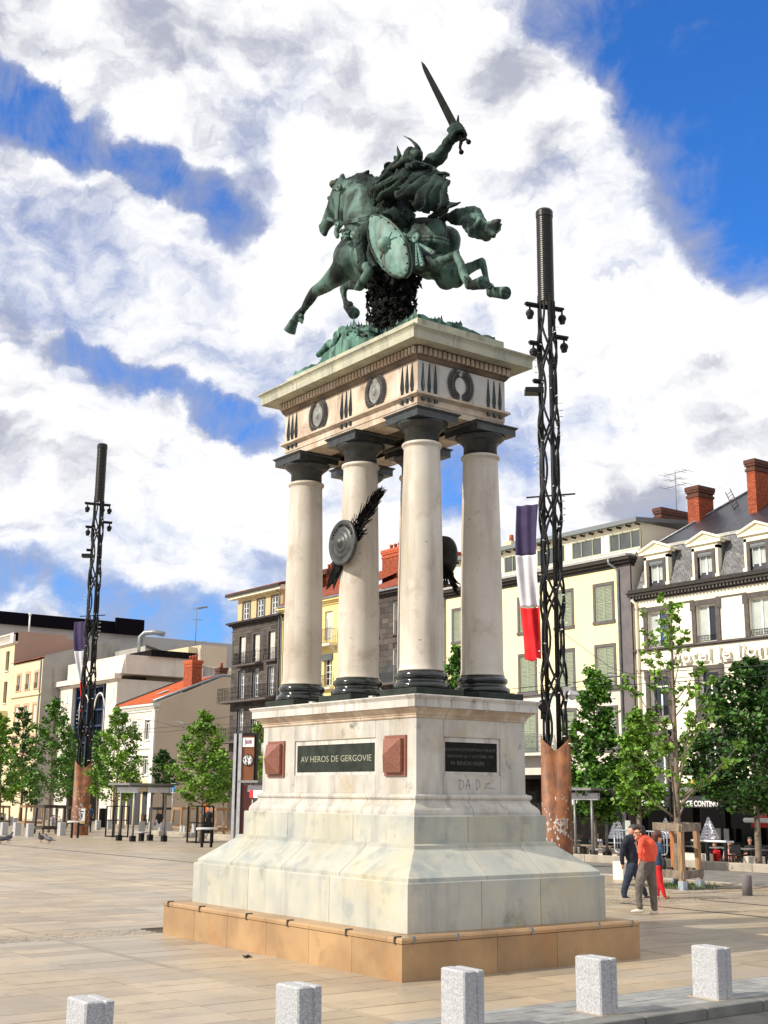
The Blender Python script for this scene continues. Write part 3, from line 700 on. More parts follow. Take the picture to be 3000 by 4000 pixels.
# entablature
ent = MB(); A0 = .902; B0 = 1.91
EN = thing('tmp', None, None); bpy.data.objects.remove(EN)
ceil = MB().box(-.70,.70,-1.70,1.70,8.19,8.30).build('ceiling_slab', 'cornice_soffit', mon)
side_rings([(-.40,8.093),(-.012,8.093),(-.012,8.190),(0,8.192),(0,8.290),(.02,8.300),(.045,8.318),(.068,8.328),(.068,8.362),(.05,8.372),(0,8.378)], A0, B0, [.6,-.62], [], 'architrave_block', 'marble_stained', mon, .002)
side_rings([(-.001,8.379),(-.001,8.886)], A0, B0, [-.95,0.1,.98], [-.28], 'frieze_block', 'marble_stained', mon, .0015)
# the short faces are paler: thin facing stones
for sg in (-1, 1):
    MB().box(-A0+.0,A0-.0,sg*(B0-.0005),sg*(B0+.004),8.38,8.885).build('frieze_facing', 'marble_white', mon)
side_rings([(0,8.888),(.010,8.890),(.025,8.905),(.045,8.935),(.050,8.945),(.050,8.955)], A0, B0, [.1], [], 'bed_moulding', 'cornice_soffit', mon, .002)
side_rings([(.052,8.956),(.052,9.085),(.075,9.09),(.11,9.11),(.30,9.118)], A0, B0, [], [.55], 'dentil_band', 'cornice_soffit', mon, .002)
side_rings([(.27,9.100),(.28,9.095),(.328,9.095),(.328,9.215),(.334,9.222),(.336,9.235),(.352,9.255),(.362,9.268),(.376,9.275),(.376,9.298),(.0,9.345)], A0, B0, [1.05,-.05], [.45], 'cornice_block', 'cornice_stone', mon, .0045)
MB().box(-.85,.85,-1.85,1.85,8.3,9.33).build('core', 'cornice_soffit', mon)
side_rings([(0,9.335),(0,9.580)], A0, B0, [.35,-1.0], [], 'blocking_course', 'cornice_stone', mon, .0045)
MB().box(-.80,.80,-1.80,1.80,9.3,9.577).build('core', 'cornice_stone', mon)
dme = MB().box(-.024,.024,-.03,.03,-.055,.055).mesh('dentil'); dme.materials.append(MAT['marble_stained'])
dm2 = MB().box(-.03,.03,-.024,.024,-.055,.055).mesh('dentil'); dm2.materials.append(MAT['marble_stained'])
n_ = 44
for i in range(n_):
    y = -B0-.052+(2*B0+.104)*(i+.5)/n_
    for sx in (-1, 1): piece('dentil', dme, (sx*(A0+.078), y, 9.025), mon)
n_ = 20
for i in range(n_):
    x = -A0-.052+(2*A0+.104)*(i+.5)/n_
    for sy in (-1, 1): piece('dentil', dm2, (x, sy*(B0+.078), 9.025), mon)
# spear-point triglyphs with guttae
def spear(axis, sg, t):
    h = A0 if axis == 'x' else B0+.004
    m_ = MB(); zz0, zz1, zz2 = 8.385, 8.50, 8.86
    def P(a, z, o): return (sg*(h+o), t+a, z) if axis == 'x' else (t+a, sg*(h+o), z)
    v = [P(-.028,zz0,0),P(0,zz0,.03),P(.028,zz0,0),P(-.042,zz1,0),P(0,zz1,.05),P(.042,zz1,0),P(-.006,zz2,0),P(0,zz2,.012),P(.006,zz2,0)]
    m_.add(v, [(0,1,4,3),(1,2,5,4),(3,4,7,6),(4,5,8,7),(0,2,1),(6,7,8)]); m_.build('spear_point', 'dark_stone', mon, recalc=False)
    g = MB()
    if axis == 'x': g.box(sg*(h-.001), sg*(h+.035), t-.032, t+.032, 8.245, 8.292).box(sg*(h-.001), sg*(h+.028), t-.022, t+.022, 8.292, 8.300)
    else: g.box(t-.032, t+.032, sg*(h-.001), sg*(h+.035), 8.245, 8.292)
    g.build('gutta', 'dark_stone', mon)
for sg in (-1, 1):
    for c in (-1.66, 0.0, 1.66):
        for k in (-1, 0, 1): spear('x', sg, c+k*.125)
    for c in (-.67, .67):
        for k in (-1, 0, 1): spear('y', sg, c+k*.125)
# wreathed shields and wreaths
def leaf_mb(mb, c, ang, ln, w, P, o=.02):
    ca, sa = math.cos(ang), math.sin(ang)
    pts = [(0,0,0),(ln*.45, w,.008),(ln,0,.0),(ln*.45,-w,.008),(ln*.5,0,.03)]
    v = [P(c[0]+a*ca-b*sa, c[1]+a*sa+b*ca, o+h) for a, b, h in pts]
    mb.add(v, [(0,3,4),(3,2,4),(2,1,4),(1,0,4)])
def wreath(axis, sg, t, zc, rw, rh, shield):
    h = A0 if axis == 'x' else B0+.004
    def P(a, z, o): return (sg*(h+o), t+a, z) if axis == 'x' else (t+a, sg*(h+o), z)
    w = MB(); n = 19
    for i in range(n):
        for sd_ in (-1, 1):
            th = -math.pi/2+sd_*(.12+2.55*i/n)
            c = (rw*math.cos(th), zc+rh*math.sin(th)); tang = th+sd_*math.pi/2
            for k, da in ((0,.95),(1,-.95),(2,.1)): leaf_mb(w, c, tang+da*sd_, .115, .024, P, .008+.010*k)
    w.build('laurel_wreath', 'wreath_grey', mon)
    if shield:
        prof = [(.165,.0),(.165,.022),(.150,.034),(.138,.028),(.095,.030),(.088,.042),(.078,.030),(.070,.032),(.055,.055),(.03,.068),(.002,.072)]
        q = MB().lathe([(r, -o) if sg < 0 else (r, o) for r, o in prof], (sg*h, t, zc), 32, ax='x'); q.v = [(a, t+(b-t)*.92, zc+(c-zc)*1.25) for a, b, c in q.v]
        q.build('round_shield', 'shield_grey', mon, recalc=True, label='small grey oval shield inside a laurel wreath')
for sg in (-1, 1):
    for t in (-.83, .83): wreath('x', sg, t, 8.632, .205, .222, True)
    wreath('y', sg, -.04, 8.635, .185, .21, False)
# bronze shields hung on the middle columns with palm branches
def hung(sg):
    x = sg*(.60+.33)
    cT, cA, cB = at_x(1480, 1912, -1.03), at_x(1341, 2120, -1.03), at_x(1277, 2287, -1.03); cy_, cz = float(cA[1]), float(cA[2]); dU = cT-cA; dD = cB-cA; fl = 1 if sg < 0 else -1
    prof = [(.37,.0),(.37,.05),(.355,.062),(.335,.055),(.30,.05),(.245,.052),(.235,.066),(.215,.06),(.155,.062),(.148,.078),(.13,.072),(.09,.08),(.07,.105),(.035,.13),(.002,.14)]
    b = thing_part = MB().lathe([(r, sg*(o+.10)) for r, o in prof], (x-sg*.02, cy_, cz), 44, ax='x').build('votive_shield', 'bronze_dark', mon, recalc=True, label='round bronze shield on the middle column')
    # lettering round the rim
    for i, chx in enumerate('VERCINGETORIX'):
        th = R_(158-i*11.2); rr = .262
        zd = (0, -sg*0+math.cos(th)*1.0*(1 if sg < 0 else -1)*-1, math.sin(th))
        cc_ = (x+sg*.185-sg*.02, cy_+(-sg)*(-math.cos(th))*rr*-1, cz+math.sin(th)*rr) if False else (x+sg*.135, cy_-math.cos(th)*rr*(1 if sg < 0 else -1)*1, cz+math.sin(th)*rr)
        out = Vector((0, cc_[1]-cy_, cc_[2]-cz)).normalized(); xd = out.cross(Vector((-sg*-1.0*1,0,0)))
        xd = Vector((sg,0,0)).cross(out)*-1 if False else out.cross(Vector((sg,0,0)))*-1
        text('letter', chx, 'bronze_black', b, cc_, .062, .006, tuple(xd), tuple(out), align='CENTER')
    pb = MB(); rr2 = random.Random(5)
    for i in range(300):
        s_ = rr2.uniform(-1.0, -.15) if i % 5 == 0 else rr2.uniform(.08, 1.0)
        vv_ = dU*s_*.86 if s_ > 0 else dD*(-s_)*.80
        ay, az = fl*float(vv_[1]), float(vv_[2]); tgt = dU if s_ > 0 else dD
        th = math.atan2(float(tgt[2]), fl*float(tgt[1]))+rr2.choice((-1,1))*rr2.uniform(.05,.85)*(1.15-.75*abs(s_))
        wdt = .20*(1-.80*abs(s_)) if s_ > 0 else .08*(1-.5*abs(s_)); nx_ = rr2.uniform(-1,1)*wdt; ay += -math.sin(th)*nx_; az += math.cos(th)*nx_
        ln = rr2.uniform(.16,.30); o = rr2.uniform(.0,.025+.07*max(0, abs(s_)-.3))
        c = (cy_+ay, cz+az); ca, sa = math.cos(th), math.sin(th); w_ = .028
        v = [(x+sg*(o), c[0], c[1]), (x+sg*(o+.03), c[0]+ca*ln*.4-sa*w_, c[1]+sa*ln*.4+ca*w_), (x+sg*(o+.02), c[0]+ca*ln, c[1]+sa*ln), (x+sg*(o-.0), c[0]+ca*ln*.4+sa*w_, c[1]+sa*ln*.4-ca*w_)]
        pb.add(v+[(a-sg*.012, b_, c_) for a, b_, c_ in v], [(0,1,2,3),(7,6,5,4),(0,4,5,1),(1,5,6,2),(2,6,7,3),(3,7,4,0)])
    pb.build('palm_branch', 'bronze_black', mon, kind='stuff')
hung(-1); hung(1)
# scroll-shaped drops of marble on the inner sides of the middle and near columns
for (x, y) in ((-.60+.36,0),(-.60+.36,-1.645)):
    pass
# ================================================================ BRONZE GROUP
st_ = thing('equestrian_statue', 'green bronze horseman with raised sword galloping on top of the pedestal', 'statue', (0,0,9.58))
def z1(x, y): return (1050+.6631*x, 200+.6631*y)
def za(x, y): return (1100+.3014*x, 450+.3014*y)
def zb(x, y): return (1450+.2713*x, 450+.2713*y)
def zc(x, y): return (1150+.4822*x, 1000+.4822*y)
def zd(x, y): return (1500+.3315*x, 800+.3315*y)
ZS = {z1: .6631, za: .3014, zb: .2713, zc: .4822, zd: .3315}
def pt(z, x, y, X): return at_x(*z(x, y), X)
def rad(z, P, r): return r*ZS[z]*depth(P)/FPX
def chain(S, z, lst, n=14):       # lst of (x, y, X, radius in zoom px)
    P = [pt(z, a, b, X) for a, b, X, r in lst]; S.limb(P, [rad(z, p, q[3]) for p, q in zip(P, lst)], n)
def ball(S, z, x, y, X, r, sx=1, sy=1, sz=1):
    P = pt(z, x, y, X); q = rad(z, P, r); S.ball(P, (q*sx, q*sy, q*sz))
# ---- horse
H = SC()
# trunk
ball(H, z1, 480, 1215, -.10, 100, 1.0, 1.2, 1.15)
ball(H, z1, 545, 1180, .0, 135, .95, 1.3, 1.2)
ball(H, z1, 610, 1195, .0, 150, .95, 1.5, 1.22)
ball(H, z1, 700, 1180, .0, 150, 1.0, 1.7, 1.15)
ball(H, z1, 800, 1160, .0, 142, 1.05, 1.7, 1.12)
ball(H, z1, 880, 1130, -.02, 130, 1.15, 1.6, 1.1)
ball(H, zd, 420, 400, -.22, 235, .85, 1.15, 1.0)      # near haunch
ball(H, zd, 560, 360, -.26, 190, .80, 1.2, 1.0)
ball(H, zd, 700, 470, .33, 215, .80, 1.25, 1.05)      # far haunch
ball(H, zd, 560, 330, .05, 175, 1.3, 1.3, .8)
ball(H, zd, 640, 250, .0, 90, 1.1, 1.3, .8)
# near hind leg
chain(H, zd, [(420,480,-.34,200),(430,680,-.42,150),(560,690,-.46,105),(700,650,-.46,72),(850,590,-.46,58),(905,700,-.46,52),(945,850,-.46,50),(985,900,-.46,62)])
ball(H, zd, 862, 560, -.46, 44, .9, 1, 1.0)
chain(H, zd, [(985,900,-.46,60),(1000,960,-.46,56),(1060,940,-.46,50)])
ball(H, zd, 560, 760, .12, 120, 1.2, 1.6, .9)
ball(H, zd, 780, 860, .36, 125, .9, 1.3, .95)
# far hind leg
chain(H, zd, [(720,560,.40,170),(740,860,.42,140),(850,880,.44,110),(980,760,.45,70),(1110,700,.46,60),(1155,660,.46,48),(1185,780,.46,42),(1215,900,.46,36),(1250,980,.46,48)])
chain(H, zd, [(1250,985,.46,56),(1250,1040,.46,56),(1320,1030,.46,56)])
# near foreleg, stretched
chain(H, z1, [(470,1230,-.30,90),(415,1310,-.34,68),(340,1375,-.34,48),(268,1420,-.34,32),(240,1465,-.34,27),(205,1520,-.34,22),(175,1560,-.34,27),(150,1590,-.34,25)])
# far foreleg, folded
chain(H, z1, [(540,1300,.28,75),(530,1370,.30,45),(450,1378,.32,27),(436,1400,.32,24),(447,1460,.32,18),(462,1500,.32,25)])
# neck
chain(H, z1, [(590,1080,.0,140),(555,990,-.02,118),(520,900,-.03,95),(478,830,-.04,72),(440,805,-.05,52)])
chain(H, z1, [(600,1000,.0,110),(590,900,.0,85),(520,800,.0,50)])
ball(H, z1, 520, 1080, -.05, 95, .8, 1, 1.2)
# head
chain(H, z1, [(425,805,-.05,48),(415,870,-.06,62),(395,930,-.06,60),(362,985,-.06,46),(335,1025,-.06,34),(325,1050,-.06,30)])
chain(H, z1, [(440,880,-.06,52),(440,950,-.06,50),(415,1010,-.06,32)])
chain(H, z1, [(440,960,-.06,30),(410,1020,-.06,22),(398,1070,-.06,18),(405,1092,-.06,16)])   # lower jaw
ball(H, za, 520, 1440, -.06, 46); ball(H, za, 560, 1530, -.06, 44)
ball(H, za, 612, 1075, -.17, 34); ball(H, za, 612, 1075, .06, 34)
chain(H, za, [(780,900,-.12,52),(775,850,-.13,46),(788,780,-.13,32),(797,738,-.13,10)])
chain(H, za, [(720,900,.05,40),(735,850,.06,30),(775,790,.07,18)])
chain(H, za, [(660,890,-.04,46),(700,870,-.04,40)])
horse = H.build('horse', 'bronze', st_, vox=.034, smooth=5, disp=[(.55,.035),(.12,.018)])
# hooves
def hoof(z, x0, y0, x1, y1, X, r0, r1):
    a = pt(z, x0, y0, X); b = pt(z, x1, y1, X); q0, q1 = rad(z, a, r0), rad(z, b, r1); d = b-a
    MB().tube([a, a+d*.55, a+d*.92, b, b-d*.06], [q0, (q0+q1)*.5, q1, q1*.98, q1*.72], 18).build('hoof', 'bronze', horse)
hoof(z1, 150, 1590, 122, 1652, -.34, 25, 37); hoof(z1, 462, 1500, 505, 1548, .32, 26, 36)
hoof(zd, 1040, 950, 1175, 915, -.46, 58, 82); hoof(zd, 1290, 1030, 1440, 1040, .46, 62, 78)
# feathered fetlocks
fe = MB(); rf = random.Random(2)
def tufts(z, x, y, X, r, n, dx, dy, ln):
    for i in range(n):
        a = pt(z, x+rf.uniform(-r,r), y+rf.uniform(-r,r), X+rf.uniform(-.1,.1)); b = pt(z, x+dx+rf.uniform(-r,r), y+dy+rf.uniform(-r,r), X+rf.uniform(-.1,.1)); q = rad(z, a, 10)
        fe.tube([a, (a+b)/2+(0,0,.01), b], [q*1.4, q*1.2, q*.2], 5)
tufts(zd, 970, 870, -.46, 32, 26, 35, 70, 1); tufts(zd, 1250, 960, .46, 30, 22, 30, 60, 1); tufts(z1, 185, 1565, -.34, 12, 18, 8, 30, 1); tufts(z1, 470, 1490, .32, 12, 12, 15, 15, 1)
fe.build('fetlock_hair', 'bronze', horse, kind='stuff')
# tail
T = SC()
chain(T, zd, [(630,200,.0,55),(760,140,-.0,50),(880,95,-.0,62),(1000,90,-.0,72),(1090,120,-.0,84),(1110,200,-.0,104),(1130,280,-.0,110),(1210,310,-.0,98),(1290,250,-.0,78),(1355,190,-.0,34)])
for a in ([(940,180,-.12,60),(980,240,-.15,60),(1060,330,-.15,55),(1110,390,-.12,32)],[(1150,330,.05,70),(1200,370,.05,50),(1230,400,.05,24)],[(1250,300,-.1,65),(1290,350,-.1,45),(1280,385,-.1,24)],[(800,180,.03,45),(900,200,.05,50)],[(1290,280,.1,55),(1345,290,.1,36),(1375,230,.1,22)],[(1050,120,-.2,40),(1120,180,-.22,44),(1080,270,-.2,44)]): chain(T, zd, a)
T.build('tail', 'bronze', horse, vox=.028, smooth=2, disp=[(.16,.10),(.06,.03)])
# mane
Mn = SC()
for a in ([(440,790,.0,28),(500,765,.0,32),(550,735,.02,24),(588,706,.03,8)],[(450,820,.0,40),(520,780,.05,42),(580,760,.08,32),(642,748,.1,9)],[(500,850,.05,60),(570,800,.06,55),(625,790,.08,36),(655,775,.1,14)],[(560,880,.02,60),(600,830,.05,58),(650,810,.08,40)],[(585,900,-.05,45),(625,850,-.02,45),(610,810,.0,35)],[(380,790,-.05,20),(410,775,-.05,22),(440,770,-.05,22)]): chain(Mn, z1, a)
Mn.build('mane', 'bronze_cloak', horse, vox=.028, smooth=2, disp=[(.14,.09),(.05,.02)])
# harness
hn = MB()
def strap(z, pts, w, th=.012):
    P = [pt(z, *p) for p in pts]
    for k in (-1, 0, 1): hn.tube([p+np.array([0,0,k*w*.5]) for p in P], w*.33, 6)
strap(z1, [(412,1020,-.33),(470,1005,-.42),(540,990,-.52),(605,975,-.62)], .05)
strap(z1, [(425,800,-.33),(418,860,-.36),(412,930,-.36),(408,1000,-.33)], .04)
strap(z1, [(325,975,-.22),(355,990,-.30),(395,1000,-.33),(430,1005,-.33)], .04)
strap(z1, [(378,805,-.22),(400,802,-.30),(428,800,-.33)], .05)
hn.build('bridle', 'bronze', horse)
def medal(z, x, y, X, r, nm='medallion', par=horse):
    P = pt(z, x, y, X); q = rad(z, P, r); w = 1.0
    MB().lathe([(q*f, -o) for f, o in ((1.0,.0),(1.0,.03),(.9,.045),(.82,.03),(.62,.03),(.56,.045),(.46,.035),(.3,.04),(.2,.065),(.01,.075))], P, 28, ax='x').build(nm, 'bronze_pale', par, recalc=True)
medal(z1, 418, 802, -.34, 24); medal(z1, 409, 1026, -.33, 20)
medal(zd, 385, 390, -.86, 60)
cr = MB()
band = [(250,390,-.80),(330,395,-.85),(440,395,-.84),(560,395,-.78),(660,410,-.64),(740,440,-.42)]
P_ = [pt(zd, *b) for b in band]
for p, q in zip(P_[:-1], P_[1:]):
    for dz in (-.028, .028): cr.tube([p+np.array([.02,0,dz]), q+np.array([.02,0,dz])], .030, 6)
cr.build('crupper_strap', 'bronze', horse)
hs = MB()
for a, b, w in (((395,465),(405,700),20),((410,465),(462,705),24),((440,470),(590,565),24)):
    p, q = pt(zd, *a, -.86), pt(zd, *b, -.86); d = (q-p); n = np.cross(d, [1,0,0]); n = n/np.linalg.norm(n); ww = rad(zd, p, w)
    for k in range(6):
        t0, t1 = k/6, (k+.9)/6; c0, c1 = p+d*t0, p+d*t1; e = ww*(.4+.6*t1)
        hs.add([c0-n*e*.9-(.0,0,0), c0+n*e*.9, c1+n*e, c1-n*e]+[c0-n*e*.9-(.04,0,0), c0+n*e*.9-(.04,0,0), c1+n*e-(.04,0,0), c1-n*e-(.04,0,0)], [(0,1,2,3),(7,6,5,4),(0,4,5,1),(1,5,6,2),(2,6,7,3),(3,7,4,0)])
    q2 = q; hs.lathe([(ww*.98,0),(ww*.98,-.04)], q2, 16, ax='x')
hs.build('hanging_straps', 'bronze_pale', horse)
# breast ornament
br = MB(); 
for i in range(26):
    p = pt(za, 850+rf.uniform(-45,45), 1560+rf.uniform(-60,60), -.50+rf.uniform(-.05,.05)); br.tube([p, p+np.array([-.05, rf.uniform(-.05,.05), rf.uniform(-.05,.05)]), p+np.array([-.08, rf.uniform(-.06,.06), rf.uniform(-.08,.02)])], [.045,.035,.012], 6)
br.build('breast_ornament', 'bronze', horse)
medal(za, 940, 1550, -.53, 48, 'medallion')
# saddle cloth with ragged edge
SD = SC(); chain(SD, z1, [(720,1010,-.45,32),(790,1000,-.48,28),(840,985,-.35,20)]); chain(SD, z1, [(700,980,-.2,60),(780,985,.0,70),(820,985,.1,50)])
SD.build('saddle', 'bronze_cloak', horse, vox=.03, smooth=1, disp=[(.10,.08)])
# ---- rider
Rd = SC()
ball(Rd, z1, 725, 985, .0, 85, 1.1, 1.1, 1.0)
chain(Rd, z1, [(735,960,.0,88),(765,860,-.0,82),(790,760,.0,90),(820,700,.02,62),(845,650,.03,40)])
chain(Rd, z1, [(700,735,-.38,46),(665,800,-.46,42),(648,860,-.52,38),(655,930,-.60,32),(650,985,-.62,26)])     # left arm to the reins
chain(Rd, z1, [(880,700,.30,52),(945,672,.34,48),(1000,620,.36,42),(1045,560,.36,34),(1080,515,.36,27),(1098,490,.36,24)])   # raised right arm
chain(Rd, z1, [(690,1010,-.42,72),(620,1030,-.60,58),(562,1070,-.66,46),(545,1110,-.66,40),(548,1190,-.66,30),(560,1255,-.66,24),(575,1285,-.66,26)])  # left leg
chain(Rd, z1, [(690,1010,.42,72),(620,1040,.60,55),(575,1080,.64,44),(560,1190,.64,30),(575,1270,.64,26)])
ball(Rd, zb, 560, 590, .05, 100, .95, 1.15, 1.2); ball(Rd, zb, 690, 580, .02, 78, 1, 1, 1.1)
ball(Rd, zb, 400, 640, .05, 62, 1, .9, 1)
rider = Rd.build('rider', 'bronze_cloak', st_, vox=.028, smooth=3, disp=[(.22,.09),(.08,.03)])
# face in profile
ball_f = SC(); ball(ball_f, zb, 352, 620, .05, 26, 1.6, 1, 1.7); ball(ball_f, zb, 336, 600, .05, 14); ball(ball_f, zb, 352, 655, .05, 18); ball_f.build('face', 'bronze_cloak', rider, vox=.015, smooth=2)
# helmet with crest and wings
HM = SC()
chain(HM, zb, [(440,640,.05,40),(520,590,.05,60),(600,560,.05,70),(690,560,.05,60)])
HM.build('helmet', 'bronze', rider, vox=.02, smooth=1, disp=[(.08,.03)])
wg = MB()
def wing(pts, rs, X, fl=.5):
    P = [pt(zb, a, b, X) for a, b in pts]; wg.tube(P, [rad(zb, P[0], r) for r in rs], 10)
wing([(408,620),(400,560),(385,500),(374,436)], [34,30,20,3], .02)
wing([(690,540),(665,470),(640,420),(560,345),(455,291)], [48,40,26,15,2], .15)
wg.build('helmet_wing', 'bronze_cloak', rider)
cs = MB(); Pq = [(430,600),(530,545),(578,500),(596,455),(612,500),(640,550),(560,610)]; A_ = [pt(zb, a, b, -.02) for a, b in Pq]; B_ = [p+np.array([.12,0,0]) for p in A_]; n = len(A_)
cs.add(A_+B_, [tuple(range(n)), tuple(range(2*n-1,n-1,-1))]+[(i, i+n, (i+1)%n+n, (i+1)%n) for i in range(n)]); cs.build('helmet_crest', 'bronze', rider, recalc=True)
# hands
def fist(c, ax, out, s, name='hand'):
    """hand closed round a bar through c along ax; knuckles towards out"""
    c = np.array(c); ax = np.array(ax)/np.linalg.norm(ax); out = np.array(out, float); out -= ax*(out@ax); out /= np.linalg.norm(out); sd_ = np.cross(ax, out)
    F = SC(); F.ball(c-out*.30*s, (.42*s,.42*s,.46*s))
    for k, ln in ((-1.5,.95),(-.5,1.05),(.5,1.0),(1.5,.85)):
        b = c+ax*k*.24*s
        F.limb([b-out*.22*s-sd_*.40*s, b+out*.18*s-sd_*.42*s*ln, b+out*.46*s-sd_*.08*s, b+out*.36*s+sd_*.30*s*ln, b+out*.02*s+sd_*.34*s], [.145*s,.14*s,.13*s,.12*s,.10*s], 8)
    F.limb([c-out*.35*s+sd_*.28*s-ax*.1*s, c-out*.05*s+sd_*.52*s-ax*.38*s, c+out*.28*s+sd_*.42*s-ax*.42*s], [.17*s,.14*s,.10*s], 8)
    return F.build(name, 'bronze_cloak', rider, vox=.012, smooth=2)
hp = pt(zb, 1235, 245, .36); tip = pt(z1, 898, 60, .36); pom = pt(zb, 1300, 360, .36); sx_ = (tip-pom)/np.linalg.norm(tip-pom)
fist(hp, sx_, (0,-1,.35), .26)
fist(pt(z1, 652, 990, -.64), (0,.5,-.4), (-1,0,0), .2)
# cloak : folded sheets
def sheet(name, grid, nu, nv, amp, freq, thick=.035, seed=0, mat='bronze_cloak', z=zb):
    G = np.array([[pt(z, *p) for p in row] for row in grid]); nr, nc = G.shape[:2]
    def cat(p0, p1, p2, p3, t): return .5*((2*p1)+(-p0+p2)*t+(2*p0-5*p1+4*p2-p3)*t*t+(-p0+3*p1-3*p2+p3)*t**3)
    def samp(arr, t):
        n = len(arr); x = t*(n-1); i = min(int(x), n-2); f = x-i
        return cat(arr[max(i-1,0)], arr[i], arr[i+1], arr[min(i+2,n-1)], f)
    vs = []; rr = random.Random(seed); ph = [rr.uniform(0, 6.28) for _ in range(4)]
    for j in range(nv+1):
        v = j/nv; rows = [samp(list(G[:, c]), v) for c in range(nc)]
        for i in range(nu+1):
            u = i/nu; p = samp(rows, u)
            w = 2*math.pi*freq*(u+.42*v+.05*math.sin(5*v+ph[0]))+ph[1]
            sn = math.sin(w); fold = math.copysign(abs(sn)**.55, sn)+.45*math.sin(2.7*w+ph[2]+3*v)+.25*math.sin(5.1*w+ph[3]); e = .45+.55*v
            edge = .6+.4*math.sin(math.pi*u)
            p = p+np.array([-1,0,0])*amp*1.7*fold*e*edge+np.array([0,0,1])*amp*1.15*math.cos(w+ph[3]+.8)*v**1.2+np.array([0,1,0])*amp*.7*math.sin(w*1.3+ph[0])*v
            vs.append(p)
    fs = [(j*(nu+1)+i, j*(nu+1)+i+1, (j+1)*(nu+1)+i+1, (j+1)*(nu+1)+i) for j in range(nv) for i in range(nu)]
    mb = MB().add(vs, fs, True); o = mb.build(name, mat, rider)
    t = o.modifiers.new('s', 'SOLIDIFY'); t.thickness = thick; t.offset = 0
    dg = DG(); dg.update(); me = bpy.data.meshes.new_from_object(o.evaluated_get(dg)); o.modifiers.clear(); o.data = me
    me.polygons.foreach_set('use_smooth', [True]*len(me.polygons)); return o
sheet('cloak', [[(240,700,-.50),(400,665,-.55),(600,650,-.50),(830,720,-.15)],
                [(165,850,-.60),(350,880,-.72),(620,860,-.66),(980,800,-.25)],
                [(140,950,-.66),(360,1020,-.80),(660,1000,-.74),(1035,880,-.35)]], 90, 36, .075, 3.6, seed=1)
sheet('cloak', [[(160,900,-.62),(380,900,-.74),(620,900,-.70),(930,860,-.45)],
                [(60,1020,-.66),(330,1060,-.86),(640,1060,-.82),(1095,960,-.50)],
                [(50,1110,-.66),(340,1090,-.88),(700,1180,-.86),(1110,1090,-.55)],
                [(110,1280,-.62),(380,1110,-.84),(760,1330,-.82),(1190,1320,-.60)]], 96, 40, .090, 4.2, seed=2)
sheet('cloak', [[(560,1020,-.60),(760,1060,-.62),(960,1080,-.55)],[(560,1150,-.62),(760,1240,-.66),(985,1200,-.58)],[(620,1290,-.60),(760,1330,-.62),(940,1380,-.56)]], 60, 26, .075, 2.8, seed=3)
sheet('cloak', [[(300,720,-.62),(560,650,-.64),(800,740,-.40)],[(270,760,-.68),(560,730,-.72),(830,800,-.48)]], 50, 12, .06, 2.2, seed=4, thick=.06)
sheet('cloak', [[(500,700,.25),(800,760,.28),(1030,830,.30)],[(400,1000,.30),(760,1050,.32),(1090,1000,.34)],[(420,1330,.30),(700,1380,.30),(940,1340,.32)]], 44, 24, .05, 3, seed=6)
sheet('tunic', [[(210,1230,-.62),(330,1210,-.68),(420,1290,-.60)],[(130,1330,-.60),(300,1380,-.72),(520,1400,-.52)],[(160,1440,-.62),(320,1500,-.74),(560,1520,-.45)]], 40, 24, .07, 2.6, seed=8)
# trousers cuffs and shoe
SH = SC(); chain(SH, z1, [(575,1270,-.66,30),(590,1300,-.66,30),(560,1345,-.66,27),(528,1385,-.66,20),(515,1400,-.66,13)]); SH.build('shoe', 'bronze', rider, vox=.018, smooth=2)
CF = SC(); chain(CF, z1, [(548,1085,-.66,52),(540,1125,-.66,46)]); chain(CF, z1, [(520,1190,-.66,14),(524,1240,-.66,12)]); CF.build('trouser_cuff', 'bronze', rider, vox=.02, smooth=1, disp=[(.09,.05)])
# scabbard end
sc_ = MB(); a, b = pt(z1, 950, 985, .1), pt(z1, 1018, 945, .1); sc_.tube([a, b], [.06,.045], 10); sc_.lathe([(.05,-.04),(.10,-.02),(.10,.02),(.05,.04)], b, 14, ax='x'); sc_.build('scabbard', 'bronze', rider)
# sword
sw = thing('tmp2', None, None); bpy.data.objects.remove(sw)
s_ = MB(); g0 = pt(zb, 1205, 175, .36); n1 = np.cross(sx_, [1,0,0]); n1 /= np.linalg.norm(n1); xx = np.array([1,0,0])
secs = []
L0 = np.linalg.norm(tip-g0)
for t, w in ((0,.085),(.2,.080),(.6,.066),(.85,.052),(.93,.038),(1.0,.003)):
    c = g0+(tip-g0)*t; secs += [c+n1*w, c+xx*.022*(1-t*.7), c-n1*w, c-xx*.022*(1-t*.7)]
s_.add(secs, [(4*i+k, 4*i+(k+1)%4, 4*i+4+(k+1)%4, 4*i+4+k) for i in range(5) for k in range(4)]+[(3,2,1,0)])
swo = s_.build('sword_blade', 'bronze_black', rider)
hl = MB(); hl.tube([g0, pom], .035, 8)
for e in (1, -1):
    hl.tube([g0-sx_*.02, g0+n1*e*.10+sx_*.02, g0+n1*e*.17+sx_*.12], [.035,.028,.012], 8)
    hl.tube([pom, pom+n1*e*.09-sx_*.08, pom+n1*e*.11-sx_*.17], [.035,.024,.022], 8); hl.sph(pom+n1*e*.11-sx_*.19, .045)
hl.build('sword_hilt', 'bronze_black', rider)
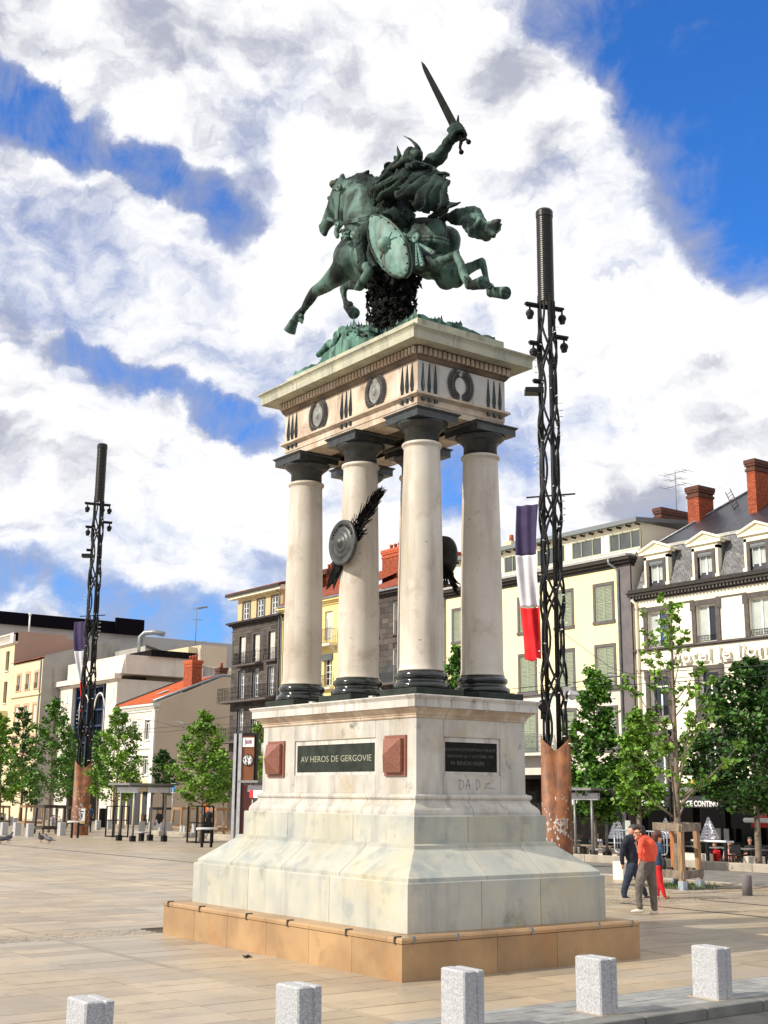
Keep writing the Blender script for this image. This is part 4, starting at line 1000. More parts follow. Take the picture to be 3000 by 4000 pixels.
# shield with ridge
SX = -.93
outl = [(612,966),(592,1000),(586,1050),(592,1110),(610,1170),(640,1230),(680,1280),(725,1318),(770,1336),(805,1332),(826,1305),(834,1260),(830,1200),(815,1140),(790,1085),(755,1040),(712,1000),(665,972)]
ridge = [(612,966),(660,1040),(705,1120),(750,1200),(795,1290),(805,1332)]
O_ = [pt(z1, a, b, SX) for a, b in outl]; n = len(O_)
def rpt(t):
    x = t*(len(ridge)-1); i = min(int(x), len(ridge)-2); f = x-i; a = ridge[i][0]*(1-f)+ridge[i+1][0]*f; b = ridge[i][1]*(1-f)+ridge[i+1][1]*f
    return pt(z1, a, b, SX)+np.array([-.13*math.sin(math.pi*min(max(t,.02),.98))**.6, 0, 0])
Rg = []
for (a, b) in outl:
    k = min(max(((a-612)*193+(b-966)*366)/(193**2+366**2), 0.02), .98); Rg.append(rpt(k))
sh = MB(); nn = 5; vs = []
for q in range(nn+1):
    f = q/nn
    for i in range(n): vs.append(O_[i]*(1-f)+Rg[i]*f+np.array([-.03*math.sin(math.pi*f),0,0]))
bk = [p+np.array([.05,0,0]) for p in O_]
fs = [(q*n+i, q*n+(i+1)%n, (q+1)*n+(i+1)%n, (q+1)*n+i) for q in range(nn) for i in range(n)]
b0 = len(vs); vs += bk; fs += [(b0+i, b0+(i+1)%n, (i+1)%n, i) for i in range(n)]+[tuple(b0+i for i in range(n))]
sh.add(vs, fs, False)
shield = sh.build('shield', 'bronze_pale', st_, recalc=True, label='long oval bronze shield at the rider\'s left side')
MB().tube([p+np.array([-.01,0,0]) for p in O_]+[O_[0]+np.array([-.01,0,0])], .022, 8).build('shield_rim', 'bronze', shield)
bs = MB(); c = rpt(.48); bs.sph(c+np.array([.0,0,0]), .13, 14, 8)
for dy, dz in ((.22,.1),(-.2,.14),(.1,-.22),(-.14,-.1)):
    bs.tube([c, c+np.array([-.02,dy,dz])], [.02,.016], 6)
bs.build('shield_boss', 'bronze_pale', shield)
rv = MB()
for p in O_[::1]: rv.sph(p*.93+rpt(.5)*.07+np.array([-.03,0,0]), .016, 6, 4)
rv.build('rivet', 'bronze', shield, kind='stuff')
# ---- rock base, stump of foliage, fallen warrior
nx, ny = 30, 60; vs = []; BX, BY = .80, 1.80; rb = random.Random(4)
def rock(x, y):
    e = min(1, (1-abs(x)/BX)*3.2)*min(1, (1-abs(y)/BY)*3.2); e = max(e, 0)
    nse = .06*math.sin(7*x+3*y)+.05*math.sin(11*y-4*x+1)+.04*math.sin(19*x+13*y)
    k = .45+.55*min(1, max(0, (y+.6)/1.0)); return (.16+.08*math.sin(3.1*y+.6)+(.28+.14*math.sin(2.6*y+1.4))*e**.7+nse*.7)*k
for j in range(ny+1):
    for i in range(nx+1):
        x = -BX+2*BX*i/nx; y = -BY+2*BY*j/ny; ed = i in (0, nx) or j in (0, ny)
        vs.append((x*(1.0 if not ed else 1.01), y, 9.58+max(.05, rock(x, y))+rb.uniform(-.02,.02)))
fs = [(j*(nx+1)+i, j*(nx+1)+i+1, (j+1)*(nx+1)+i+1, (j+1)*(nx+1)+i) for j in range(ny) for i in range(nx)]
rk = MB(); rk.add(vs, fs, True)
# skirt
per = [i for i in range(nx+1)]+[j*(nx+1)+nx for j in range(1, ny+1)]+[ny*(nx+1)+i for i in range(nx-1, -1, -1)]+[j*(nx+1) for j in range(ny-1, 0, -1)]
b0 = len(rk.v); 
for k in per: rk.v.append((vs[k][0]*1.02, vs[k][1]*1.005, 9.575))
m_ = len(per); rk.f += [(per[k], b0+k, b0+(k+1)%m_, per[(k+1)%m_]) for k in range(m_)]; rk.sm += [False]*m_
rk.build('rock_base', 'bronze_verdigris', st_)
fo = MB(); rf = random.Random(9)
pb = pt(zc, 790, 560, .0); ptp = pt(zc, 790, 170, .0)
fo.tube([(0, pb[1], 9.7), (0, (pb[1]+ptp[1])/2, (pb[2]+ptp[2])/2), (0, ptp[1], ptp[2])], [.28,.20,.28], 14)
lv = MB()
for i in range(900):
    t = rf.random(); zc_ = 9.85+t*(ptp[2]-9.75); cyy = pb[1]*(1-t)+ptp[1]*t; rr_ = .25-.05*math.sin(t*3.1)+rf.uniform(-.03,.16)+.14*(1-t)**3+.10*t**4
    th = rf.uniform(0, 2*math.pi); c = np.array([rr_*math.cos(th), cyy+rr_*1.15*math.sin(th), zc_]); o = np.array([math.cos(th), math.sin(th), rf.uniform(-.5,.5)]); o /= np.linalg.norm(o)
    s_t = np.cross(o, [0,0,1]); s_t /= np.linalg.norm(s_t); a = rf.uniform(0, 6.28); uu = s_t*math.cos(a)+np.cross(o, s_t)*math.sin(a); vv = np.cross(o, uu); L_ = rf.uniform(.06,.13)
    lv.add([c-uu*L_*.6, c+vv*L_*.6+o*.03, c+uu*L_+o*.07, c-vv*L_*.6+o*.02, c+o*.08], [(0,3,4),(3,2,4),(2,1,4),(1,0,4),(0,1,2,3)])
fo.build('stump', 'bronze_black', st_); lv.build('foliage', 'bronze_black', st_, kind='stuff')
l2 = MB()
for i in range(220):
    x, y = rf.uniform(-.78,.2), rf.uniform(-1.7,.5); z_ = 9.6+max(.05, rock(x, y)); c = np.array([x, y, z_]); h_ = rf.uniform(.05,.14); a = rf.uniform(0, 6.28); d = np.array([math.cos(a), math.sin(a), 0])*.05
    l2.add([c-d, c+d, c+d*.3+(rf.uniform(-.04,.04), 0, h_), c-np.cross(d, [0,0,1])], [(0,1,2),(1,3,2),(3,0,2)])
l2.build('foliage', 'bronze', st_, kind='stuff')
FW = SC()
chain(FW, zc, [(640,595,-.62,26),(590,605,-.62,28),(520,620,-.62,34),(440,635,-.60,42),(395,640,-.55,48)])
chain(FW, zc, [(345,690,-.58,34),(350,640,-.58,36),(390,600,-.58,34),(450,590,-.55,26),(475,600,-.55,20)])
chain(FW, zc, [(390,650,-.4,60),(340,740,-.3,60),(290,800,-.3,55)])
chain(FW, zc, [(320,740,-.45,34),(285,705,-.45,32),(235,760,-.45,28),(195,805,-.45,22)])
ball(FW, zc, 560, 600, -.5, 44); ball(FW, zc, 625, 590, -.66, 34)
for k in range(4): chain(FW, zc, [(630,585+k*9,-.68,10),(655,583+k*10,-.68,9),(672,592+k*9,-.68,7)], 8)
FW.build('fallen_warrior', 'bronze_verdigris', st_, vox=.026, smooth=2, disp=[(.16,.05),(.06,.02)])
# ================================================================ BUILDINGS  (facades on planes x = const, facing -x)
X0 = 38.0
def fy(px, py, X=X0): return float(at_x(px, py, X)[1])
def fz(px, py, X=X0): return float(at_x(px, py, X)[2])
def wall_x(mb, X, y0, y1, z0, z1, holes=(), dp=.28):
    ys = sorted({y0, y1} | {min(max(v, y0), y1) for h in holes for v in h[:2]}); zs = sorted({z0, z1} | {min(max(v, z0), z1) for h in holes for v in h[2:]})
    for a, b in zip(ys[:-1], ys[1:]):
        run = None
        for c, d in zip(zs[:-1], zs[1:]):
            m_, n_ = (a+b)/2, (c+d)/2; inh = any(h[0] < m_ < h[1] and h[2] < n_ < h[3] for h in holes)
            if inh:
                if run is not None: mb.quad((X,b,run),(X,a,run),(X,a,c),(X,b,c)); run = None
            elif run is None: run = c
        if run is not None: mb.quad((X,b,run),(X,a,run),(X,a,z1),(X,b,z1))
    for (a, b, c, d) in holes:
        mb.quad((X,a,c),(X+dp,a,c),(X+dp,a,d),(X,a,d)); mb.quad((X,b,c),(X,b,d),(X+dp,b,d),(X+dp,b,c))
        mb.quad((X,a,d),(X+dp,a,d),(X+dp,b,d),(X,b,d)); mb.quad((X,a,c),(X,b,c),(X+dp,b,c),(X+dp,a,c))
def shell(mb, X, y0, y1, z0, z1, deep=12):   # sides, back and top of a block behind a facade
    mb.quad((X,y0,z0),(X+deep,y0,z0),(X+deep,y0,z1),(X,y0,z1)); mb.quad((X,y1,z0),(X,y1,z1),(X+deep,y1,z1),(X+deep,y1,z0))
    mb.quad((X,y0,z1),(X+deep,y0,z1),(X+deep,y1,z1),(X,y1,z1)); mb.quad((X+deep,y0,z0),(X+deep,y1,z0),(X+deep,y1,z1),(X+deep,y0,z1))
def surround(X, h, w, par, mat, proud=.06, sill=.12, ears=0, nm='window_surround', top=None):
    a, b, c, d = h; t = top or w; m_ = MB()
    m_.box(X-proud, X-.002, a-w, a-.001, c-.0, d).box(X-proud, X-.002, b+.001, b+w, c-.0, d).box(X-proud, X-.002, a-w, b+w, d+.001, d+t)
    if ears: m_.box(X-proud-.02, X-proud-.001, a-w-ears, a-w*.2, d-.25, d+t+.05).box(X-proud-.02, X-proud-.001, b+w*.2, b+w+ears, d-.25, d+t+.05)
    if sill: m_.box(X-proud-.05, X-.002, a-w-.03, b+w+.03, c-sill, c-.001)
    return m_.build(nm, mat, par)
def window(X, h, par, fr='window_white', gl='glass', rows=1, transom=None, dp=.22, open_=0, fw=.07, gl2=None):
    a, b, c, d = h; x = X+dp; f = MB(); m_ = (a+b)/2
    f.box(x-.05, x, a, a+fw, c, d).box(x-.05, x, b-fw, b, c, d).box(x-.05, x, a+fw+.001, b-fw-.001, d-fw, d).box(x-.05, x, a+fw+.001, b-fw-.001, c, c+fw)
    f.box(x-.06, x-.002, m_-fw*.7, m_+fw*.7, c+fw+.001, (transom or d-fw)-.001)
    if transom: f.box(x-.06, x-.002, a+fw+.001, b-fw-.001, transom, transom+fw)
    zt_ = (transom or d-fw)
    for k in range(1, rows):
        z = c+fw+(zt_-c-fw)*k/rows
        f.box(x-.04, x-.004, a+fw+.001, m_-fw*.7-.001, z-.02, z+.02).box(x-.04, x-.004, m_+fw*.7+.001, b-fw-.001, z-.02, z+.02)
    fo_ = f.build('window', fr, par)
    for s_, (p, q) in enumerate(((a+fw, m_-fw*.7), (m_+fw*.7, b-fw))):
        MB().quad((x-.012,q,c+fw),(x-.012,p,c+fw),(x-.012,p,zt_),(x-.012,q,zt_)).build('pane', (gl2 or gl) if s_ else gl, fo_)
    if transom: MB().quad((x-.012,b-fw,transom+fw),(x-.012,a+fw,transom+fw),(x-.012,a+fw,d-fw),(x-.012,b-fw,d-fw)).build('pane', 'glass', fo_)
    return fo_
def shutters(X, h, par, mat='shutter_green', slat=.07, dp=.05, nm='shutter', closed=True, jut=0):
    a, b, c, d = h; m_ = (a+b)/2
    for (p, q) in ((a+.01, m_-.006), (m_+.006, b-.01)):
        s = MB(); x = X+dp; fw = .06
        s.box(x-.04, x, p, p+fw, c+.01, d-.01).box(x-.04, x, q-fw, q, c+.01, d-.01)
        for z in (c+.01, c+(d-c)*.48, d-.01-fw): s.box(x-.04, x, p+fw+.001, q-fw-.001, z, z+fw)
        if slat:
            z = c+.09
            while z < d-.10:
                if abs(z-(c+(d-c)*.5)) > .06: s.add([(x-.035,p+fw,z),(x-.035,q-fw,z),(x-.005,q-fw,z+slat*.75),(x-.005,p+fw,z+slat*.75)], [(0,1,2,3)])
                z += slat
            s.quad((x-.001,q-fw,c+.02),(x-.001,p+fw,c+.02),(x-.001,p+fw,d-.02),(x-.001,q-fw,d-.02))
        else: s.box(x-.03, x-.002, p+fw+.001, q-fw-.001, c+.02, d-.02)
        s.build(nm, mat, par)
def cornice_x(X, y0, y1, steps, par, mat, nm='cornice', deep=.3):
    m_ = MB()
    for (o, za_, zb_) in steps: m_.box(X-o, X+deep, y0-o*.6, y1+o*.6, za_, zb_-.002)
    return m_.build(nm, mat, par)
def railing(X, y0, y1, z0, h, par, mat='ironwork', jut=.5, sp=.11, scroll=False, nm='balcony_rail', slab=None, rr=.012):
    m_ = MB(); pts = [(X, y0), (X-jut, y0), (X-jut, y1), (X, y1)] if jut > .15 else [(X-jut, y0), (X-jut, y1)]
    for z in (z0+.05, z0+h): m_.tube([(x, y, z) for x, y in pts], rr*1.3, 4, smooth=False)
    if scroll: m_.tube([(x, y, z0+h-.12) for x, y in pts], rr, 4, smooth=False)
    for (p, q) in zip(pts[:-1], pts[1:]):
        L_ = math.dist(p, q); n = max(1, int(L_/sp))
        for i in range(n+1):
            t = i/n; x, y = p[0]+(q[0]-p[0])*t, p[1]+(q[1]-p[1])*t
            m_.box(x-rr*.7, x+rr*.7, y-rr*.7, y+rr*.7, z0+.05, z0+h)
            if scroll and i < n:
                cx, cy = p[0]+(q[0]-p[0])*(t+.5/n), p[1]+(q[1]-p[1])*(t+.5/n); dx, dy = (q[0]-p[0])/L_, (q[1]-p[1])/L_
                for zc_, r_ in ((z0+h*.28, sp*.42), (z0+h*.62, sp*.42)):
                    m_.tube([(cx+dx*r_*math.cos(a), cy+dy*r_*math.cos(a), zc_+1.5*r_*math.sin(a)) for a in [k*math.pi/3 for k in range(7)]], rr*.7, 3, caps=False, smooth=False)
    o = m_.build(nm, mat, par)
    return o
def slab_x(X, y0, y1, z, par, mat, jut=.6, th=.14, br=0):
    m_ = MB().box(X-jut, X+.05, y0, y1, z-th, z)
    for i in range(br):
        y = y0+.25+(y1-y0-.5)*i/max(1, br-1); m_.prism([(X-jut*.85, z-th-.003), (X, z-th-.003), (X, z-th-.45), (X-.12, z-th-.35)], y-.07, y+.07, 'y')
    return m_.build('balcony_slab', mat, par)
def pipe(pts, r, par, mat='zinc', nm='downpipe'): return MB().tube(pts, r, 8).build(nm, mat, par)
def chimney(x0, x1, y0, y1, z0, z1, par, pots=0, nm='chimney', body='brick_red', cap='chimney_cap'):
    c = MB().box(x0+.012, x1-.012, y0+.012, y1-.012, z0-1.2, z1-.25).build(nm, 'mortar', par)
    b = MB(); z = z0-1.0; k = 0; bh, bl = .085, .24
    while z < z1-.62:
        for face in range(4):
            ln, st_a = ((y1-y0), y0) if face in (0, 2) else ((x1-x0), x0); off = (k % 2)*bl*.5; t = st_a-off
            while t < st_a+ln-.01:
                a_, b_ = max(t, st_a)+.005, min(t+bl, st_a+ln)-.005
                if b_-a_ > .02:
                    if face == 0: b.box(x0, x0+.02, a_, b_, z, z+bh-.012)
                    elif face == 2: b.box(x1-.02, x1, a_, b_, z, z+bh-.012)
                    elif face == 1: b.box(a_, b_, y1-.02, y1, z, z+bh-.012)
                    else: b.box(a_, b_, y0, y0+.02, z, z+bh-.012)
                t += bl
        z += bh; k += 1
    b.build('brickwork', body, c, kind='stuff')
    t = MB(); zz = z1-.62
    for o, h_ in ((.05,.14),(.0,.13),(.06,.13),(.09,.22)): t.box(x0-o, x1+o, y0-o, y1+o, zz, zz+h_-.003); zz += h_
    t.build('chimney_cap', cap, c)
    for i in range(pots):
        yy = y0+(y1-y0)*(i+.5)/pots; MB().lathe([(.13,0),(.11,.35),(.14,.4),(.14,.5),(.10,.5)], ((x0+x1)/2, yy, z1-.02), 12).build('chimney_pot', 'terracotta_pot', c)
    return c
def tile_roof(x0, z0, x1, z1, y0, y1, par, mat, tw=.26, th=.30, nm='roof_tiles', under='mortar'):
    """tiled slope rising from (x0,z0) to (x1,z1)"""
    L_ = math.hypot(x1-x0, z1-z0); ux, uz = (x1-x0)/L_, (z1-z0)/L_; n_ = (-uz, ux)
    MB().quad((x0,y1,z0),(x0,y0,z0),(x1,y0,z1),(x1,y1,z1)).build('roof', under, par)
    m_ = MB(); k = 0; s = 0
    while s < L_-.05:
        y = y0; e = min(s+th*1.12, L_)
        while y < y1-.02:
            q = min(y+tw*.94, y1)
            a = (x0+ux*s+n_[0]*.05, z0+uz*s+n_[1]*.05); b_ = (x0+ux*e+n_[0]*.015, z0+uz*e+n_[1]*.015); mid = (y+q)/2; hh = .035
            m_.add([(a[0],q,a[1]),(a[0]+n_[0]*hh,mid,a[1]+n_[1]*hh),(a[0],y,a[1]),(b_[0],y,b_[1]),(b_[0]+n_[0]*hh,mid,b_[1]+n_[1]*hh),(b_[0],q,b_[1]),(a[0]-n_[0]*.05,q,a[1]-n_[1]*.05),(a[0]-n_[0]*.05,y,a[1]-n_[1]*.05)], [(0,1,4,5),(1,2,3,4),(6,7,2,1,0)])
            y += tw
        s += th; k += 1
    return m_.build(nm, mat, par, kind='stuff')
# ---------------------------------------------------------------- hotel
hy0, hy1 = 12.0, 28.95
ht = thing('hotel_building', 'cream hotel with slate mansard, pedimented dormers and raised letters on its front', 'building', (X0,(hy0+hy1)/2,0))
wc = [27.45, 24.22, 20.98, 17.74, 14.5]; hw = .62
H3 = [(c-hw, c+hw, 9.86, 11.72) for c in wc]; H2 = [(c-hw, c+hw, 6.28, 8.42) for c in wc]; H1 = [(c-hw, c+hw, 2.75, 5.34) for c in wc]
w = MB(); wall_x(w, X0, hy0, hy1, -1.6, 12.55, H3+H2+H1, .35); shell(w, X0, hy0, hy1, -1.6, 12.5, 13); w.build('wall', 'cream_white', ht)
for i, h in enumerate(H3): surround(X0, h, .26, ht, 'lava_trim', .08, 0, .07); window(X0, h, ht, gl='glass_blue' if i == 0 else ('glass' if i == 1 else 'glass_curtain'), gl2='glass_curtain'); railing(X0+.05, h[0]+.02, h[1]-.02, h[2]+.0, .32, ht, jut=.0, sp=.09, nm='window_rail', rr=.014)
for i, h in enumerate(H2): surround(X0, h, .26, ht, 'lava_trim', .08, .30, .05); window(X0, h, ht, transom=h[3]-.62, gl='glass'); railing(X0+.05, h[0]+.02, h[1]-.02, h[2], .55, ht, jut=.0, sp=.08, nm='window_rail', rr=.014)
for i, h in enumerate(H1): surround(X0, h, .26, ht, 'lava_trim', .08, 0, .05); window(X0, h, ht, transom=h[3]-.50, gl='glass_dim')
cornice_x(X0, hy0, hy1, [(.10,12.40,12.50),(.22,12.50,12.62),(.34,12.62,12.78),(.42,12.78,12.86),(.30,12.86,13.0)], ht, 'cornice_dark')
dn = MB(); y = hy0
while y < hy1: dn.box(X0-.30, X0-.10, y, y+.10, 12.47, 12.60); y += .22
dn.build('modillions', 'lava_trim', ht, kind='stuff')
cornice_x(X0, hy0, hy1, [(.06,9.66,9.74),(.14,9.74,9.84)], ht, 'lava_trim', 'string_course')
for z in (11.99, 8.72): 
    ys = [hy0]+sum([[c-hw-.33, c+hw+.33] for c in sorted(wc)], [])+[hy1]
    for a, b in zip(ys[::2], ys[1::2]): MB().box(X0-.05, X0-.002, a, b, z-.03, z+.04).build('string_course', 'lava_trim', ht)
letters('raised_letter', 'hotel le lion', 'white_trim', ht, (X0-.16, 26.35, 8.89), .95, .05, (0,-1,0), 5.75, .010)
# mansard
MX, MZ = X0+.95, 15.35
ms = MB(); ms.quad((X0+.12,hy1,12.98),(X0+.12,hy0,12.98),(MX,hy0,MZ),(MX,hy1-.35,MZ)); ms.quad((X0+.12,hy1,12.98),(MX,hy1-.35,MZ),(X0+13,hy1-.35,MZ),(X0+13,hy1,12.98))
RX, RZ, RY = X0+7.0, 19.35, 25.4
ms.quad((MX-.04,hy1-.3,MZ),(MX-.04,hy0,MZ),(RX,hy0,RZ),(RX,RY,RZ)); ms.add([(MX-.04,hy1-.3,MZ),(RX,RY,RZ),(RX,hy1-.3,MZ)], [(0,1,2)]); ms.add([(RX,RY,RZ),(RX,hy0,RZ),(RX+6,hy0,MZ),(RX+6,hy1-.3,MZ)], [(0,1,2,3)])
ms.build('mansard_roof', 'slate_dark', ht)
MB().box(MX-.10, MX+.02, hy0, hy1-.33, MZ-.10, MZ+.06).build('roof_flashing', 'lead_pale', ht)
MB().box(RX-.12, RX+.12, hy0, RY, RZ-.02, RZ+.10).build('ridge', 'zinc', ht)
MB().tube([(MX-.04,hy1-.3,MZ+.03),(RX,RY,RZ+.06)], .06, 6).build('hip_flashing', 'zinc', ht)
dorm = [(c-.46, c+.46, 13.05, 14.40) for c in wc]
tl = unit('slate', 'slate'); sr_ = random.Random(5); cnt = 0; rest = MB()
ang = math.atan2(MZ-12.98, MX-X0-.12); sl_ = MB()
L_m = math.hypot(MZ-12.98, MX-X0-.12); ux, uz = math.cos(ang), math.sin(ang)
sme = MB().add([(-.012,-.5,-.5),(-.012,.5,-.5),(-.004,.5,.5),(-.004,-.5,.5),(.0,-.5,-.5),(.0,.5,-.5)], [(1,0,3,2),(0,1,5,4)]).mesh('slate'); sme.materials.append(MAT['slate'])
allsl = []
k = 0; s = 0.0
while s < L_m-.08:
    y = hy0+(k % 2)*.14
    while y < hy1-.1-s*.14:
        a, b = y, min(y+.27, hy1-.05-s*.15); zc_ = 12.98+uz*(s+.07); ok = all(not (d[0]-.42 < (a+b)/2 < d[1]+.42 and zc_ < 14.95) for d in dorm)
        if ok and b-a > .05: allsl.append((a, b, s, k))
        y += .28
    s += .14; k += 1
allsl.sort(key=lambda q: -q[0])
for i, (a, b, s, k) in enumerate(allsl):
    x = X0+.12+ux*(s+.075); z = 12.98+uz*(s+.075)
    if i < 298 and a > 18:
        o = piece('slate', sme, (x-.006, (a+b)/2, z+.003), ht, (1, b-a-.008, .15)); o.rotation_euler = (0, math.pi/2-ang, 0)
    else:
        n_ = np.array([-uz, 0, ux]); u_ = np.array([ux, 0, uz]); c = np.array([x, 0, z]); p0 = c-u_*.075+n_*.014; p1 = c+u_*.075+n_*.006
        rest.add([(p0[0],a+.004,p0[2]),(p0[0],b-.004,p0[2]),(p1[0],b-.004,p1[2]),(p1[0],a+.004,p1[2]),(p0[0]-n_[0]*.014,a+.004,p0[2]-n_[2]*.014),(p0[0]-n_[0]*.014,b-.004,p0[2]-n_[2]*.014)], [(1,0,3,2),(0,1,5,4)])
rest.build('slates', 'slate', ht, kind='stuff')
for h in dorm:
    a, b, c, d = h; xf = X0+.10; m_ = MB()
    m_.box(xf, xf+2.2, a-.36, a-.20, c-.02, d+.30).box(xf, xf+2.2, b+.20, b+.36, c-.02, d+.30).box(xf, xf+2.2, a-.36, b+.36, d+.14, d+.42)
    m_.box(xf-.12, xf+.3, a-.62, b+.62, d+.42, d+.53).box(xf-.06, xf+.25, a-.44, a-.18, c-.02, c+.18).box(xf-.06, xf+.25, b+.18, b+.44, c-.02, c+.18)
    cy_ = (a+b)/2; zb_ = d+.53
    m_.prism([(a-.66, zb_+.001), (b+.66, zb_+.001), (b+.66, zb_+.07), (cy_, zb_+.46), (a-.66, zb_+.07)], xf-.02, xf+1.2, 'x')
    for sgn in (-1, 1):
        e = cy_+sgn*(.46+.68); m_.add([(xf-.14,e,zb_+.04),(xf-.14,cy_,zb_+.46),(xf-.14,cy_,zb_+.58),(xf-.14,e,zb_+.14),(xf+.1,e,zb_+.04),(xf+.1,cy_,zb_+.46),(xf+.1,cy_,zb_+.58),(xf+.1,e,zb_+.14)], [(0,1,2,3),(4,7,6,5),(0,4,5,1),(3,2,6,7),(0,3,7,4)])
    o = m_.build('dormer', 'cream_white', ht, recalc=True)
    MB().prism([(cy_-.38, zb_+.12), (cy_+.38, zb_+.12), (cy_, zb_+.34)], xf-.045, xf-.021, 'x').build('pediment_panel', 'cream', o)
    t = MB(); t.box(xf-.05, xf+.02, a-.19, a, c, d+.13).box(xf-.05, xf+.02, b, b+.19, c, d+.13).box(xf-.05, xf+.02, a-.0, b+.0, d+.0, d+.13); t.build('dormer_surround', 'lava_trim', o)
    window(xf, h, ht, gl='glass_curtain', dp=.18)
    v = MB(); v.box(xf-.03, xf-.01, a+.02, b-.02, d-.16, d+.02)
    for q in range(9): v.lathe([(.045,-.01),(.045,.01)], (xf-.02, a+.08+q*.095, d-.17), 8, ax='x')
    v.build('lambrequin', 'iron_grey', o)
    cs_ = MB(); cs_.quad((xf+.3,b+.37,c),(xf+.3,b+.37,d+.45),(xf+1.4,b+.37,d+.45),(xf+1.0,b+.37,c)); cs_.quad((xf+.3,a-.37,c),(xf+1.0,a-.37,c),(xf+1.4,a-.37,d+.45),(xf+.3,a-.37,d+.45)); cs_.build('dormer_cheek', 'slate', o)
# chimneys on hotel roof
def roof_chimney(xa, wd, c_px, l_px, ybot, ytop):
    p_, q_, t__ = at_x(c_px, ybot, xa), at_x(l_px, ybot, xa), at_x(c_px, ytop, xa); return chimney(xa, xa+wd, float(p_[1]), float(q_[1]), float(p_[2]), float(t__[2]), ht)
roof_chimney(X0+3.3, 1.25, 2735, 2690, 2081, 1893); roof_chimney(X0+2.9, 3.2, 2958, 2924, 2005, 1788)
ck = roof_chimney(X0+5.4, 2.4, 2585, 2558, 2060, 1980)
for (xa, ya, za_, xb, yb, zb_) in ((X0+4.0,25.2,17.25,X0+4.3,26.0,18.5),(X0+4.0,23.6,16.9,X0+4.4,22.4,19.3)):
    ld = MB(); a = np.array([xa,ya,za_]); b = np.array([xb,yb,zb_]); side = np.array([.40,0,.27])
    ld.tube([a,b], .025, 5).tube([a+side,b+side], .025, 5)
    n_ = 7
    for i in range(1, n_): ld.tube([a+(b-a)*i/n_, a+side+(b-a)*i/n_], .018, 4)
    ld.build('roof_ladder', 'rust_ladder', ht)
an = MB(); ax0 = at_x(2643, 1990, X0+7.5); bx, by, bz = ax0; an.tube([(bx,by,bz-1),(bx,by,bz+2.35)], .03, 5)
for z, l in ((2.25, .9), (1.85, .5), (1.45, .85)):
    an.tube([(bx,by-l,bz+z),(bx,by+l,bz+z)], .018, 4)
    for k in (-1,-.5,.5,1): an.tube([(bx-.5,by+l*k,bz+z),(bx+.5,by+l*k,bz+z)], .012, 4)
an.build('aerial', 'iron_grey', ht)
pipe([(X0-.35,28.85,12.45),(X0-.08,28.75,12.2),(X0-.08,28.72,3.0)], .07, ht, 'cream_white')
# ---------------------------------------------------------------- cream building with green shutters
cy0, cy1 = 29.15, 45.1
cb = thing('shuttered_building', 'pale yellow building with grey framed green louvred shutters and an attic of windows', 'building', (X0,37,0))
cc_ = [31.17, 34.25, 37.33, 40.38, 43.42]; sw_ = .62
C3 = [(c-sw_, c+sw_, 11.62, 13.55) for c in cc_]; C2 = [(c-sw_, c+sw_, 8.12, 10.18) for c in cc_]; C1 = [(c-sw_, c+sw_, 4.75, 6.85) for c in cc_]
w = MB(); wall_x(w, X0, cy0, cy1, 7.95, 14.4, C3+C2, .3); w.build('wall', 'cream', cb)
w = MB(); wall_x(w, X0, cy0, cy1, 3.4, 7.95, C1, .3); shell(w, X0, cy0, cy1, -1.6, 15.1, 12); w.build('lower_wall', 'white_stone', cb)
for h in C3+C2+C1: surround(X0, h, .17, cb, 'surround_grey', .04, .17); shutters(X0, h, cb, slat=.075)
MB().box(X0-.05, X0+.05, cy0+.0, cy0+.83, -1.6, 14.42).build('pilaster', 'pilaster_grey', cb)
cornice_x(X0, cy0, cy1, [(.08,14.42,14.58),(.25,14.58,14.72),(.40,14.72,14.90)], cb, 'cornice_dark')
MB().box(X0-.46, X0+.4, cy0-.1, cy1+.1, 14.90, 15.04).build('gutter', 'lead_pale', cb)
cornice_x(X0, cy0, cy1, [(.05,7.78,7.88),(.10,7.88,7.96)], cb, 'surround_grey', 'string_course')
ax_ = X0+.9
w = MB(); aw = []
az0_, az1_ = float(at_x(2440, 2147, ax_)[2]), float(at_x(2440, 2078, ax_)[2])
for k in range(6):
    yc = float(at_x(2440, 2110, ax_)[1])+k*2.92
    if yc+1.15 < cy1: aw.append((yc-1.16, yc+1.16, az0_, az1_))
wall_x(w, ax_, cy0+.1, cy1, 15.0, 16.95, aw, .15); w.quad((ax_,cy0+.1,15.0),(ax_+8,cy0+.1,15.0),(ax_+8,cy0+.1,16.9),(ax_,cy0+.1,16.95)); w.quad((X0+.3,cy1,15.04),(X0+.3,cy0,15.04),(ax_,cy0,15.5),(ax_,cy1,15.5)); w.build('attic_wall', 'cream_white', cb)
MB().box(ax_-.12, ax_+.02, cy0+.1, cy1, az0_-.18, az0_-.06).build('attic_sill', 'lead_pale', cb)
rf_ = MB(); rf_.add([(ax_-.45,cy0-.1,16.90),(ax_-.45,cy1,16.90),(ax_+7,cy1,17.6),(ax_+7,cy0-.1,17.6),(ax_-.45,cy0-.1,17.14),(ax_-.45,cy1,17.14),(ax_+7,cy1,17.8),(ax_+7,cy0-.1,17.8)], [(0,1,2,3),(7,6,5,4),(0,4,5,1),(0,3,7,4),(1,5,6,2)]); rf_.build('attic_roof', 'iron_grey', cb)
rb_ = MB(); y = cy0
while y < cy1: rb_.box(ax_-.38, ax_, y, y+.06, 16.74, 16.86); y += .7
rb_.build('rafters', 'cornice_dark', cb, kind='stuff')
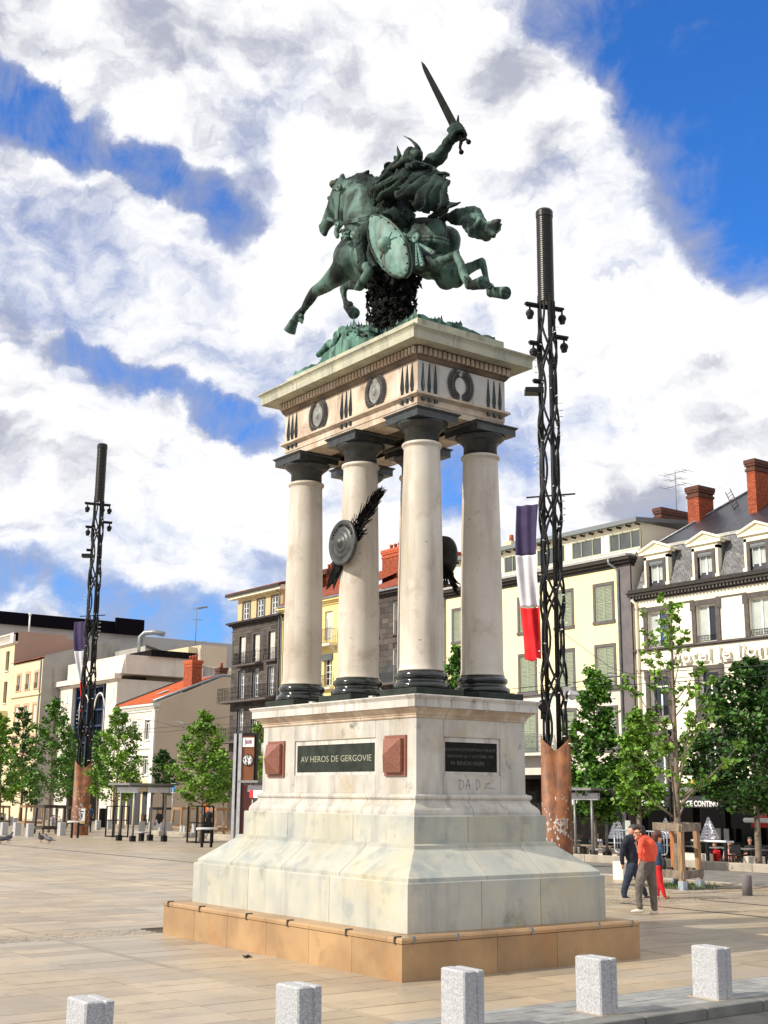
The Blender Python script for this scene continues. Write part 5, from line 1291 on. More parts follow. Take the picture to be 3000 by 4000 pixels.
for h in aw:
    a, b, c, d = h; f = MB(); x = ax_+.08; t = .055
    f.box(x-.05,x,a,a+t,c,d).box(x-.05,x,b-t,b,c,d).box(x-.05,x,a+t,b-t,c,c+t).box(x-.05,x,a+t,b-t,d-t,d)
    qs = [a+t, a+(b-a)*.31, a+(b-a)*.69, b-t]
    for q in qs[1:3]: f.box(x-.05,x,q-.03,q+.03,c+t+.001,d-t-.001)
    fo_ = f.build('attic_window', 'shutter_green', cb)
    for i in range(3): MB().quad((x-.01,qs[i+1],c+t),(x-.01,qs[i],c+t),(x-.01,qs[i],d-t),(x-.01,qs[i+1],d-t)).build('pane', 'glass_dim', fo_)
pipe([(X0-.45,30.35,14.9),(X0-.45,30.3,14.62),(X0-.12,29.98,14.3),(X0-.12,29.96,0.3)], .075, cb, 'zinc')
pipe([(X0-.12,44.85,14.6),(X0-.12,44.85,0.3)], .07, cb, 'zinc')
chimney(X0+4, X0+5, 46.0, 47.6, 16.6, 18.6, cb)
MB().box(X0+2.2, X0+2.9, 41.0, 41.7, 16.9, 17.9).build('vent_stack', 'pale_yellow', cb); MB().lathe([(.16,0),(.13,.45),(.10,.45)], (X0+2.55,41.35,17.9), 10).build('chimney_pot', 'terracotta_pot', cb)
slab_x(X0, 35.2, 39.9, 4.62, cb, 'white_stone', .9, .16); railing(X0, 35.25, 39.85, 4.62, 1.0, cb, 'iron_grey', .85, .10, True)
pl = MB(); prn = random.Random(1)
for i in range(160):
    c = np.array([X0-.75+prn.uniform(-.1,.1), prn.uniform(35.6,38.4), 4.95+prn.uniform(0,.5)]); d = np.array([prn.uniform(-1,1), prn.uniform(-1,1), prn.uniform(.2,1.2)])*.14; e = np.array([prn.uniform(-1,1), prn.uniform(-1,1), 0])*.03
    pl.add([c-e, c+e, c+d], [(0,1,2)])
pl.build('balcony_plants', 'leaf', cb, kind='stuff')
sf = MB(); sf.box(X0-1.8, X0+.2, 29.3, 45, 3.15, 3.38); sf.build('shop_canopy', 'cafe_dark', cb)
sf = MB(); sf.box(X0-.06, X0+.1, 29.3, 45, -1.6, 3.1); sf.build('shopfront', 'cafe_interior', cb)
for i in range(8): MB().quad((X0-.07,31.3+i*1.7,.3),(X0-.07,29.9+i*1.7,.3),(X0-.07,29.9+i*1.7,2.5),(X0-.07,31.3+i*1.7,2.5)).build('shop_window', 'shop_glass', cb)
# ---------------------------------------------------------------- stone-block walls
blkme = MB().cbox(-.5,.5,-.5,.5,-.5,.5,.03).mesh('stone_block'); blkme.materials.append(MAT['lava_stone'])
blk2 = MB().box(-.5,.5,-.5,.5,-.5,.5).mesh('stone_block'); blk2.materials.append(MAT['lava_stone'])
def blocks(X, y0, y1, z0, z1, holes, par, seed, maxn=290, prefer=lambda a, z: 0):
    r = random.Random(seed); L1 = []; z = z0
    while z < z1-.05:
        h_ = min(r.choice((.34,.40,.37)), z1-z); iv = [(y0, y1)]
        for (a, b, c, d) in holes:
            if c < z+h_-.02 and d > z+.02:
                iv = sum([[(p, min(q, a))]*(p < a)+[(max(p, b), q)]*(q > b) for p, q in iv], [])
                iv = [(p, q) for p, q in iv if q-p > .04]
        for (p, q) in iv:
            t = p
            while t < q-.03:
                wd = min(r.uniform(.42,.95), q-t)
                if q-(t+wd) < .2: wd = q-t
                L1.append((t, t+wd, z, z+h_)); t += wd
        z += h_
    L1.sort(key=lambda s: prefer(s[0], s[2])); m_ = MB()
    for i, (a, b, c, d) in enumerate(L1):
        e = r.uniform(0, .012)
        if i < maxn: piece('stone_block', blk2, (X-.03-e, (a+b)/2, (c+d)/2), par, (.06, b-a-.016, d-c-.016))
        else: m_.box(X-.06-e, X, a+.008, b-.008, c+.008, d-.008)
    if m_.f: m_.build('stone_blocks', 'lava_stone', par, kind='stuff')
def dark_building(name, label, y0, y1, rows, cols, top, seed, **k):
    b = thing(name, label, 'building', (X0, (y0+y1)/2, 0)); hs = [(c-.5, c+.5, z0, z1) for (z0, z1) in rows for c in cols]
    w = MB(); wall_x(w, X0, y0, y1, -1.6, top, hs, .3); shell(w, X0, y0, y1, -1.6, top, 11); w.build('wall', 'mortar' if 0 else 'lava_stone', b)
    blocks(X0, y0, y1, 3.6, top-.05, [(h[0]-.14, h[1]+.14, h[2]-.12, h[3]+.16) for h in hs], b, seed, **k)
    for h in hs: surround(X0, h, .14, b, 'lava_trim', .075, .12)
    return b, hs
d1, hs = dark_building('dark_stone_building', 'dark lava stone corner building with scrolled iron balconies and ochre attic storey', 64.4, 71.75, [(12.24,14.4),(9.5,11.7),(6.6,8.7),(3.9,5.5)], [70.1, 67.95, 65.7], 15.35, 11)
for i, h in enumerate(hs):
    if h[2] > 12: shutters(X0, (h[0]+.1, h[1]-.1, h[2], h[3]), d1, 'shutter_white', 0, .12)
    else: window(X0, (h[0]+.18, h[1]-.18, h[2], h[3]), d1, rows=4, dp=.2); MB().box(X0+.0, X0+.25, h[1]-.17, h[1]-.12, h[2], h[3]).build('shutter', 'shutter_grey', d1)
aw1 = [(c-.55, c+.55, 15.72, 17.1) for c in (69.82, 67.62, 65.5)]
w = MB(); wall_x(w, X0+.05, 64.4, 71.2, 15.4, 17.5, aw1, .25); shell(w, X0+.05, 64.4, 71.2, 15.3, 17.5, 9); w.build('attic_wall', 'ochre_wall', d1)
for h in aw1: surround(X0+.05, h, .10, d1, 'lava_trim', .04, .08); window(X0+.05, (h[0]+.25, h[1]-.02, h[2], h[3]), d1, rows=3, dp=.12, gl='glass_dim'); MB().box(X0+.06, X0+.2, h[0]+.0, h[0]+.22, h[2], h[3]).build('shutter', 'shutter_grey', d1)
cornice_x(X0, 64.4, 71.75, [(.12,15.2,15.3),(.35,15.3,15.42),(.55,15.42,15.56)], d1, 'cornice_dark'); cornice_x(X0, 64.4, 71.75, [(.10,14.82,14.92)], d1, 'lava_trim', 'string_course')
MB().box(X0-.5, X0+.1, 64.0, 71.9, 17.45, 17.78).build('eave_board', 'cream_white', d1); MB().box(X0-.68, X0-.5, 63.9, 72.1, 17.66, 17.84).build('gutter', 'cornice_dark', d1)
tile_roof(X0-.6, 17.85, X0+4.5, 19.2, 63.8, 72.2, d1, 'roof_tile')
slab_x(X0, 66.9, 70.4, 12.05, d1, 'lava_trim', .75, .12); railing(X0, 66.95, 70.35, 12.05, .95, d1, jut=.72, sp=.22, scroll=True)
slab_x(X0, 64.7, 66.4, 12.15, d1, 'lava_trim', .35, .10); railing(X0, 64.72, 66.35, 12.15, .9, d1, jut=.33, sp=.2, scroll=True); railing(X0, 69.5, 70.8, 12.2, .8, d1, jut=.3, sp=.2, scroll=True)
slab_x(X0, 65.0, 72.4, 9.30, d1, 'lava_trim', .95, .16); railing(X0, 65.05, 72.35, 9.30, 1.0, d1, jut=.92, sp=.22, scroll=True)
slab_x(X0, 64.6, 72.4, 6.20, d1, 'lava_trim', .95, .16); railing(X0, 64.65, 72.35, 6.20, 1.0, d1, jut=.92, sp=.22, scroll=True)
pipe([(X0-.5,64.9,17.6),(X0-.12,64.6,17.2),(X0-.12,64.55,15.6)], .06, d1, 'iron_grey')
for q in (64.55, 64.2): pipe([(X0-.4,q,15.6),(X0-.15,q,15.2),(X0-.15,q,.3)], .07, d1, 'zinc')
yb = thing('yellow_building', 'bright yellow building with a shallow iron balcony behind the columns', 'building', (X0,59,0))
yc_ = [62.2, 58.05, 55.2]
yh = [(c-.5, c+.5, z0, z1) for c in yc_ for (z0, z1) in ((13.0,15.1),(9.75,11.75),(6.4,8.5))]
w = MB(); wall_x(w, X0, 53.8, 64.38, -1.6, 15.9, yh, .3); shell(w, X0, 53.8, 64.38, -1.6, 15.9, 11); w.build('wall', 'yellow_wall', yb)
for h in yh:
    if h[2] > 12: shutters(X0, h, yb, 'shutter_white', 0, .15)
    else: window(X0, h, yb, rows=4, dp=.25)
slab_x(X0, 56.9, 62.9, 12.66, yb, 'white_stone', .7, .16, 4); railing(X0, 56.95, 62.85, 12.66, 1.05, yb, jut=.66, sp=.13); MB().tube([(X0-.5,57.5,12.7),(X0-.5,57.5,14.4),(X0-.5,58.6,14.4),(X0-.5,58.6,12.7)], .02, 5).build('drying_frame', 'iron_grey', yb)
slab_x(X0, 57.3, 58.8, 9.62, yb, 'white_stone', .35, .14); railing(X0, 57.35, 58.75, 9.62, .85, yb, jut=.33, sp=.12)
MB().box(X0-.12, X0-.05, 57.4, 58.8, 11.55, 12.0).build('sign_board', 'glass_dim', yb)
cornice_x(X0, 53.8, 64.38, [(.10,15.55,15.68),(.22,15.68,15.80),(.40,15.80,15.95)], yb, 'yellow_wall'); MB().box(X0-.5, X0-.3, 53.8, 64.38, 15.95, 16.08).build('gutter', 'zinc', yb)
tile_roof(X0-.4, 16.1, X0+5, 18.6, 53.8, 64.38, yb, 'roof_tile')

def ychim(xa, wd, cpx, lpx, yb_, yt_, pots): p_, q_, t__ = at_x(cpx, yb_, xa), at_x(lpx, yb_, xa), at_x(cpx, yt_, xa); return chimney(xa, xa+wd, float(p_[1]), float(q_[1]), float(p_[2]), float(t__[2]), yb, pots)
ychim(X0+2.4, 1.0, 1325, 1302, 2313, 2225, 1); ychim(X0+3.6, 1.2, 1276, 1255, 2270, 2222, 2)
d2, hs2 = dark_building('dark_block_building', 'dark lava stone building seen between the middle columns with pale louvred doors', 45.12, 53.78, [(12.7,14.7),(9.5,11.6),(6.3,8.4)], [52.4, 49.6, 46.8], 15.5, 12, maxn=260)
for h in hs2: window(X0, (h[0]+.1, h[1]-.1, h[2], h[3]), d2, rows=4, dp=.2); MB().box(X0-.2, X0+.2, h[1]-.10, h[1]-.05, h[2], h[3]).build('shutter', 'shutter_white', d2); railing(X0+.02, h[0], h[1], h[2], .85, d2, jut=.02, sp=.1, nm='window_rail')
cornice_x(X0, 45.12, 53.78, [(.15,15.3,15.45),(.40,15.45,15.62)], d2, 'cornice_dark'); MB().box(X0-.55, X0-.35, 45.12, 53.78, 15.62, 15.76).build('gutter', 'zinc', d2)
slab_x(X0, 47.5, 53.4, 9.45, d2, 'lava_trim', .7, .16); railing(X0, 47.55, 53.35, 9.45, 1.05, d2, 'iron_blue', .68, .13)
tile_roof(X0-.45, 15.8, X0+5.2, 18.2, 45.12, 53.78, d2, 'roof_tile')
def chimney_at(xa, wd, cpx, lpx, yb_, yt_, par, pots): p_, q_, t__ = at_x(cpx, yb_, xa), at_x(lpx, yb_, xa), at_x(cpx, yt_, xa); return chimney(xa, xa+wd, float(p_[1]), float(q_[1]), float(p_[2]), float(t__[2]), par, pots, cap='brick_red')
chimney_at(X0+2.9, 1.3, 1590, 1492, 2257, 2128, d2, 6); chimney_at(X0+3.4, 1.0, 1790, 1762, 2262, 2156, d2, 0)
# ---------------------------------------------------------------- house with the orange roof
GX = X0; ga, gb = 84.95, 92.8
gh = thing('orange_roofed_house', 'low white fronted house with bright orange tiled roof and blank beige gable', 'building', (GX,89,0))
gw = [(c-.5, c+.5, z0, z1) for c in (86.35, 88.9, 91.4) for (z0, z1) in ((6.75,8.5),(3.75,5.4))]
w = MB(); wall_x(w, GX, ga, gb, -1.6, 9.6, gw, .25); w.build('wall', 'white_stone', gh)
pk_, pz = GX+6.6, 12.62
g = MB(); g.add([(GX,ga,-1.6),(GX+26,ga,-1.6),(GX+26,ga,pz),(pk_,ga,pz),(GX,ga,9.85)], [(0,1,2,3,4)]); g.quad((GX,gb,0),(GX,gb,9.85),(GX+26,gb,pz),(GX+26,gb,0)); g.quad((GX+26,ga,0),(GX+26,gb,0),(GX+26,gb,pz),(GX+26,ga,pz)); g.quad((pk_,ga,pz),(GX+26,ga,pz),(GX+26,gb,pz),(pk_,gb,pz)); g.build('gable_wall', 'beige_wall', gh)
for h in gw: surround(GX, h, .14, gh, 'white_trim', .05, .12); window(GX, h, gh, rows=1, dp=.15, transom=h[3]-.3)
cornice_x(GX, ga, gb, [(.10,9.25,9.4),(.22,9.55,9.7),(.38,9.7,9.86)], gh, 'white_trim'); dn = MB(); y = ga
while y < gb: dn.box(GX-.20, GX-.02, y, y+.12, 9.41, 9.54); y += .26
dn.build('modillions', 'white_trim', gh, kind='stuff'); MB().box(GX-.1, GX+.05, ga-.05, ga+.55, 0, 9.2).build('pilaster', 'white_trim', gh); MB().box(GX-.12, GX-.02, ga, gb, 6.0, 6.25).build('string_course', 'white_trim', gh)
tile_roof(GX-.3, 9.92, pk_, pz+.12, ga+.35, gb-.1, gh, 'roof_tile_bright', .24, .34)
MB().tube([(GX-.2,ga+.15,10.05),(pk_,ga+.15,pz+.12),(GX+14,ga+.15,pz+.1)], .16, 6).build('verge_flashing', 'zinc', gh); MB().tube([(GX-.2,gb-.1,10.0),(pk_,gb-.1,pz+.12)], .18, 6).build('verge_flashing', 'cornice_dark', gh); MB().box(pk_-.1, pk_+.5, ga+.3, gb, pz+.1, pz+.24).build('ridge', 'zinc', gh)
chimney(GX+3.7, GX+4.7, ga+.5, ga+2.1, 11.3, 14.0, gh, 3, cap='brick_red'); chimney(GX+7.6, GX+8.4, ga+2.4, ga+3.2, 12.4, 13.7, gh, 1)
sk = MB(); sk.add([(GX+2.0,88.2,11.02),(GX+2.0,89.1,11.02),(GX+3.0,89.1,11.45),(GX+3.0,88.2,11.45)], [(0,3,2,1)]); sk.build('skylight', 'lead_pale', gh)
gs_ = MB(); gs_.box(GX-.05, GX+.1, ga+.1, gb, -1.6, 3.4); gs_.build('shopfront', 'pale_yellow', gh)
for i in range(5): MB().box(GX-.08, GX-.052, ga+.5+i*1.5, ga+1.6+i*1.5, -.6, 2.3).build('shop_window', 'glass', gh)
MB().box(GX-.9, GX-.06, ga+.4, gb, 2.7, 2.85).build('shop_canopy', 'cafe_dark', gh)
# ---------------------------------------------------------------- theatre
TX = 40.0; ta, tb = 97.47, 111.65
th_ = thing('theatre_building', 'white art deco theatre front with tall dark blue glazed bay between fluted piers', 'building', (TX,104,0))
w = MB(); wall_x(w, TX, ta, tb, -1.6, 13.0, [(99.95,108.25,3.3,12.75)], .8); shell(w, TX, ta, tb, -1.6, 13.0, 18); w.build('wall', 'white_stone', th_)
cornice_x(TX, ta, tb, [(.15,12.85,13.0),(.45,13.0,13.5)], th_, 'white_stone'); MB().box(TX-.50, TX+2, tb-3.2, tb+.45, 13.0, 13.52).build('cornice', 'white_stone', th_)
a2 = MB(); a2.box(TX+.5, TX+9, 96.9-.0, 111.0, 13.5, 15.35); a2.build('attic_block', 'white_stone', th_); MB().prism([(TX+.1,13.52),(TX+.5,13.52),(TX+.5,15.3)], 106.3, 107.2, 'y').build('attic_fin', 'white_stone', th_); MB().prism([(TX+.1,13.52),(TX+.5,13.52),(TX+.5,15.3)], 97.0, 97.5, 'y').build('attic_fin', 'white_stone', th_)
MB().quad((TX+.78,108.25,3.3),(TX+.78,99.95,3.3),(TX+.78,99.95,12.75),(TX+.78,108.25,12.75)).build('glazing', 'glass', th_)
gzm = MB()
for y in (99.98, 101.2, 103.3, 105.0, 106.8, 108.0): gzm.box(TX+.35, TX+.72, y, y+.22, 3.3, 12.75)
for z in (4.9, 7.0, 8.6, 10.2, 11.6, 12.5): gzm.box(TX+.45, TX+.70, 99.95, 108.25, z, z+.18)
gzm.build('blue_frame', 'blue_frame', th_)
ar = MB()
for yc2 in (102.2, 105.9):
    ar.tube([(TX+.4, yc2+1.2*math.cos(a), 10.3+1.6*math.sin(a)) for a in [math.pi*i/14 for i in range(15)]], .09, 5); ar.box(TX+.35, TX+.45, yc2-1.2, yc2-1.1, 4, 10.3).box(TX+.35, TX+.45, yc2+1.1, yc2+1.2, 4, 10.3)
ar.build('arched_frame', 'white_trim', th_)
for yc2 in (98.7, 109.9):
    fl = MB()
    for o in (-.18, 0, .18): fl.tube([(TX-.02, yc2+o, 3.5), (TX-.02, yc2+o, 9.2-abs(o)*2)], .035, 5)
    fl.tube([(TX-.02, yc2-.25+.55*math.sin(a), 10.1+.9*math.cos(a)) for a in [math.pi*i/10 for i in range(11)]], .04, 5); fl.box(TX-.06, TX, yc2-.5, yc2-.1, 11.2, 12.2)
    fl.build('pier_relief', 'white_trim', th_, kind='stuff')
MB().box(TX-.9, TX-.1, 100.3, 107.8, 3.2, 3.5).build('entrance_canopy', 'blue_frame', th_); MB().box(TX-.2, TX-.1, 101.0, 103.6, 3.6, 5.4).build('poster_panel', 'sign_white', th_); MB().box(TX-.23, TX-.2, 101.3, 102.1, 3.8, 5.1).box(TX-.23, TX-.2, 102.4, 103.3, 3.8, 5.1).build('poster', 'peach_trim', th_)
MB().box(TX-.05, TX+.3, 100.2, 108.0, -1.6, 3.1).build('entrance', 'cafe_dark', th_)
# rooftop plant of theatre
rp = MB(); rp.box(TX+3, TX+8, 96.5, 101.5, 15.36, 15.95); rp.build('roof_plant', 'cafe_dark', th_)
dc = MB(); P0 = at_x(545, 2562, TX+6); dc.tube([P0+(0,0,0), P0+(0,0,2.0), P0+(.3,-.4,2.4), P0+(1,-1.2,2.5), P0+(1.6,-2.2,2.2)], .28, 10); dc.build('roof_duct', 'zinc', th_); railing(TX+9, 96.5, 110, 15.8, 1.5, th_, 'iron_grey', .0, .5, nm='roof_rail')
# annex behind, between theatre and house
bx_ = thing('rear_hall', 'beige rear hall with a sloping grey coping behind the theatre', 'building', (60,100,0))
P1, P2, P3 = at_y(568, 2523, 104), at_y(770, 2597, 104), at_y(568, 2720, 104)
w = MB(); w.add([(P1[0],104,2),(P2[0]+3,104,2),(P2[0]+3,104,P2[2]-.3),(P2[0],104,P2[2]),(P1[0],104,P1[2]),(P1[0]-1.2,104,P1[2])], [(0,1,2,3,4)]); w.quad((P1[0],104,2),(P1[0],104,P1[2]),(P1[0],118,P1[2]),(P1[0],118,2)); w.quad((P1[0],104,P1[2]),(P2[0],104,P2[2]),(P2[0],118,P2[2]),(P1[0],118,P1[2])); w.quad((P2[0],104,P2[2]),(P2[0]+3,104,P2[2]-.3),(P2[0]+3,118,P2[2]-.3),(P2[0],118,P2[2])); w.build('wall', 'grey_party', bx_)
MB().tube([(P1[0],103.9,P1[2]),(P2[0],103.9,P2[2])], .14, 5).build('coping', 'cornice_dark', bx_)
Q = [at_y(a, b, 99.5) for a, b in ((574,2577),(612,2585),(745,2592),(760,2640))]
w = MB(); w.add([(Q[0][0],99.5,2),(Q[2][0],99.5,2),(Q[2][0],99.5,Q[2][2]),(Q[1][0],99.5,Q[1][2]),(Q[0][0],99.5,Q[0][2])], [(0,1,2,3,4)]); w.quad((Q[0][0],99.5,Q[0][2]),(Q[1][0],99.5,Q[1][2]),(Q[1][0],103.9,Q[1][2]),(Q[0][0],103.9,Q[0][2])); w.quad((Q[1][0],99.5,Q[1][2]),(Q[2][0],99.5,Q[2][2]),(Q[2][0],103.9,Q[2][2]),(Q[1][0],103.9,Q[1][2])); w.build('side_wall', 'beige_wall', bx_)
MB().tube([tuple(q+(0,-.08,.03)) for q in Q[:3]], .12, 5).build('coping', 'zinc', bx_)
# ---------------------------------------------------------------- left: three-window house and balustraded block
sm = thing('three_window_house', 'narrow yellow house with peach window frames and a tall stained grey party wall', 'building', (X0,116,0))
pa, pb_ = 111.8, 120.35
sc3 = [112.9+.3, 115.75, 118.35]
sh3 = [(c-.5, c+.5, z0, z1) for c in sc3 for (z0, z1) in ((12.9,14.6),(9.1,11.2),(5.6,7.9))]
w = MB(); wall_x(w, X0, pa, pb_, -1.6, 15.9, sh3, .25); w.build('wall', 'pale_yellow', sm)
T1, T2 = at_y(179, 2558, pa), at_y(472, 2495, pa)
w = MB(); w.add([(X0,pa,-1.6),(T2[0],pa,-1.6),(T2[0],pa,T2[2]),(X0+.3,pa,T1[2]),(X0,pa,15.9)], [(0,1,2,3,4)]); w.quad((T2[0],pa,0),(T2[0],pb_,0),(T2[0],pb_,T2[2]),(T2[0],pa,T2[2])); w.quad((X0,pb_,0),(X0,pb_,16),(T2[0],pb_,T2[2]),(T2[0],pb_,0)); w.build('party_wall', 'grey_party', sm)
tile_roof(X0-.3, 16.0, T2[0], T2[2]-.35, pa+.3, pb_, sm, 'roof_tile', .3, .5)
for i, h in enumerate(sh3): surround(X0, h, .28, sm, 'peach_trim', .04, .10); (window(X0, h, sm, dp=.18) if i % 2 == 0 or h[2] > 12 else shutters(X0, h, sm, 'shutter_white', 0, .1))
for z in (12.2, 8.75, 5.2): MB().box(X0-.18, X0-.002, pa, pb_, z, z+.14).build('string_course', 'pale_yellow', sm)
for c in sc3: railing(X0, c-.5, c+.5, 12.9, .6, sm, jut=.12, nm='window_rail', sp=.12)
pipe([(X0-.1,pa+.3,15.8),(X0-.1,pa+.3,.2)], .08, sm, 'iron_grey')
bb = thing('balustrade_building', 'tall yellow building at the left edge with a stone roof balustrade', 'building', (X0,130,0))
ba, be = 120.4, 150.0
hb = [(c-.55, c+.55, z0, z1) for c in [122.4+3.2*i for i in range(8)] for (z0, z1) in ((15.4,17.6),(11.8,14.2),(8.0,10.4),(4.6,6.8))]
w = MB(); wall_x(w, X0, ba, be, -1.6, 18.5, hb, .4); w.build('wall', 'pale_yellow', bb)
w = MB(); U1, U2 = at_y(64, 2475, ba), at_y(310, 2507, ba); w.add([(X0,ba,0),(U2[0],ba,0),(U2[0],ba,U2[2]),(X0+6,ba,U1[2]-.1),(X0+6,ba,U1[2]+.3),(X0,ba,U1[2]+.3)], [(0,1,2,3,4,5)]); w.quad((X0,ba,18.5),(X0+12,ba,18.5),(X0+12,be,18.5),(X0,be,18.5)); w.build('party_wall', 'brown_party', bb)
for h in hb: window(X0, h, bb, fr='lava_trim', gl='glass', dp=.35); MB().box(X0-.15, X0-.002, h[0]-.1, h[1]+.1, h[2]-.14, h[2]-.002).build('window_sill', 'white_stone', bb)
cornice_x(X0, ba, be, [(.15,18.2,18.35),(.35,18.35,18.55)], bb, 'white_stone'); MB().box(X0-.2, X0+.1, ba, be, 19.35, 19.5).build('balustrade_rail', 'white_stone', bb); MB().box(X0-.25, X0+.3, ba, ba+.9, 18.56, 19.52).build('balustrade_pier', 'white_stone', bb)
bal = MB().lathe([(.07,0),(.11,.2),(.05,.55),(.08,.79)], (0,0,0), 8).mesh('baluster'); bal.materials.append(MAT['white_stone'])
for i in range(40): piece('baluster', bal, (X0-.05, ba+1.1+i*.36, 18.56), bb)
slab_x(X0, 121.2, 131, 10.9, bb, 'pale_yellow', .9, .95)
vt = MB(); v0 = at_x(112, 2478, X0+3); vt.tube([v0, v0+(0,0,2.2)], .09, 6).tube([v0+(0,0,2.2), v0+(0,0,2.5)], .16, 6); vt.build('vent_pipe', 'white_paint', bb)
# ---------------------------------------------------------------- modern block far behind
mb_ = thing('modern_block', 'long grey modern block with a black top storey far behind the theatre', 'building', (60,140,0))
YM = 150.0
def yp(px, py, Y=YM): return at_y(px, py, Y)
a, b, c, d = yp(-150,2412), yp(560,2492), yp(907,2531), yp(950,2536)
zt1 = float(yp(300,2463)[2]); w = MB(); w.box(a[0], d[0], YM, YM+25, 0, zt1); w.build('wall', 'modern_grey', mb_)
e, f_ = yp(-150,2368), yp(552,2444); zt2 = float(yp(300,2416)[2]); MB().box(e[0], f_[0], YM-.5, YM+20, zt1+.01, zt2).build('top_storey', 'modern_black', mb_)
g1 = yp(443,2430); MB().box(g1[0], f_[0]+.05, YM-.9, YM-.52, zt1+.01, zt2+.55).build('corner_panel', 'modern_black', mb_)
for (p0, p1) in (((136,2490),(157,2500)),((187,2496),(295,2506))):
    A_, B_ = yp(*p0), yp(*p1); MB().box(A_[0], B_[0], YM-.06, YM-.01, B_[2], A_[2]).build('window_strip', 'glass', mb_)
bl_ = thing('stair_tower', 'plain beige stair tower with an aerial above the orange roof', 'building', (60,125,0))
A_, B_, C_ = at_y(751,2524,125), at_y(786,2519,125), at_y(887,2529,125)
MB().box(B_[0], C_[0], 125, 135, 0, B_[2]).build('wall', 'beige_wall', bl_); pipe([(B_[0]-.3,124.7,B_[2]-.5),(B_[0]-.3,124.7,B_[2]-9)], .08, bl_, 'lead_pale')
MB().box(A_[0], B_[0]-.01, 126, 134, 0, A_[2]).build('side_wall', 'pale_yellow', bl_)
wn = MB().box(C_[0], C_[0]+8, 126, 134, 0, B_[2]-.3).build('wing', 'modern_grey', bl_); MB().box(C_[0]+.0, C_[0]+3, 125.9, 125.99, B_[2]-5.5, B_[2]-3.4).build('window', 'glass', bl_)
an = MB(); q = at_y(763,2520,126); an.tube([q, q+(0,0,4.9)], .05, 5)
for z in (4.6, 3.2): an.tube([q+(-.6,0,z), q+(.8,0,z+.1)], .03, 4)
an.tube([q+(.2,0,4.8), q+(1.5,0,5.0)], .12, 5); an.build('aerial', 'iron_grey', bl_)
pv = thing('cream_pavilion', 'low cream pavilion with moulded cornice behind the orange roof', 'building', (60,112,0))
A_, B_ = at_y(793,2603,110), at_y(950,2607,110)
MB().box(A_[0], B_[0]+4, 110, 118, 0, A_[2]).build('wall', 'cream_white', pv); MB().box(A_[0]-.3, B_[0]+4, 109.7, 110.0, A_[2]-.4, A_[2]).box(A_[0]-.2, B_[0]+4, 109.85, 110.0, A_[2]-1.6, A_[2]-1.3).build('cornice', 'cream_white', pv)
# ================================================================ STREET FURNITURE
def cafe_z(x): return -.52 if x > 31 else (gz(x, 10)+.255)+(-.52-gz(x, 10)-.255)*(x-PX)/(31-PX)
# granite bollards along the kerb
bl = MB().cbox(0, .165, 0, .39, -.1, .58, .014).mesh('bollard'); bl.materials.append(MAT['granite'])
blb = MB().cbox(.179, .265, 0, .39, -.1, .577, .010).box(.16,.18,.012,.378,-.1,.560).mesh('half_block'); blb.materials.append(MAT['granite'])
blj = MB().box(-.04,.30,-.04,.43,-.02,.008).mesh('mortar_bed'); blj.materials.append(MAT['paving'])
labs = ['granite bollard cut off by the bottom left corner of the view', 'granite bollard in front of the left side of the plinth', 'granite bollard in front of the near plinth corner', 'granite bollard in front of the short side of the plinth, right of the middle', 'granite bollard nearest the right edge of the view beside the road']
for i, (x, yb_) in enumerate(((-7.64,-6.03), (-5.70,-6.32), (-3.74,-6.32), (-1.88,-6.39), (0.0,-6.43))):
    b = thing('granite_bollard', labs[i], 'bollard', (x, yb_, 0), 'granite bollards along the kerb')
    for me in (bl, blb, blj): piece(me.name.split('.')[0] if me is not bl else 'main_block', me, (x, yb_, 0), b)
    b.rotation_euler = (random.uniform(-.012,.012), random.uniform(-.012,.012), random.uniform(-.03,.03))
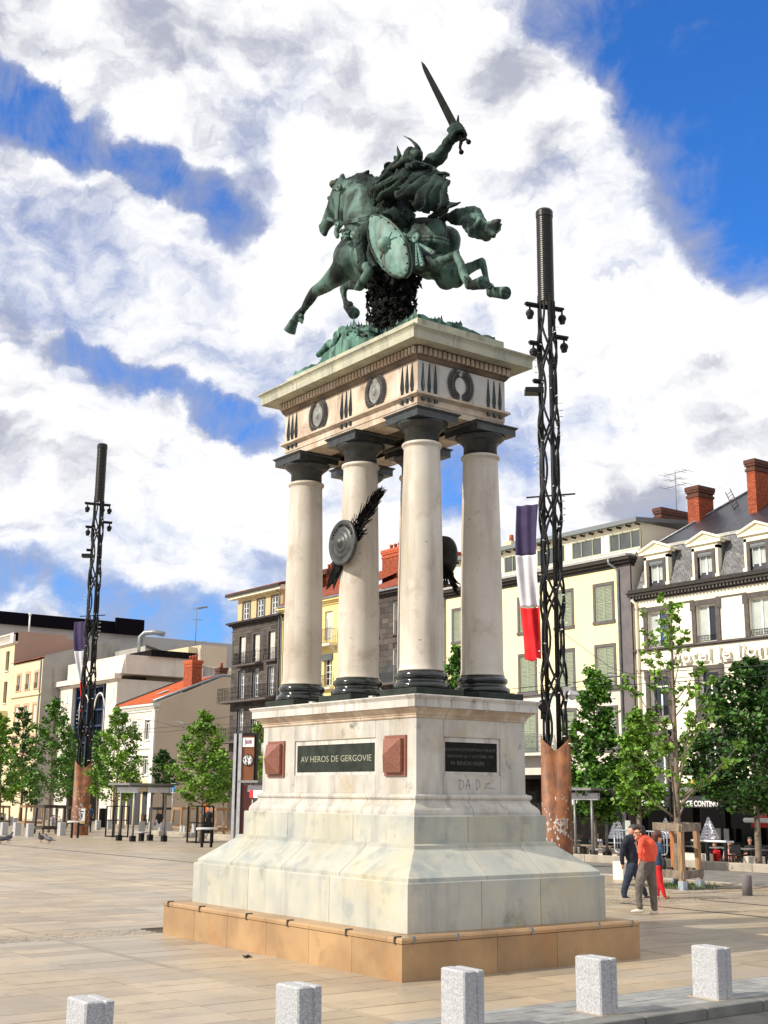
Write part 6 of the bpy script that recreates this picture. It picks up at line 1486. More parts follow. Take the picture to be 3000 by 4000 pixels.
# ---------------------------------------------------------------- lattice light pylons
def pylon(base, Ht, s, label, fpx, nm_side):
    P = np.array([base[0], base[1], base[2]]); t = thing('light_pylon', label, 'lamp post', P, 'lattice light pylons with flags')
    Zc = Ht*.183; rc = .55*s
    # corten tube with V cut
    n = 40; v = []; f = []; az = math.atan2(CAM[1]-P[1], CAM[0]-P[0])
    for k in range(n):
        th = 2*math.pi*k/n; rel = (th-az) % (math.pi); dip = 1-abs(rel if rel < math.pi/2 else math.pi-rel)/(math.pi/2)
        top = Zc-.62*s*dip**1.1
        for r_, z in ((rc, -.2), (rc, top), (rc-.03, top-.0), (rc-.03, top-1.4)): v.append(P+np.array([r_*math.cos(th), r_*math.sin(th), z]))
    for k in range(n):
        for j in range(3): a = 4*k+j; b = 4*((k+1) % n)+j; f.append((a, b, b+1, a+1))
    MB().add(v, f, True).build('corten_base', 'corten', t)
    pp = MB(); r = random.Random(int(P[0]))
    for i in range(90):
        th = az+(r.gauss(.15,.35) if i < 60 else r.uniform(-1.3,1.3)); z = r.gauss(Zc*.30, Zc*.05) if i < 60 else r.uniform(Zc*.1, Zc*.6); c = P+np.array([(rc+.003)*math.cos(th), (rc+.003)*math.sin(th), z]); tv = np.array([-math.sin(th), math.cos(th), 0]); w_, h_ = r.uniform(.01,.05)*s, r.uniform(.02,.14)*s
        if r.random() < .35: w_, h_ = r.uniform(.03,.09)*s, r.uniform(.03,.10)*s
        zz = np.array([0,0,1.]); pp.add([c-tv*w_, c-zz*h_, c+tv*w_*.8, c+zz*h_*.7], [(0,1,2,3)])
    pp.build('paper_scraps', 'peeled_paper', t, kind='stuff')
    Zl0, Zl1, Ztop = Zc-.75*s, Ht*.845, Ht
    def Rz(z): q = (z-Zl0)/(Zl1-Zl0); return s*(.47-.13*q)
    inn = MB()
    for k in range(3):
        th = az+.5+2*math.pi*k/3; inn.tube([P+np.array([.27*s*math.cos(th), .27*s*math.sin(th), z]) for z in (Zl0-.5, Zl1+.3)], .085*s, 8)
    inn.build('core_tubes', 'dark_steel', t)
    # woven outer tubes: each swings to and fro between neighbours
    nv = int((Zl1-Zl0)/.28)
    for k in range(8):
        sg = 1 if k % 2 else -1; pts = []
        for i in range(nv+1):
            z = Zl0+(Zl1-Zl0)*i/nv; per = 3.0*s+.25*z/ s*.1; ph = 2*math.pi*z/ (3.3*s)
            th = az+.26+2*math.pi*(k//2)/4+sg*(1.05*math.sin(ph*.5)+.0)
            R__ = Rz(z)*(1+.06*math.cos(ph)); pts.append(P+np.array([R__*math.cos(th), R__*math.sin(th), z]))
        MB().tube(pts, .048*s, 6).build('woven_tube', 'dark_steel', t)
    bu = MB(); 
    for i in range(64):
        z = Zl0+.4+(Zl1-Zl0-1)*i/64; th = az+1.45*math.sin(i*.42)+(0 if i % 9 else 1.0); c = P+np.array([Rz(z)*math.cos(th), Rz(z)*math.sin(th), z]); o = np.array([math.cos(th), math.sin(th), 0])
        bu.tube([c, c+o*.09*s, c+o*.12*s, c+o*.20*s], [.012*s,.012*s,.03*s,.015*s], 5)
    bu.build('fairy_lights', 'bulb', t, kind='stuff')
    # louvred lantern drum
    q = MB(); prof = []; z = Zl1
    rt = .335*s
    while z < Ztop-.35: prof += [(rt, z), (rt-.006, z+.055), (rt-.014, z+.06), (rt, z+.088)]; z += .09
    prof += [(rt, Ztop-.33), (rt+.015, Ztop-.32), (rt+.015, Ztop-.08), (rt*.86, Ztop), (.01, Ztop+.01)]
    q.lathe(prof, P, 26, smooth=False).build('lantern_drum', 'lamp_mesh', t)
    # cross arms with globe projectors
    rd_ = np.array([_r[0], _r[1], 0]); fw_ = np.array([_H[0], _H[1], 0])
    for (zf, x0, x1, gl_) in ((.838, -.95, .78, (-.75, .72, .25)), (.776, -.80, -.25, (-.62,)), (.792, .25, .95, (.78,)), (.715, -.65, -.2, ())):
        z = Ht*zf; d = rd_*.92+fw_*.38; d = d/np.linalg.norm(d); a = MB(); a.obox(P+d*(x0+x1)/2*s+np.array([0,0,z]), (d, np.cross([0,0,1], d), (0,0,1)), ((x1-x0)/2*s, .09*s, .045*s)); a.obox(P+d*(x0+x1)/2*s+np.array([0,0,z-.07*s]), (d, np.cross([0,0,1], d), (0,0,1)), ((x1-x0)/2*s*.96, .03*s, .05*s)); arm = a.build('cross_arm', 'dark_steel', t)
        for g in gl_:
            c = P+d*g*s+np.array([0,0,z-.40*s]); m_ = MB(); m_.tube([c+(0,0,.36*s), c+(0,0,.12*s)], [.03*s,.05*s], 6); m_.sph(c, .17*s, 14, 9); m_.tube([c-d*.02, c-fw_*.05*s-(0,0,.21*s)], [.13*s,.12*s], 12); m_.build('globe_projector', 'dark_steel', arm)
    b2 = MB(); c = P-rd_*.55*s+np.array([0,0,Ht*.700]); b2.obox(c, (rd_, fw_, (0,0,1)), (.36*s, .25*s, .11*s)); b2.build('floodlight', 'dark_steel', t)
    # flag bar and flag
    zf = float(above(P, fpx[0], fpx[1])[2]-P[2]); d = rd_*.93-fw_*.36; d /= np.linalg.norm(d)
    MB().tube([P-d*.95*s+np.array([0,0,zf]), P+d*.98*s+np.array([0,0,zf+.0])], .035*s, 6).build('flag_bar', 'dark_steel', t)
    z1_, z0_ = float(above(P, fpx[0], fpx[2])[2]-P[2]), float(above(P, fpx[0], fpx[3])[2]-P[2]); L_ = z1_-z0_
    fo_ = -d
    kf = depth(P+np.array([0,0,zf]))/FPX; W_ = fpx[5]*kf/.93; root = P+fo_*fpx[4]*kf
    fl = None
    for j, (mat, a_, b_) in enumerate((('flag_blue', 0, 1/3), ('flag_white', 1/3, 2/3), ('flag_red', 2/3, 1.0))):
        nu, nv_ = 16, 22; vs = []
        for jj in range(nv_+1):
            v_ = a_+(b_-a_)*jj/nv_
            for ii in range(nu+1):
                u = ii/nu; wd = W_*(1.0-(.22 if nm_side else .72*min(1, v_*1.5))*v_ ** (1.0 if nm_side else .5)); x_ = u*wd+(.10*math.sin(3.3*v_)*s if nm_side else .62*W_*v_*.55*(1-u*.0)*0+ (0))
                if not nm_side: x_ = u*wd
                dep = .09*s*math.sin(5*u+7*v_)*(.3+v_)+.05*s*math.sin(13*u+3*v_+1)+.10*s*math.sin(6.5*v_)
                vs.append(root+fo_*x_+np.cross([0,0,1], fo_)*dep+np.array([0,0,z1_-L_*v_-(.10*s*math.sin(math.pi*(1-u))*v_ if j == 2 else 0)]))
        fs = [(p*(nu+1)+q_, p*(nu+1)+q_+1, (p+1)*(nu+1)+q_+1, (p+1)*(nu+1)+q_) for p in range(nv_) for q_ in range(nu)]
        m_ = MB().add(vs, fs, True)
        if fl is None:
            fl = thing('tricolour_flag', 'long tricolour flag hanging from the '+('right' if nm_side else 'left')+' lattice pylon', 'flag', (root[0], root[1], z1_), 'long flags on the pylons')
        o = m_.build(('blue_stripe', 'white_stripe', 'red_stripe')[j], mat, fl); md = o.modifiers.new('s', 'SOLIDIFY'); md.thickness = .006
    return t, P
BR = gnds(2180, 3385); BL = gnds(310, 3262)
HR = float(above(BR, 2119, 822)[2]-BR[2]); HL = float(above(BL, 401, 1735)[2]-BL[2])
pR, PR = pylon(BR, HR, HR/24.0*.93, 'lattice light pylon right of the monument, carrying a dome camera', (2085,1936,1966,2569,48,82), True)
pL, PL_ = pylon(BL, HL, HL/24.0*.93, 'lattice light pylon standing among the trees left of the monument', (330,2405,2426,2778,18,58), False)
dm = MB(); c = above(BR, 2235, 2712); e = above(BR, 2215, 2705); k_ = depth(c)/FPX
dm.obox(e, (_r, _H, (0,0,1)), (12*k_, 12*k_, 22*k_)); dm.tube([e, e+(c-e)*.5+(0,0,8*k_), c+(0,0,4*k_)], 9*k_, 8); dm.lathe([(26*k_,0),(28*k_,6*k_),(20*k_,16*k_),(8*k_,18*k_)], c-(0,0,6*k_), 16); dm.sph(c-(0,0,6*k_), 17*k_, 12, 8)
dmc = dm.build('dome_camera', 'white_paint', None, org=tuple(c), label='white dome camera bracketed to the right pylon above its rusty tube', cat='camera')
l_ = MB(); c = above(BR, 2122, 2755); l_.tube([c, c+np.array([-_H[0],-_H[1],-.1])*.28], [22*k_, 25*k_], 14); l_.obox(c-(0,0,35*k_), (_r, _H, (0,0,1)), (10*k_, 8*k_, 14*k_)); l_.obox(c+np.array([10*k_,0,-48*k_]), (_r, _H, (0,0,1)), (18*k_, 6*k_, 5*k_))
l_.build('spotlight', 'dark_steel', None, org=tuple(c), label='round spotlight on the right pylon beside the pedestal cornice', cat='lamp')
l_ = MB(); q = gnds(1015, 3320); c = above(q, 1030, 2925); kk = depth(c)/FPX; l_.tube([c-_r*8*kk, c+_r*40*kk], [22*kk, 40*kk], 16); l_.tube([q+_r*.6, c+_r*20*kk-(0,0,35*kk)], .06, 6)
l_.build('loudspeaker', 'steel_pale', None, org=tuple(q), label='grey round horn on a pole just left of the pedestal die', cat='loudspeaker', recalc=True)
# ---------------------------------------------------------------- trees
def tree(base, top, cb, rw, seed, label, leafmat='leaf', n=3600, ls=.13, tr=.09, clump=1.0, lean=(0,0), bark='bark', shape=1.0, group='young trees on the square', nb=34, el0=.35):
    r = np.random.default_rng(seed); P = np.array(base, float); Ht = top-P[2]; cbz = cb-P[2]
    t = thing('plane_tree', label, 'tree', P, group)
    def axis(h): q = h/Ht; return P+np.array([lean[0]*q*q+.05*math.sin(5*q+seed), lean[1]*q*q+.05*math.cos(4*q+seed), h])
    tk = MB(); hs_ = np.linspace(-.15, Ht*.97, 14); tk.tube([axis(h) for h in hs_], [tr*(1-.88*max(h, 0)/Ht)+.006 for h in hs_], 9)
    tips = []
    for i in range(nb):
        q = (i+.5+r.uniform(-.4,.4))/nb; h = cbz*.92+(Ht-cbz*.92)*q**1.05; az = i*2.4+r.uniform(-.5,.5)
        rr = rw*((1-q)**.75*.95+.10)*shape*(.55+.45*min(1, q*6))*r.uniform(.6,1.25)
        L_ = rr; el = el0+.5*q+r.uniform(-.15,.2); d = np.array([math.cos(az), math.sin(az), math.tan(el)]); a = axis(max(h-L_*math.tan(el)*.45, cbz*.8)); b = a+d*L_; m_ = (a+b)/2+np.array([0,0,-.08*L_])
        r0 = max(.008, tr*.33*(1-q)+.006); tk.tube([a, m_, b], [r0, r0*.7, .006], 5)
        for k in range(3): tips.append((m_*(1-k/2)+b*(k/2), .20+.16*L_*(1-.25*k)))
        for k in range(2):
            az2 = az+r.uniform(-1.1,1.1); c = m_+(b-m_)*r.uniform(.1,.8); e = c+np.array([math.cos(az2), math.sin(az2), r.uniform(.1,.9)])*L_*r.uniform(.25,.5); tk.tube([c, e], [.008, .004], 4); tips.append((e, .16+.10*L_)); tips.append(((c+e)/2, .16+.08*L_))
    for k in range(4): tips.append((axis(Ht*(.86+.035*k)), .14))
    tips.append((axis(Ht*.99), .08))
    tk.build('trunk', bark, t)
    C = np.array([p for p, s_ in tips]); Sg = np.array([s_ for p, s_ in tips])*clump; w_ = Sg**2*(.4+r.random(len(Sg))*1.2); w_ /= w_.sum()
    idx = r.choice(len(C), n, p=w_); off = r.normal(0, .55, (n,3))*Sg[idx][:,None]; off[:,2] *= .62
    c = C[idx]+off; sz = ls*r.uniform(.45, 1.3, n)
    nrm = r.normal(0, 1, (n,3)); nrm[:,2] = np.abs(nrm[:,2])+.5; nrm /= np.linalg.norm(nrm, axis=1)[:,None]
    u = np.cross(nrm, r.normal(0, 1, (n,3))); u /= np.linalg.norm(u, axis=1)[:,None]; v = np.cross(nrm, u)
    S1 = sz[:,None]
    pts = np.stack([c-u*S1*.55, c-u*S1*.05+v*S1*.55+nrm*S1*.12, c+u*S1*.62-nrm*S1*.10, c-u*S1*.05-v*S1*.55+nrm*S1*.12], 1).reshape(-1,3)-P
    f = np.arange(4*n).reshape(-1,4); me = bpy.data.meshes.new('crown'); me.vertices.add(4*n); me.vertices.foreach_set('co', pts.ravel())
    tri = np.concatenate([f[:, [0,1,2]], f[:, [0,2,3]]]).ravel(); me.loops.add(len(tri)); me.loops.foreach_set('vertex_index', tri); me.polygons.add(2*n); me.polygons.foreach_set('loop_start', np.arange(0, 6*n, 3)); me.polygons.foreach_set('loop_total', np.full(2*n, 3)); me.update(calc_edges=True)
    me.materials.append(MAT[leafmat]); o = bpy.data.objects.new('crown', me); COL.objects.link(o); o.parent = t; o['kind'] = 'stuff'; return t
def ptree(bx, by, ytop, ycb, hw, seed, label, xt=None, **k):
    B = gnds(bx, by); T = above(B, xt or bx, ytop); Cb = above(B, bx, ycb); kk = depth(T)/FPX
    return tree(B, float(T[2]), float(Cb[2]), hw*kk, seed, label, lean=tuple((T-B)[:2]*.6), **k), B
ptree(-10, 3245, 2800, 3120, 100, 1, 'light green young tree cut by the left edge of the view', n=5200, ls=.17, leafmat='leaf', tr=.11)
ptree(78, 3212, 2770, 3140, 78, 2, 'dark foliaged tree behind the leftmost wooden guard', n=5200, ls=.19, leafmat='leaf_dark', tr=.12, bark='bark_dark')
ptree(188, 3252, 2738, 3100, 125, 3, 'airy tree with a tall thin leader left of the left pylon', xt=215, n=5600, ls=.16, leafmat='leaf_mid')
ptree(262, 3228, 2850, 3095, 75, 4, 'small full tree close behind the left pylon base', n=3600, ls=.17, leafmat='leaf_mid')
ptree(445, 3270, 2778, 3110, 112, 5, 'upright tree between the left pylon and the tram shelter', xt=462, n=5400, ls=.15, leafmat='leaf')
ptree(375, 3235, 2860, 3060, 60, 15, 'slight tree showing just right of the left pylon', n=2200, ls=.17, leafmat='leaf_mid')
ptree(633, 3222, 2938, 3085, 62, 6, 'small tiered tree in front of the blank beige gable', n=2600, ls=.19, leafmat='leaf_dark', nb=20, bark='bark_dark')
ptree(778, 3293, 2795, 3120, 118, 7, 'bushy tree in a black steel guard left of the clock totem', xt=818, n=6000, ls=.15, leafmat='leaf')
ptree(868, 3245, 2930, 3125, 52, 8, 'thin tree between the bushy one and the clock totem', n=2200, ls=.16, leafmat='leaf_mid')
ptree(1012, 3235, 2790, 3080, 62, 9, 'tree half hidden between the clock totem and the pedestal', n=3000, ls=.16, leafmat='leaf')
ptree(1785, 3345, 2530, 3050, 95, 10, 'tree behind the monument, its tip showing between the two right columns', n=4200, ls=.16, leafmat='leaf_mid')
ptree(2330, 3360, 2628, 3190, 135, 11, 'full dark green tree just right of the right pylon', xt=2322, n=8000, ls=.18, leafmat='leaf_mid', tr=.12, shape=1.1, nb=44)
ptree(2505, 3398, 2790, 3160, 95, 12, 'bright green tree between the dark one and the guarded one', xt=2490, n=4200, ls=.15, leafmat='leaf', tr=.10)
TB = (gnds(2668, 3476)+gnds(2637, 3456)+gnds(2569, 3461)+gnds(2736, 3466))/4
T = above(TB, 2640, 2368); Cb = above(TB, 2645, 3140)
tree(TB, float(T[2]), float(Cb[2]), 175*depth(T)/FPX, 13, 'tall sparse tree rising from the large wooden guard', n=2100, ls=.125, leafmat='leaf', tr=.105, clump=.42, lean=tuple((T-TB)[:2]*.5), nb=30, shape=1.25, el0=.75)
B12 = at_x(2962, 3380, 27.5); B12[2] = cafe_z(27.5); T = above(B12, 3000, 2600); Cb = above(B12, 2985, 3140)
tree(B12, float(T[2]), float(Cb[2]), 245*depth(T)/FPX, 14, 'large dark tree at the right edge in front of the hotel', n=12000, ls=.18, leafmat='leaf_dark', tr=.13, shape=1.15, nb=56, bark='bark')
# ---------------------------------------------------------------- tree guards
def beam(mb, a, b, w, h): 
    a = np.array(a, float); b = np.array(b, float); d = b-a; L_ = np.linalg.norm(d); d /= L_; u = np.cross(d, [0,0,1]); 
    if np.linalg.norm(u) < .1: u = np.array([1.,0,0])
    u /= np.linalg.norm(u); v = np.cross(u, d); mb.obox((a+b)/2, (d, u, v), (L_/2, w/2, h/2)); return mb
gn, gr_, gb_, gl_ = gnds(2668,3476), gnds(2736,3466), gnds(2637,3456), gnds(2569,3461)
gg = thing('wooden_tree_guard', 'large square timber guard of four posts around the tall sparse tree', 'tree guard', TB, None)
zt_ = float(above(gn, 2668, 3225)[2]); zl_ = float(above(gn, 2668, 3418)[2])
cn = [gn, gr_, gb_, gl_]; ctr = sum(cn)/4
for i, p in enumerate(cn):
    o = (p-ctr)/np.linalg.norm(p-ctr); z0 = gz(p[0], p[1]); top = p*1.0; q = np.array([p[0], p[1], z0+.12]); tp = np.array([p[0]-o[0]*.06, p[1]-o[1]*.06, zt_])
    beam(MB(), q, tp, .13, .13).build('post', 'wood_orange' if i == 2 else 'wood', gg); MB().box(p[0]-.085, p[0]+.085, p[1]-.085, p[1]+.085, z0-.02, z0+.22).build('post_shoe', 'galvanised', gg)
for (a, b) in ((0,3),(0,1),(1,2),(2,3)):
    for z, ex in ((zt_-.05, .10), (zl_, .16)):
        A_, B_ = cn[a].copy(), cn[b].copy(); oa, ob = (A_-ctr), (B_-ctr); A_ += oa/np.linalg.norm(oa)*ex*.5; B_ += ob/np.linalg.norm(ob)*ex*.5; A_[2] = B_[2] = z+(.0 if (a, b) in ((0,3),(1,2)) else -.012); beam(MB(), A_, B_, .07, .20).build('rail', 'wood_weathered', gg)
pit = MB(); z = gz(TB[0], TB[1]); pit.box(TB[0]-1.5, TB[0]+1.3, TB[1]-1.3, TB[1]+1.2, z-.05, z+.014); pit.build('tree_pit', 'soil', plaza)
gw_ = MB(); rr = random.Random(8)
for i in range(420):
    x, y = TB[0]+rr.gauss(0,.55), TB[1]+rr.gauss(0,.5); h_ = rr.uniform(.04,.18); a = rr.uniform(0,6.28); w_ = .012
    gw_.add([(x-w_*math.cos(a), y-w_*math.sin(a), z), (x+w_*math.cos(a), y+w_*math.sin(a), z), (x+rr.uniform(-.06,.06), y+rr.uniform(-.06,.06), z+h_)], [(0,1,2)])
gw_.build('grass_tufts', 'grass', None, label='sparse grass growing in the pit of the guarded tree', cat='grass', kind='stuff')
cbx = MB(); rr = random.Random(3)
for i in range(46):
    for j in range(30):
        x, y = TB[0]-2.6+i*.12, TB[1]-1.9+j*.12
        if TB[0]-1.55 < x+.06 < TB[0]+1.35 and TB[1]-1.35 < y+.06 < TB[1]+1.25: continue
        cbx.box(x+.004, x+.114, y+.004, y+.114, -.01, .012+rr.uniform(0,.006))
cbx.drape().build('sett_surround', 'paving', plaza, kind='stuff')
def guard(bx, by, sz, ht_, label, mats, n=4, lean=.10, flat=0, cat='tree guard', lowmat=None):
    B = gnds(bx, by); t = thing('tree_guard', label, cat, B, 'small tree guards')
    cs_ = [(-1,-1),(1,-1),(1,1),(-1,1)]; r = random.Random(int(bx)); H_ = sz/2
    tops = []
    for i, (a, b) in enumerate(cs_):
        p0 = B+np.array([a*H_*(1+lean), b*H_*(1+lean), 0]); p1 = B+np.array([a*H_, b*H_, ht_]); beam(MB(), p0, p1, .12, .12).build('post', mats[i % len(mats)], t); tops.append(p1)
    for z, k in ((ht_-.06, 1.08), (ht_*.22, 1.1+lean)):
        for (i, j) in ((0,1),(1,2),(2,3),(3,0)):
            A_ = B+np.array([cs_[i][0]*H_*k, cs_[i][1]*H_*k, z+(.0 if i % 2 else .01)]); C_ = B+np.array([cs_[j][0]*H_*k, cs_[j][1]*H_*k, z+(.0 if i % 2 else .01)]); beam(MB(), A_, C_, .06, .17).build('rail', lowmat or mats[-1], t)
    return t
guard(-12, 3225, 1.3, 1.5, 'weathered timber guard cut by the left edge of the view', ['wood_weathered'])
guard(118, 3232, 1.25, 1.6, 'pale topped timber guard in front of the dark foliaged tree', ['wood_weathered', 'wood'])
guard(192, 3258, 1.25, 1.7, 'dark timber guard around the airy tree left of the pylon', ['wood_weathered', 'bark_dark'], lowmat='bark_dark')
guard(262, 3232, 1.2, 1.55, 'timber guard half hidden behind the left pylon base', ['wood_weathered'])
guard(628, 3222, 1.3, 1.6, 'brown timber guard under the small tiered tree', ['wood_weathered', 'bark_dark'], lowmat='bark_dark')
guard(722, 3252, 1.2, 1.7, 'new yellow timber guard left of the steel one', ['wood'], lean=.18)
guard(858, 3262, 1.25, 1.7, 'new yellow timber guard between the litter bin and the clock totem', ['wood'], lean=.22)
def steel_guard(bx, by, w, h_, label):
    B = gnds(bx, by); t = thing('steel_tree_guard', label, 'tree guard', B, 'black steel tree guards')
    for a in (-1, 1):
        for b in (-1, 1): MB().box(B[0]+a*w/2-.035, B[0]+a*w/2+.035, B[1]+b*w/2-.035, B[1]+b*w/2+.035, B[2], B[2]+h_).build('post', 'dark_steel', t)
    for z in (.05, h_*.55, h_):
        for a in (-1, 1):
            MB().box(B[0]-w/2, B[0]+w/2, B[1]+a*w/2-.02, B[1]+a*w/2+.02, B[2]+z-.03, B[2]+z+.02).build('rail', 'dark_steel', t); MB().box(B[0]+a*w/2-.02, B[0]+a*w/2+.02, B[1]-w/2+.03, B[1]+w/2-.03, B[2]+z-.03, B[2]+z+.02).build('rail', 'dark_steel', t)
steel_guard(455, 3270, .95, 1.75, 'black steel guard right of the left pylon and left of the shelter'); steel_guard(780, 3293, .95, 1.85, 'black steel guard around the bushy tree left of the clock totem')
def rest_rail(bx0, bx1, by, ytop, label, z=None):
    A_, B_ = gnds(bx0, by), gnds(bx1, by); h_ = float(above(A_, bx0, ytop)[2]); c = (A_+B_)/2; t = thing('leaning_rail', label, 'railing', c, 'white topped leaning rails')
    d = (B_-A_)/np.linalg.norm(B_-A_)
    for p in (A_, B_): MB().box(p[0]-.05, p[0]+.05, p[1]-.05, p[1]+.05, gz(p[0],p[1]), h_-.02).build('post', 'dark_steel', t)
    a, b = A_-d*.28, B_+d*.30; a[2] = b[2] = h_+.02; MB().tube([a, b], .055, 10).build('top_rail', 'white_paint', t)
rest_rail(279, 303, 3273, 3212, 'leaning rail beside the poster on the left pylon base'); rest_rail(788, 824, 3310, 3239, 'leaning rail in front of the steel guard by the clock totem')
P0 = at_x(2766, 3376, 26.2); P1 = at_x(2838, 3376, 26.2); hz = float(at_x(2800, 3290, 26.2)[2]); t = thing('leaning_rail', 'leaning rail on the pavement edge in front of the cafe tables', 'railing', (26.2, float((P0[1]+P1[1])/2), 0), 'white topped leaning rails')
for p in (P0, P1): MB().box(26.15, 26.25, p[1]-.05, p[1]+.05, -.1, hz-.02).build('post', 'dark_steel', t)
MB().tube([(26.2, P0[1]+.75, hz+.03), (26.2, P1[1]-.35, hz+.03)], .045, 10).build('top_rail', 'white_paint', t)
# poster board leaning on left pylon
B = gnds(320, 3262); pa_, pb2 = above(B, 313, 3224), above(B, 342, 3158); ps = thing('poster_board', 'white poster with a blue figure and yellow foot fixed beside the left pylon base', 'poster', pb2)
dx = (pb2-pa_); wv = np.array([_r[0],_r[1],0])*abs(dx@_R2); zz = dx[2]; o0 = pa_-fw__ if False else pa_
q = np.cross([0,0,1], wv); q = q/np.linalg.norm(q)*.02
def pquad(u0, u1, v0, v1, off, nm, mat): 
    a = pa_+wv*u0+np.array([0,0,zz*v0]); b = pa_+wv*u1+np.array([0,0,zz*v0]); c = pa_+wv*u1+np.array([0,0,zz*v1]); d = pa_+wv*u0+np.array([0,0,zz*v1]); e = -np.array([_H[0],_H[1],0])*off; g = -np.array([_H[0],_H[1],0])*(off-.02)
    MB().add([a+e,b+e,c+e,d+e,a+g,b+g,c+g,d+g], [(0,1,2,3),(7,6,5,4),(0,4,5,1),(1,5,6,2),(2,6,7,3),(3,7,4,0)]).build(nm, mat, ps)
pquad(0, 1, 0, 1, .62, 'board', 'sign_white'); pquad(.2, 1, .0, .12, .63, 'dark_strip', 'text_black'); pquad(.3, .95, .13, .30, .63, 'yellow_block', 'poster_yellow'); pquad(.4, .62, .45, .72, .63, 'figure', 'poster_ink')
pquad(.25, .8, .80, .86, .63, 'headline', 'poster_ink'); pquad(.15, .5, .36, .42, .63, 'headline', 'poster_ink')
# ---------------------------------------------------------------- small granite blocks in the distance
farb = MB().cbox(-.17, .17, -.17, .17, -.1, .62, .012).mesh('granite_block'); farb.materials.append(MAT['granite'])
fb = [(14,3262,48,'leftmost of the distant granite blocks'),(64,3264,50,'second distant granite block from the left edge'),(115,3268,50,'third distant granite block from the left edge'),(239,3264,50,'granite block standing against the left pylon guard'),(12,3208,30,'far granite block behind the leftmost guard'),(40,3222,32,'far granite block left of the pale topped guard'),(60,3225,30,'far granite block at the foot of the pale topped guard'),(128,3225,30,'far granite block seen between the left guards'),(205,3228,34,'far granite block right of the dark guard'),(344,3230,34,'granite block just right of the left pylon'),(381,3241,36,'granite block between the pylon and the steel guard'),(425,3238,36,'granite block behind the steel guard'),(475,3236,34,'granite block behind the shelter posts'),(553,3250,40,'granite block seen through the shelter'),(590,3245,34,'small granite block behind the shelter bench'),(617,3238,34,'granite block left of the row of three'),(628,3253,40,'left block of the row of three near the steel guard'),(640,3256,40,'middle block of the row of three near the steel guard'),(658,3257,42,'right block of the row of three near the steel guard'),(672,3240,28,'low dark granite block behind the row of three'),(712,3260,34,'granite block inside the new timber guard'),(724,3262,34,'second granite block inside the new timber guard'),(760,3255,36,'granite block behind the bushy tree trunk'),(800,3260,36,'granite block right of the bushy tree trunk'),(815,3258,34,'granite block beside the litter bin')]
for (x, y, h_, lb) in fb:
    B = gnds(x, y); o = piece('granite_block', farb, B, plaza); o.parent = None; o.location = tuple(map(float, B)); kk = h_*depth(B)/FPX/.62; o.scale = (kk*.9, kk*.9, kk); o.rotation_euler[2] = random.uniform(-.1,.1); setp(o, lb, 'bollard', 'granite blocks scattered on the square')
# grey cylindrical bollard, planter block
B = gnds(2920, 3498); hg = float(above(B, 2920, 3418)[2]-B[2]); o = MB().lathe([(.125,0),(.125,hg-.03),(.11,hg),(.01,hg+.004)], B, 24).build('round_bollard', 'pilaster_grey', None, org=tuple(B), label='dark grey cylindrical bollard by the drain slot at the right edge', cat='bollard')
B = gnds(2430, 3436); hp_ = float(above(B, 2430, 3365)[2]-B[2]); wp = 42*depth(B)/FPX/2
pl_ = thing('stone_block', 'pale stone block standing behind the walking people', 'block', B); MB().cbox(B[0]-wp*1.1, B[0]-.03, B[1]-wp*1.3, B[1]+wp*1.3, B[2]-.05, B[2]+hp_, .015).build('main_block', 'white_stone', pl_); MB().cbox(B[0]-.02, B[0]+wp, B[1]-wp*1.3, B[1]+wp*1.3, B[2]-.05, B[2]+hp_-.002, .015).build('half_block', 'white_stone', pl_)
# ---------------------------------------------------------------- tram shelters
def shelter(bx, by, x0, x1, ytop, label, grp='tram stop shelters'):
    B = gnds(bx, by); D_ = float((B-CAM)@_H); kk = depth(B)/FPX; L_ = (x1-x0)*kk; t = thing('tram_shelter', label, 'shelter', B, grp)
    Z = float(above(B, bx, ytop)[2]); g = B[2]; yA, yB_ = B[1]-L_*.75, B[1]+L_*.55; xa, xb = B[0]-.9, B[0]+.9
    MB().box(xa-.55, xb+.5, yA, yB_, Z-.10, Z).build('roof_slab', 'steel_grey', t)
    for x in (xa, xb): MB().box(x-.06, x+.06, yA+.1, yB_-.1, Z-.48, Z-.20).build('fascia_beam', 'steel_pale', t)
    for y in (yA+.4, (yA+yB_)/2, yB_-.4): MB().box(xa-.4, xb+.4, y-.05, y+.05, Z-.20, Z-.101).build('roof_rib', 'steel_grey', t)
    for x in (xa, xb):
        for y in (yA+.5, yB_-.5): MB().lathe([(.06,0),(.06,Z-.2-g)], (x, y, g), 10).build('post', 'steel_grey', t); MB().box(x-.13, x+.13, y-.13, y+.13, g-.02, g+.30).build('post_base', 'dark_steel', t)
    MB().box(xa+.7, xa+1.1, yA+.9, yB_-.9, g+.42, g+.48).build('bench_seat', 'steel_pale', t)
    for y in (yA+1.4, yB_-1.4): MB().box(xa+.8, xa+1.0, y-.06, y+.06, g, g+.42).build('bench_leg', 'dark_steel', t)
    return t, B, Z, (xa, xb, yA, yB_)
shelter(545, 3285, 470, 620, 3060, 'open steel tram shelter between the two steel tree guards')
sR = shelter(2335, 3362, 2240, 2385, 3078, 'tram shelter partly hidden by the right pylon')
sT = shelter(1062, 3322, 960, 1080, 3050, 'tram shelter behind the pedestal beside the clock totem')
t_, B_, Z_, q_ = sT
MB().box(q_[0]-.12, q_[0]-.07, q_[2]-.2, B_[1]+.3, Z_-.75, Z_-.42).build('destination_panel', 'sign_white', t_); MB().box(q_[0]-.16, q_[0]-.13, B_[1]+.05, B_[1]+.3, Z_-.75, Z_-.42).build('red_panel', 'red_panel', t_)
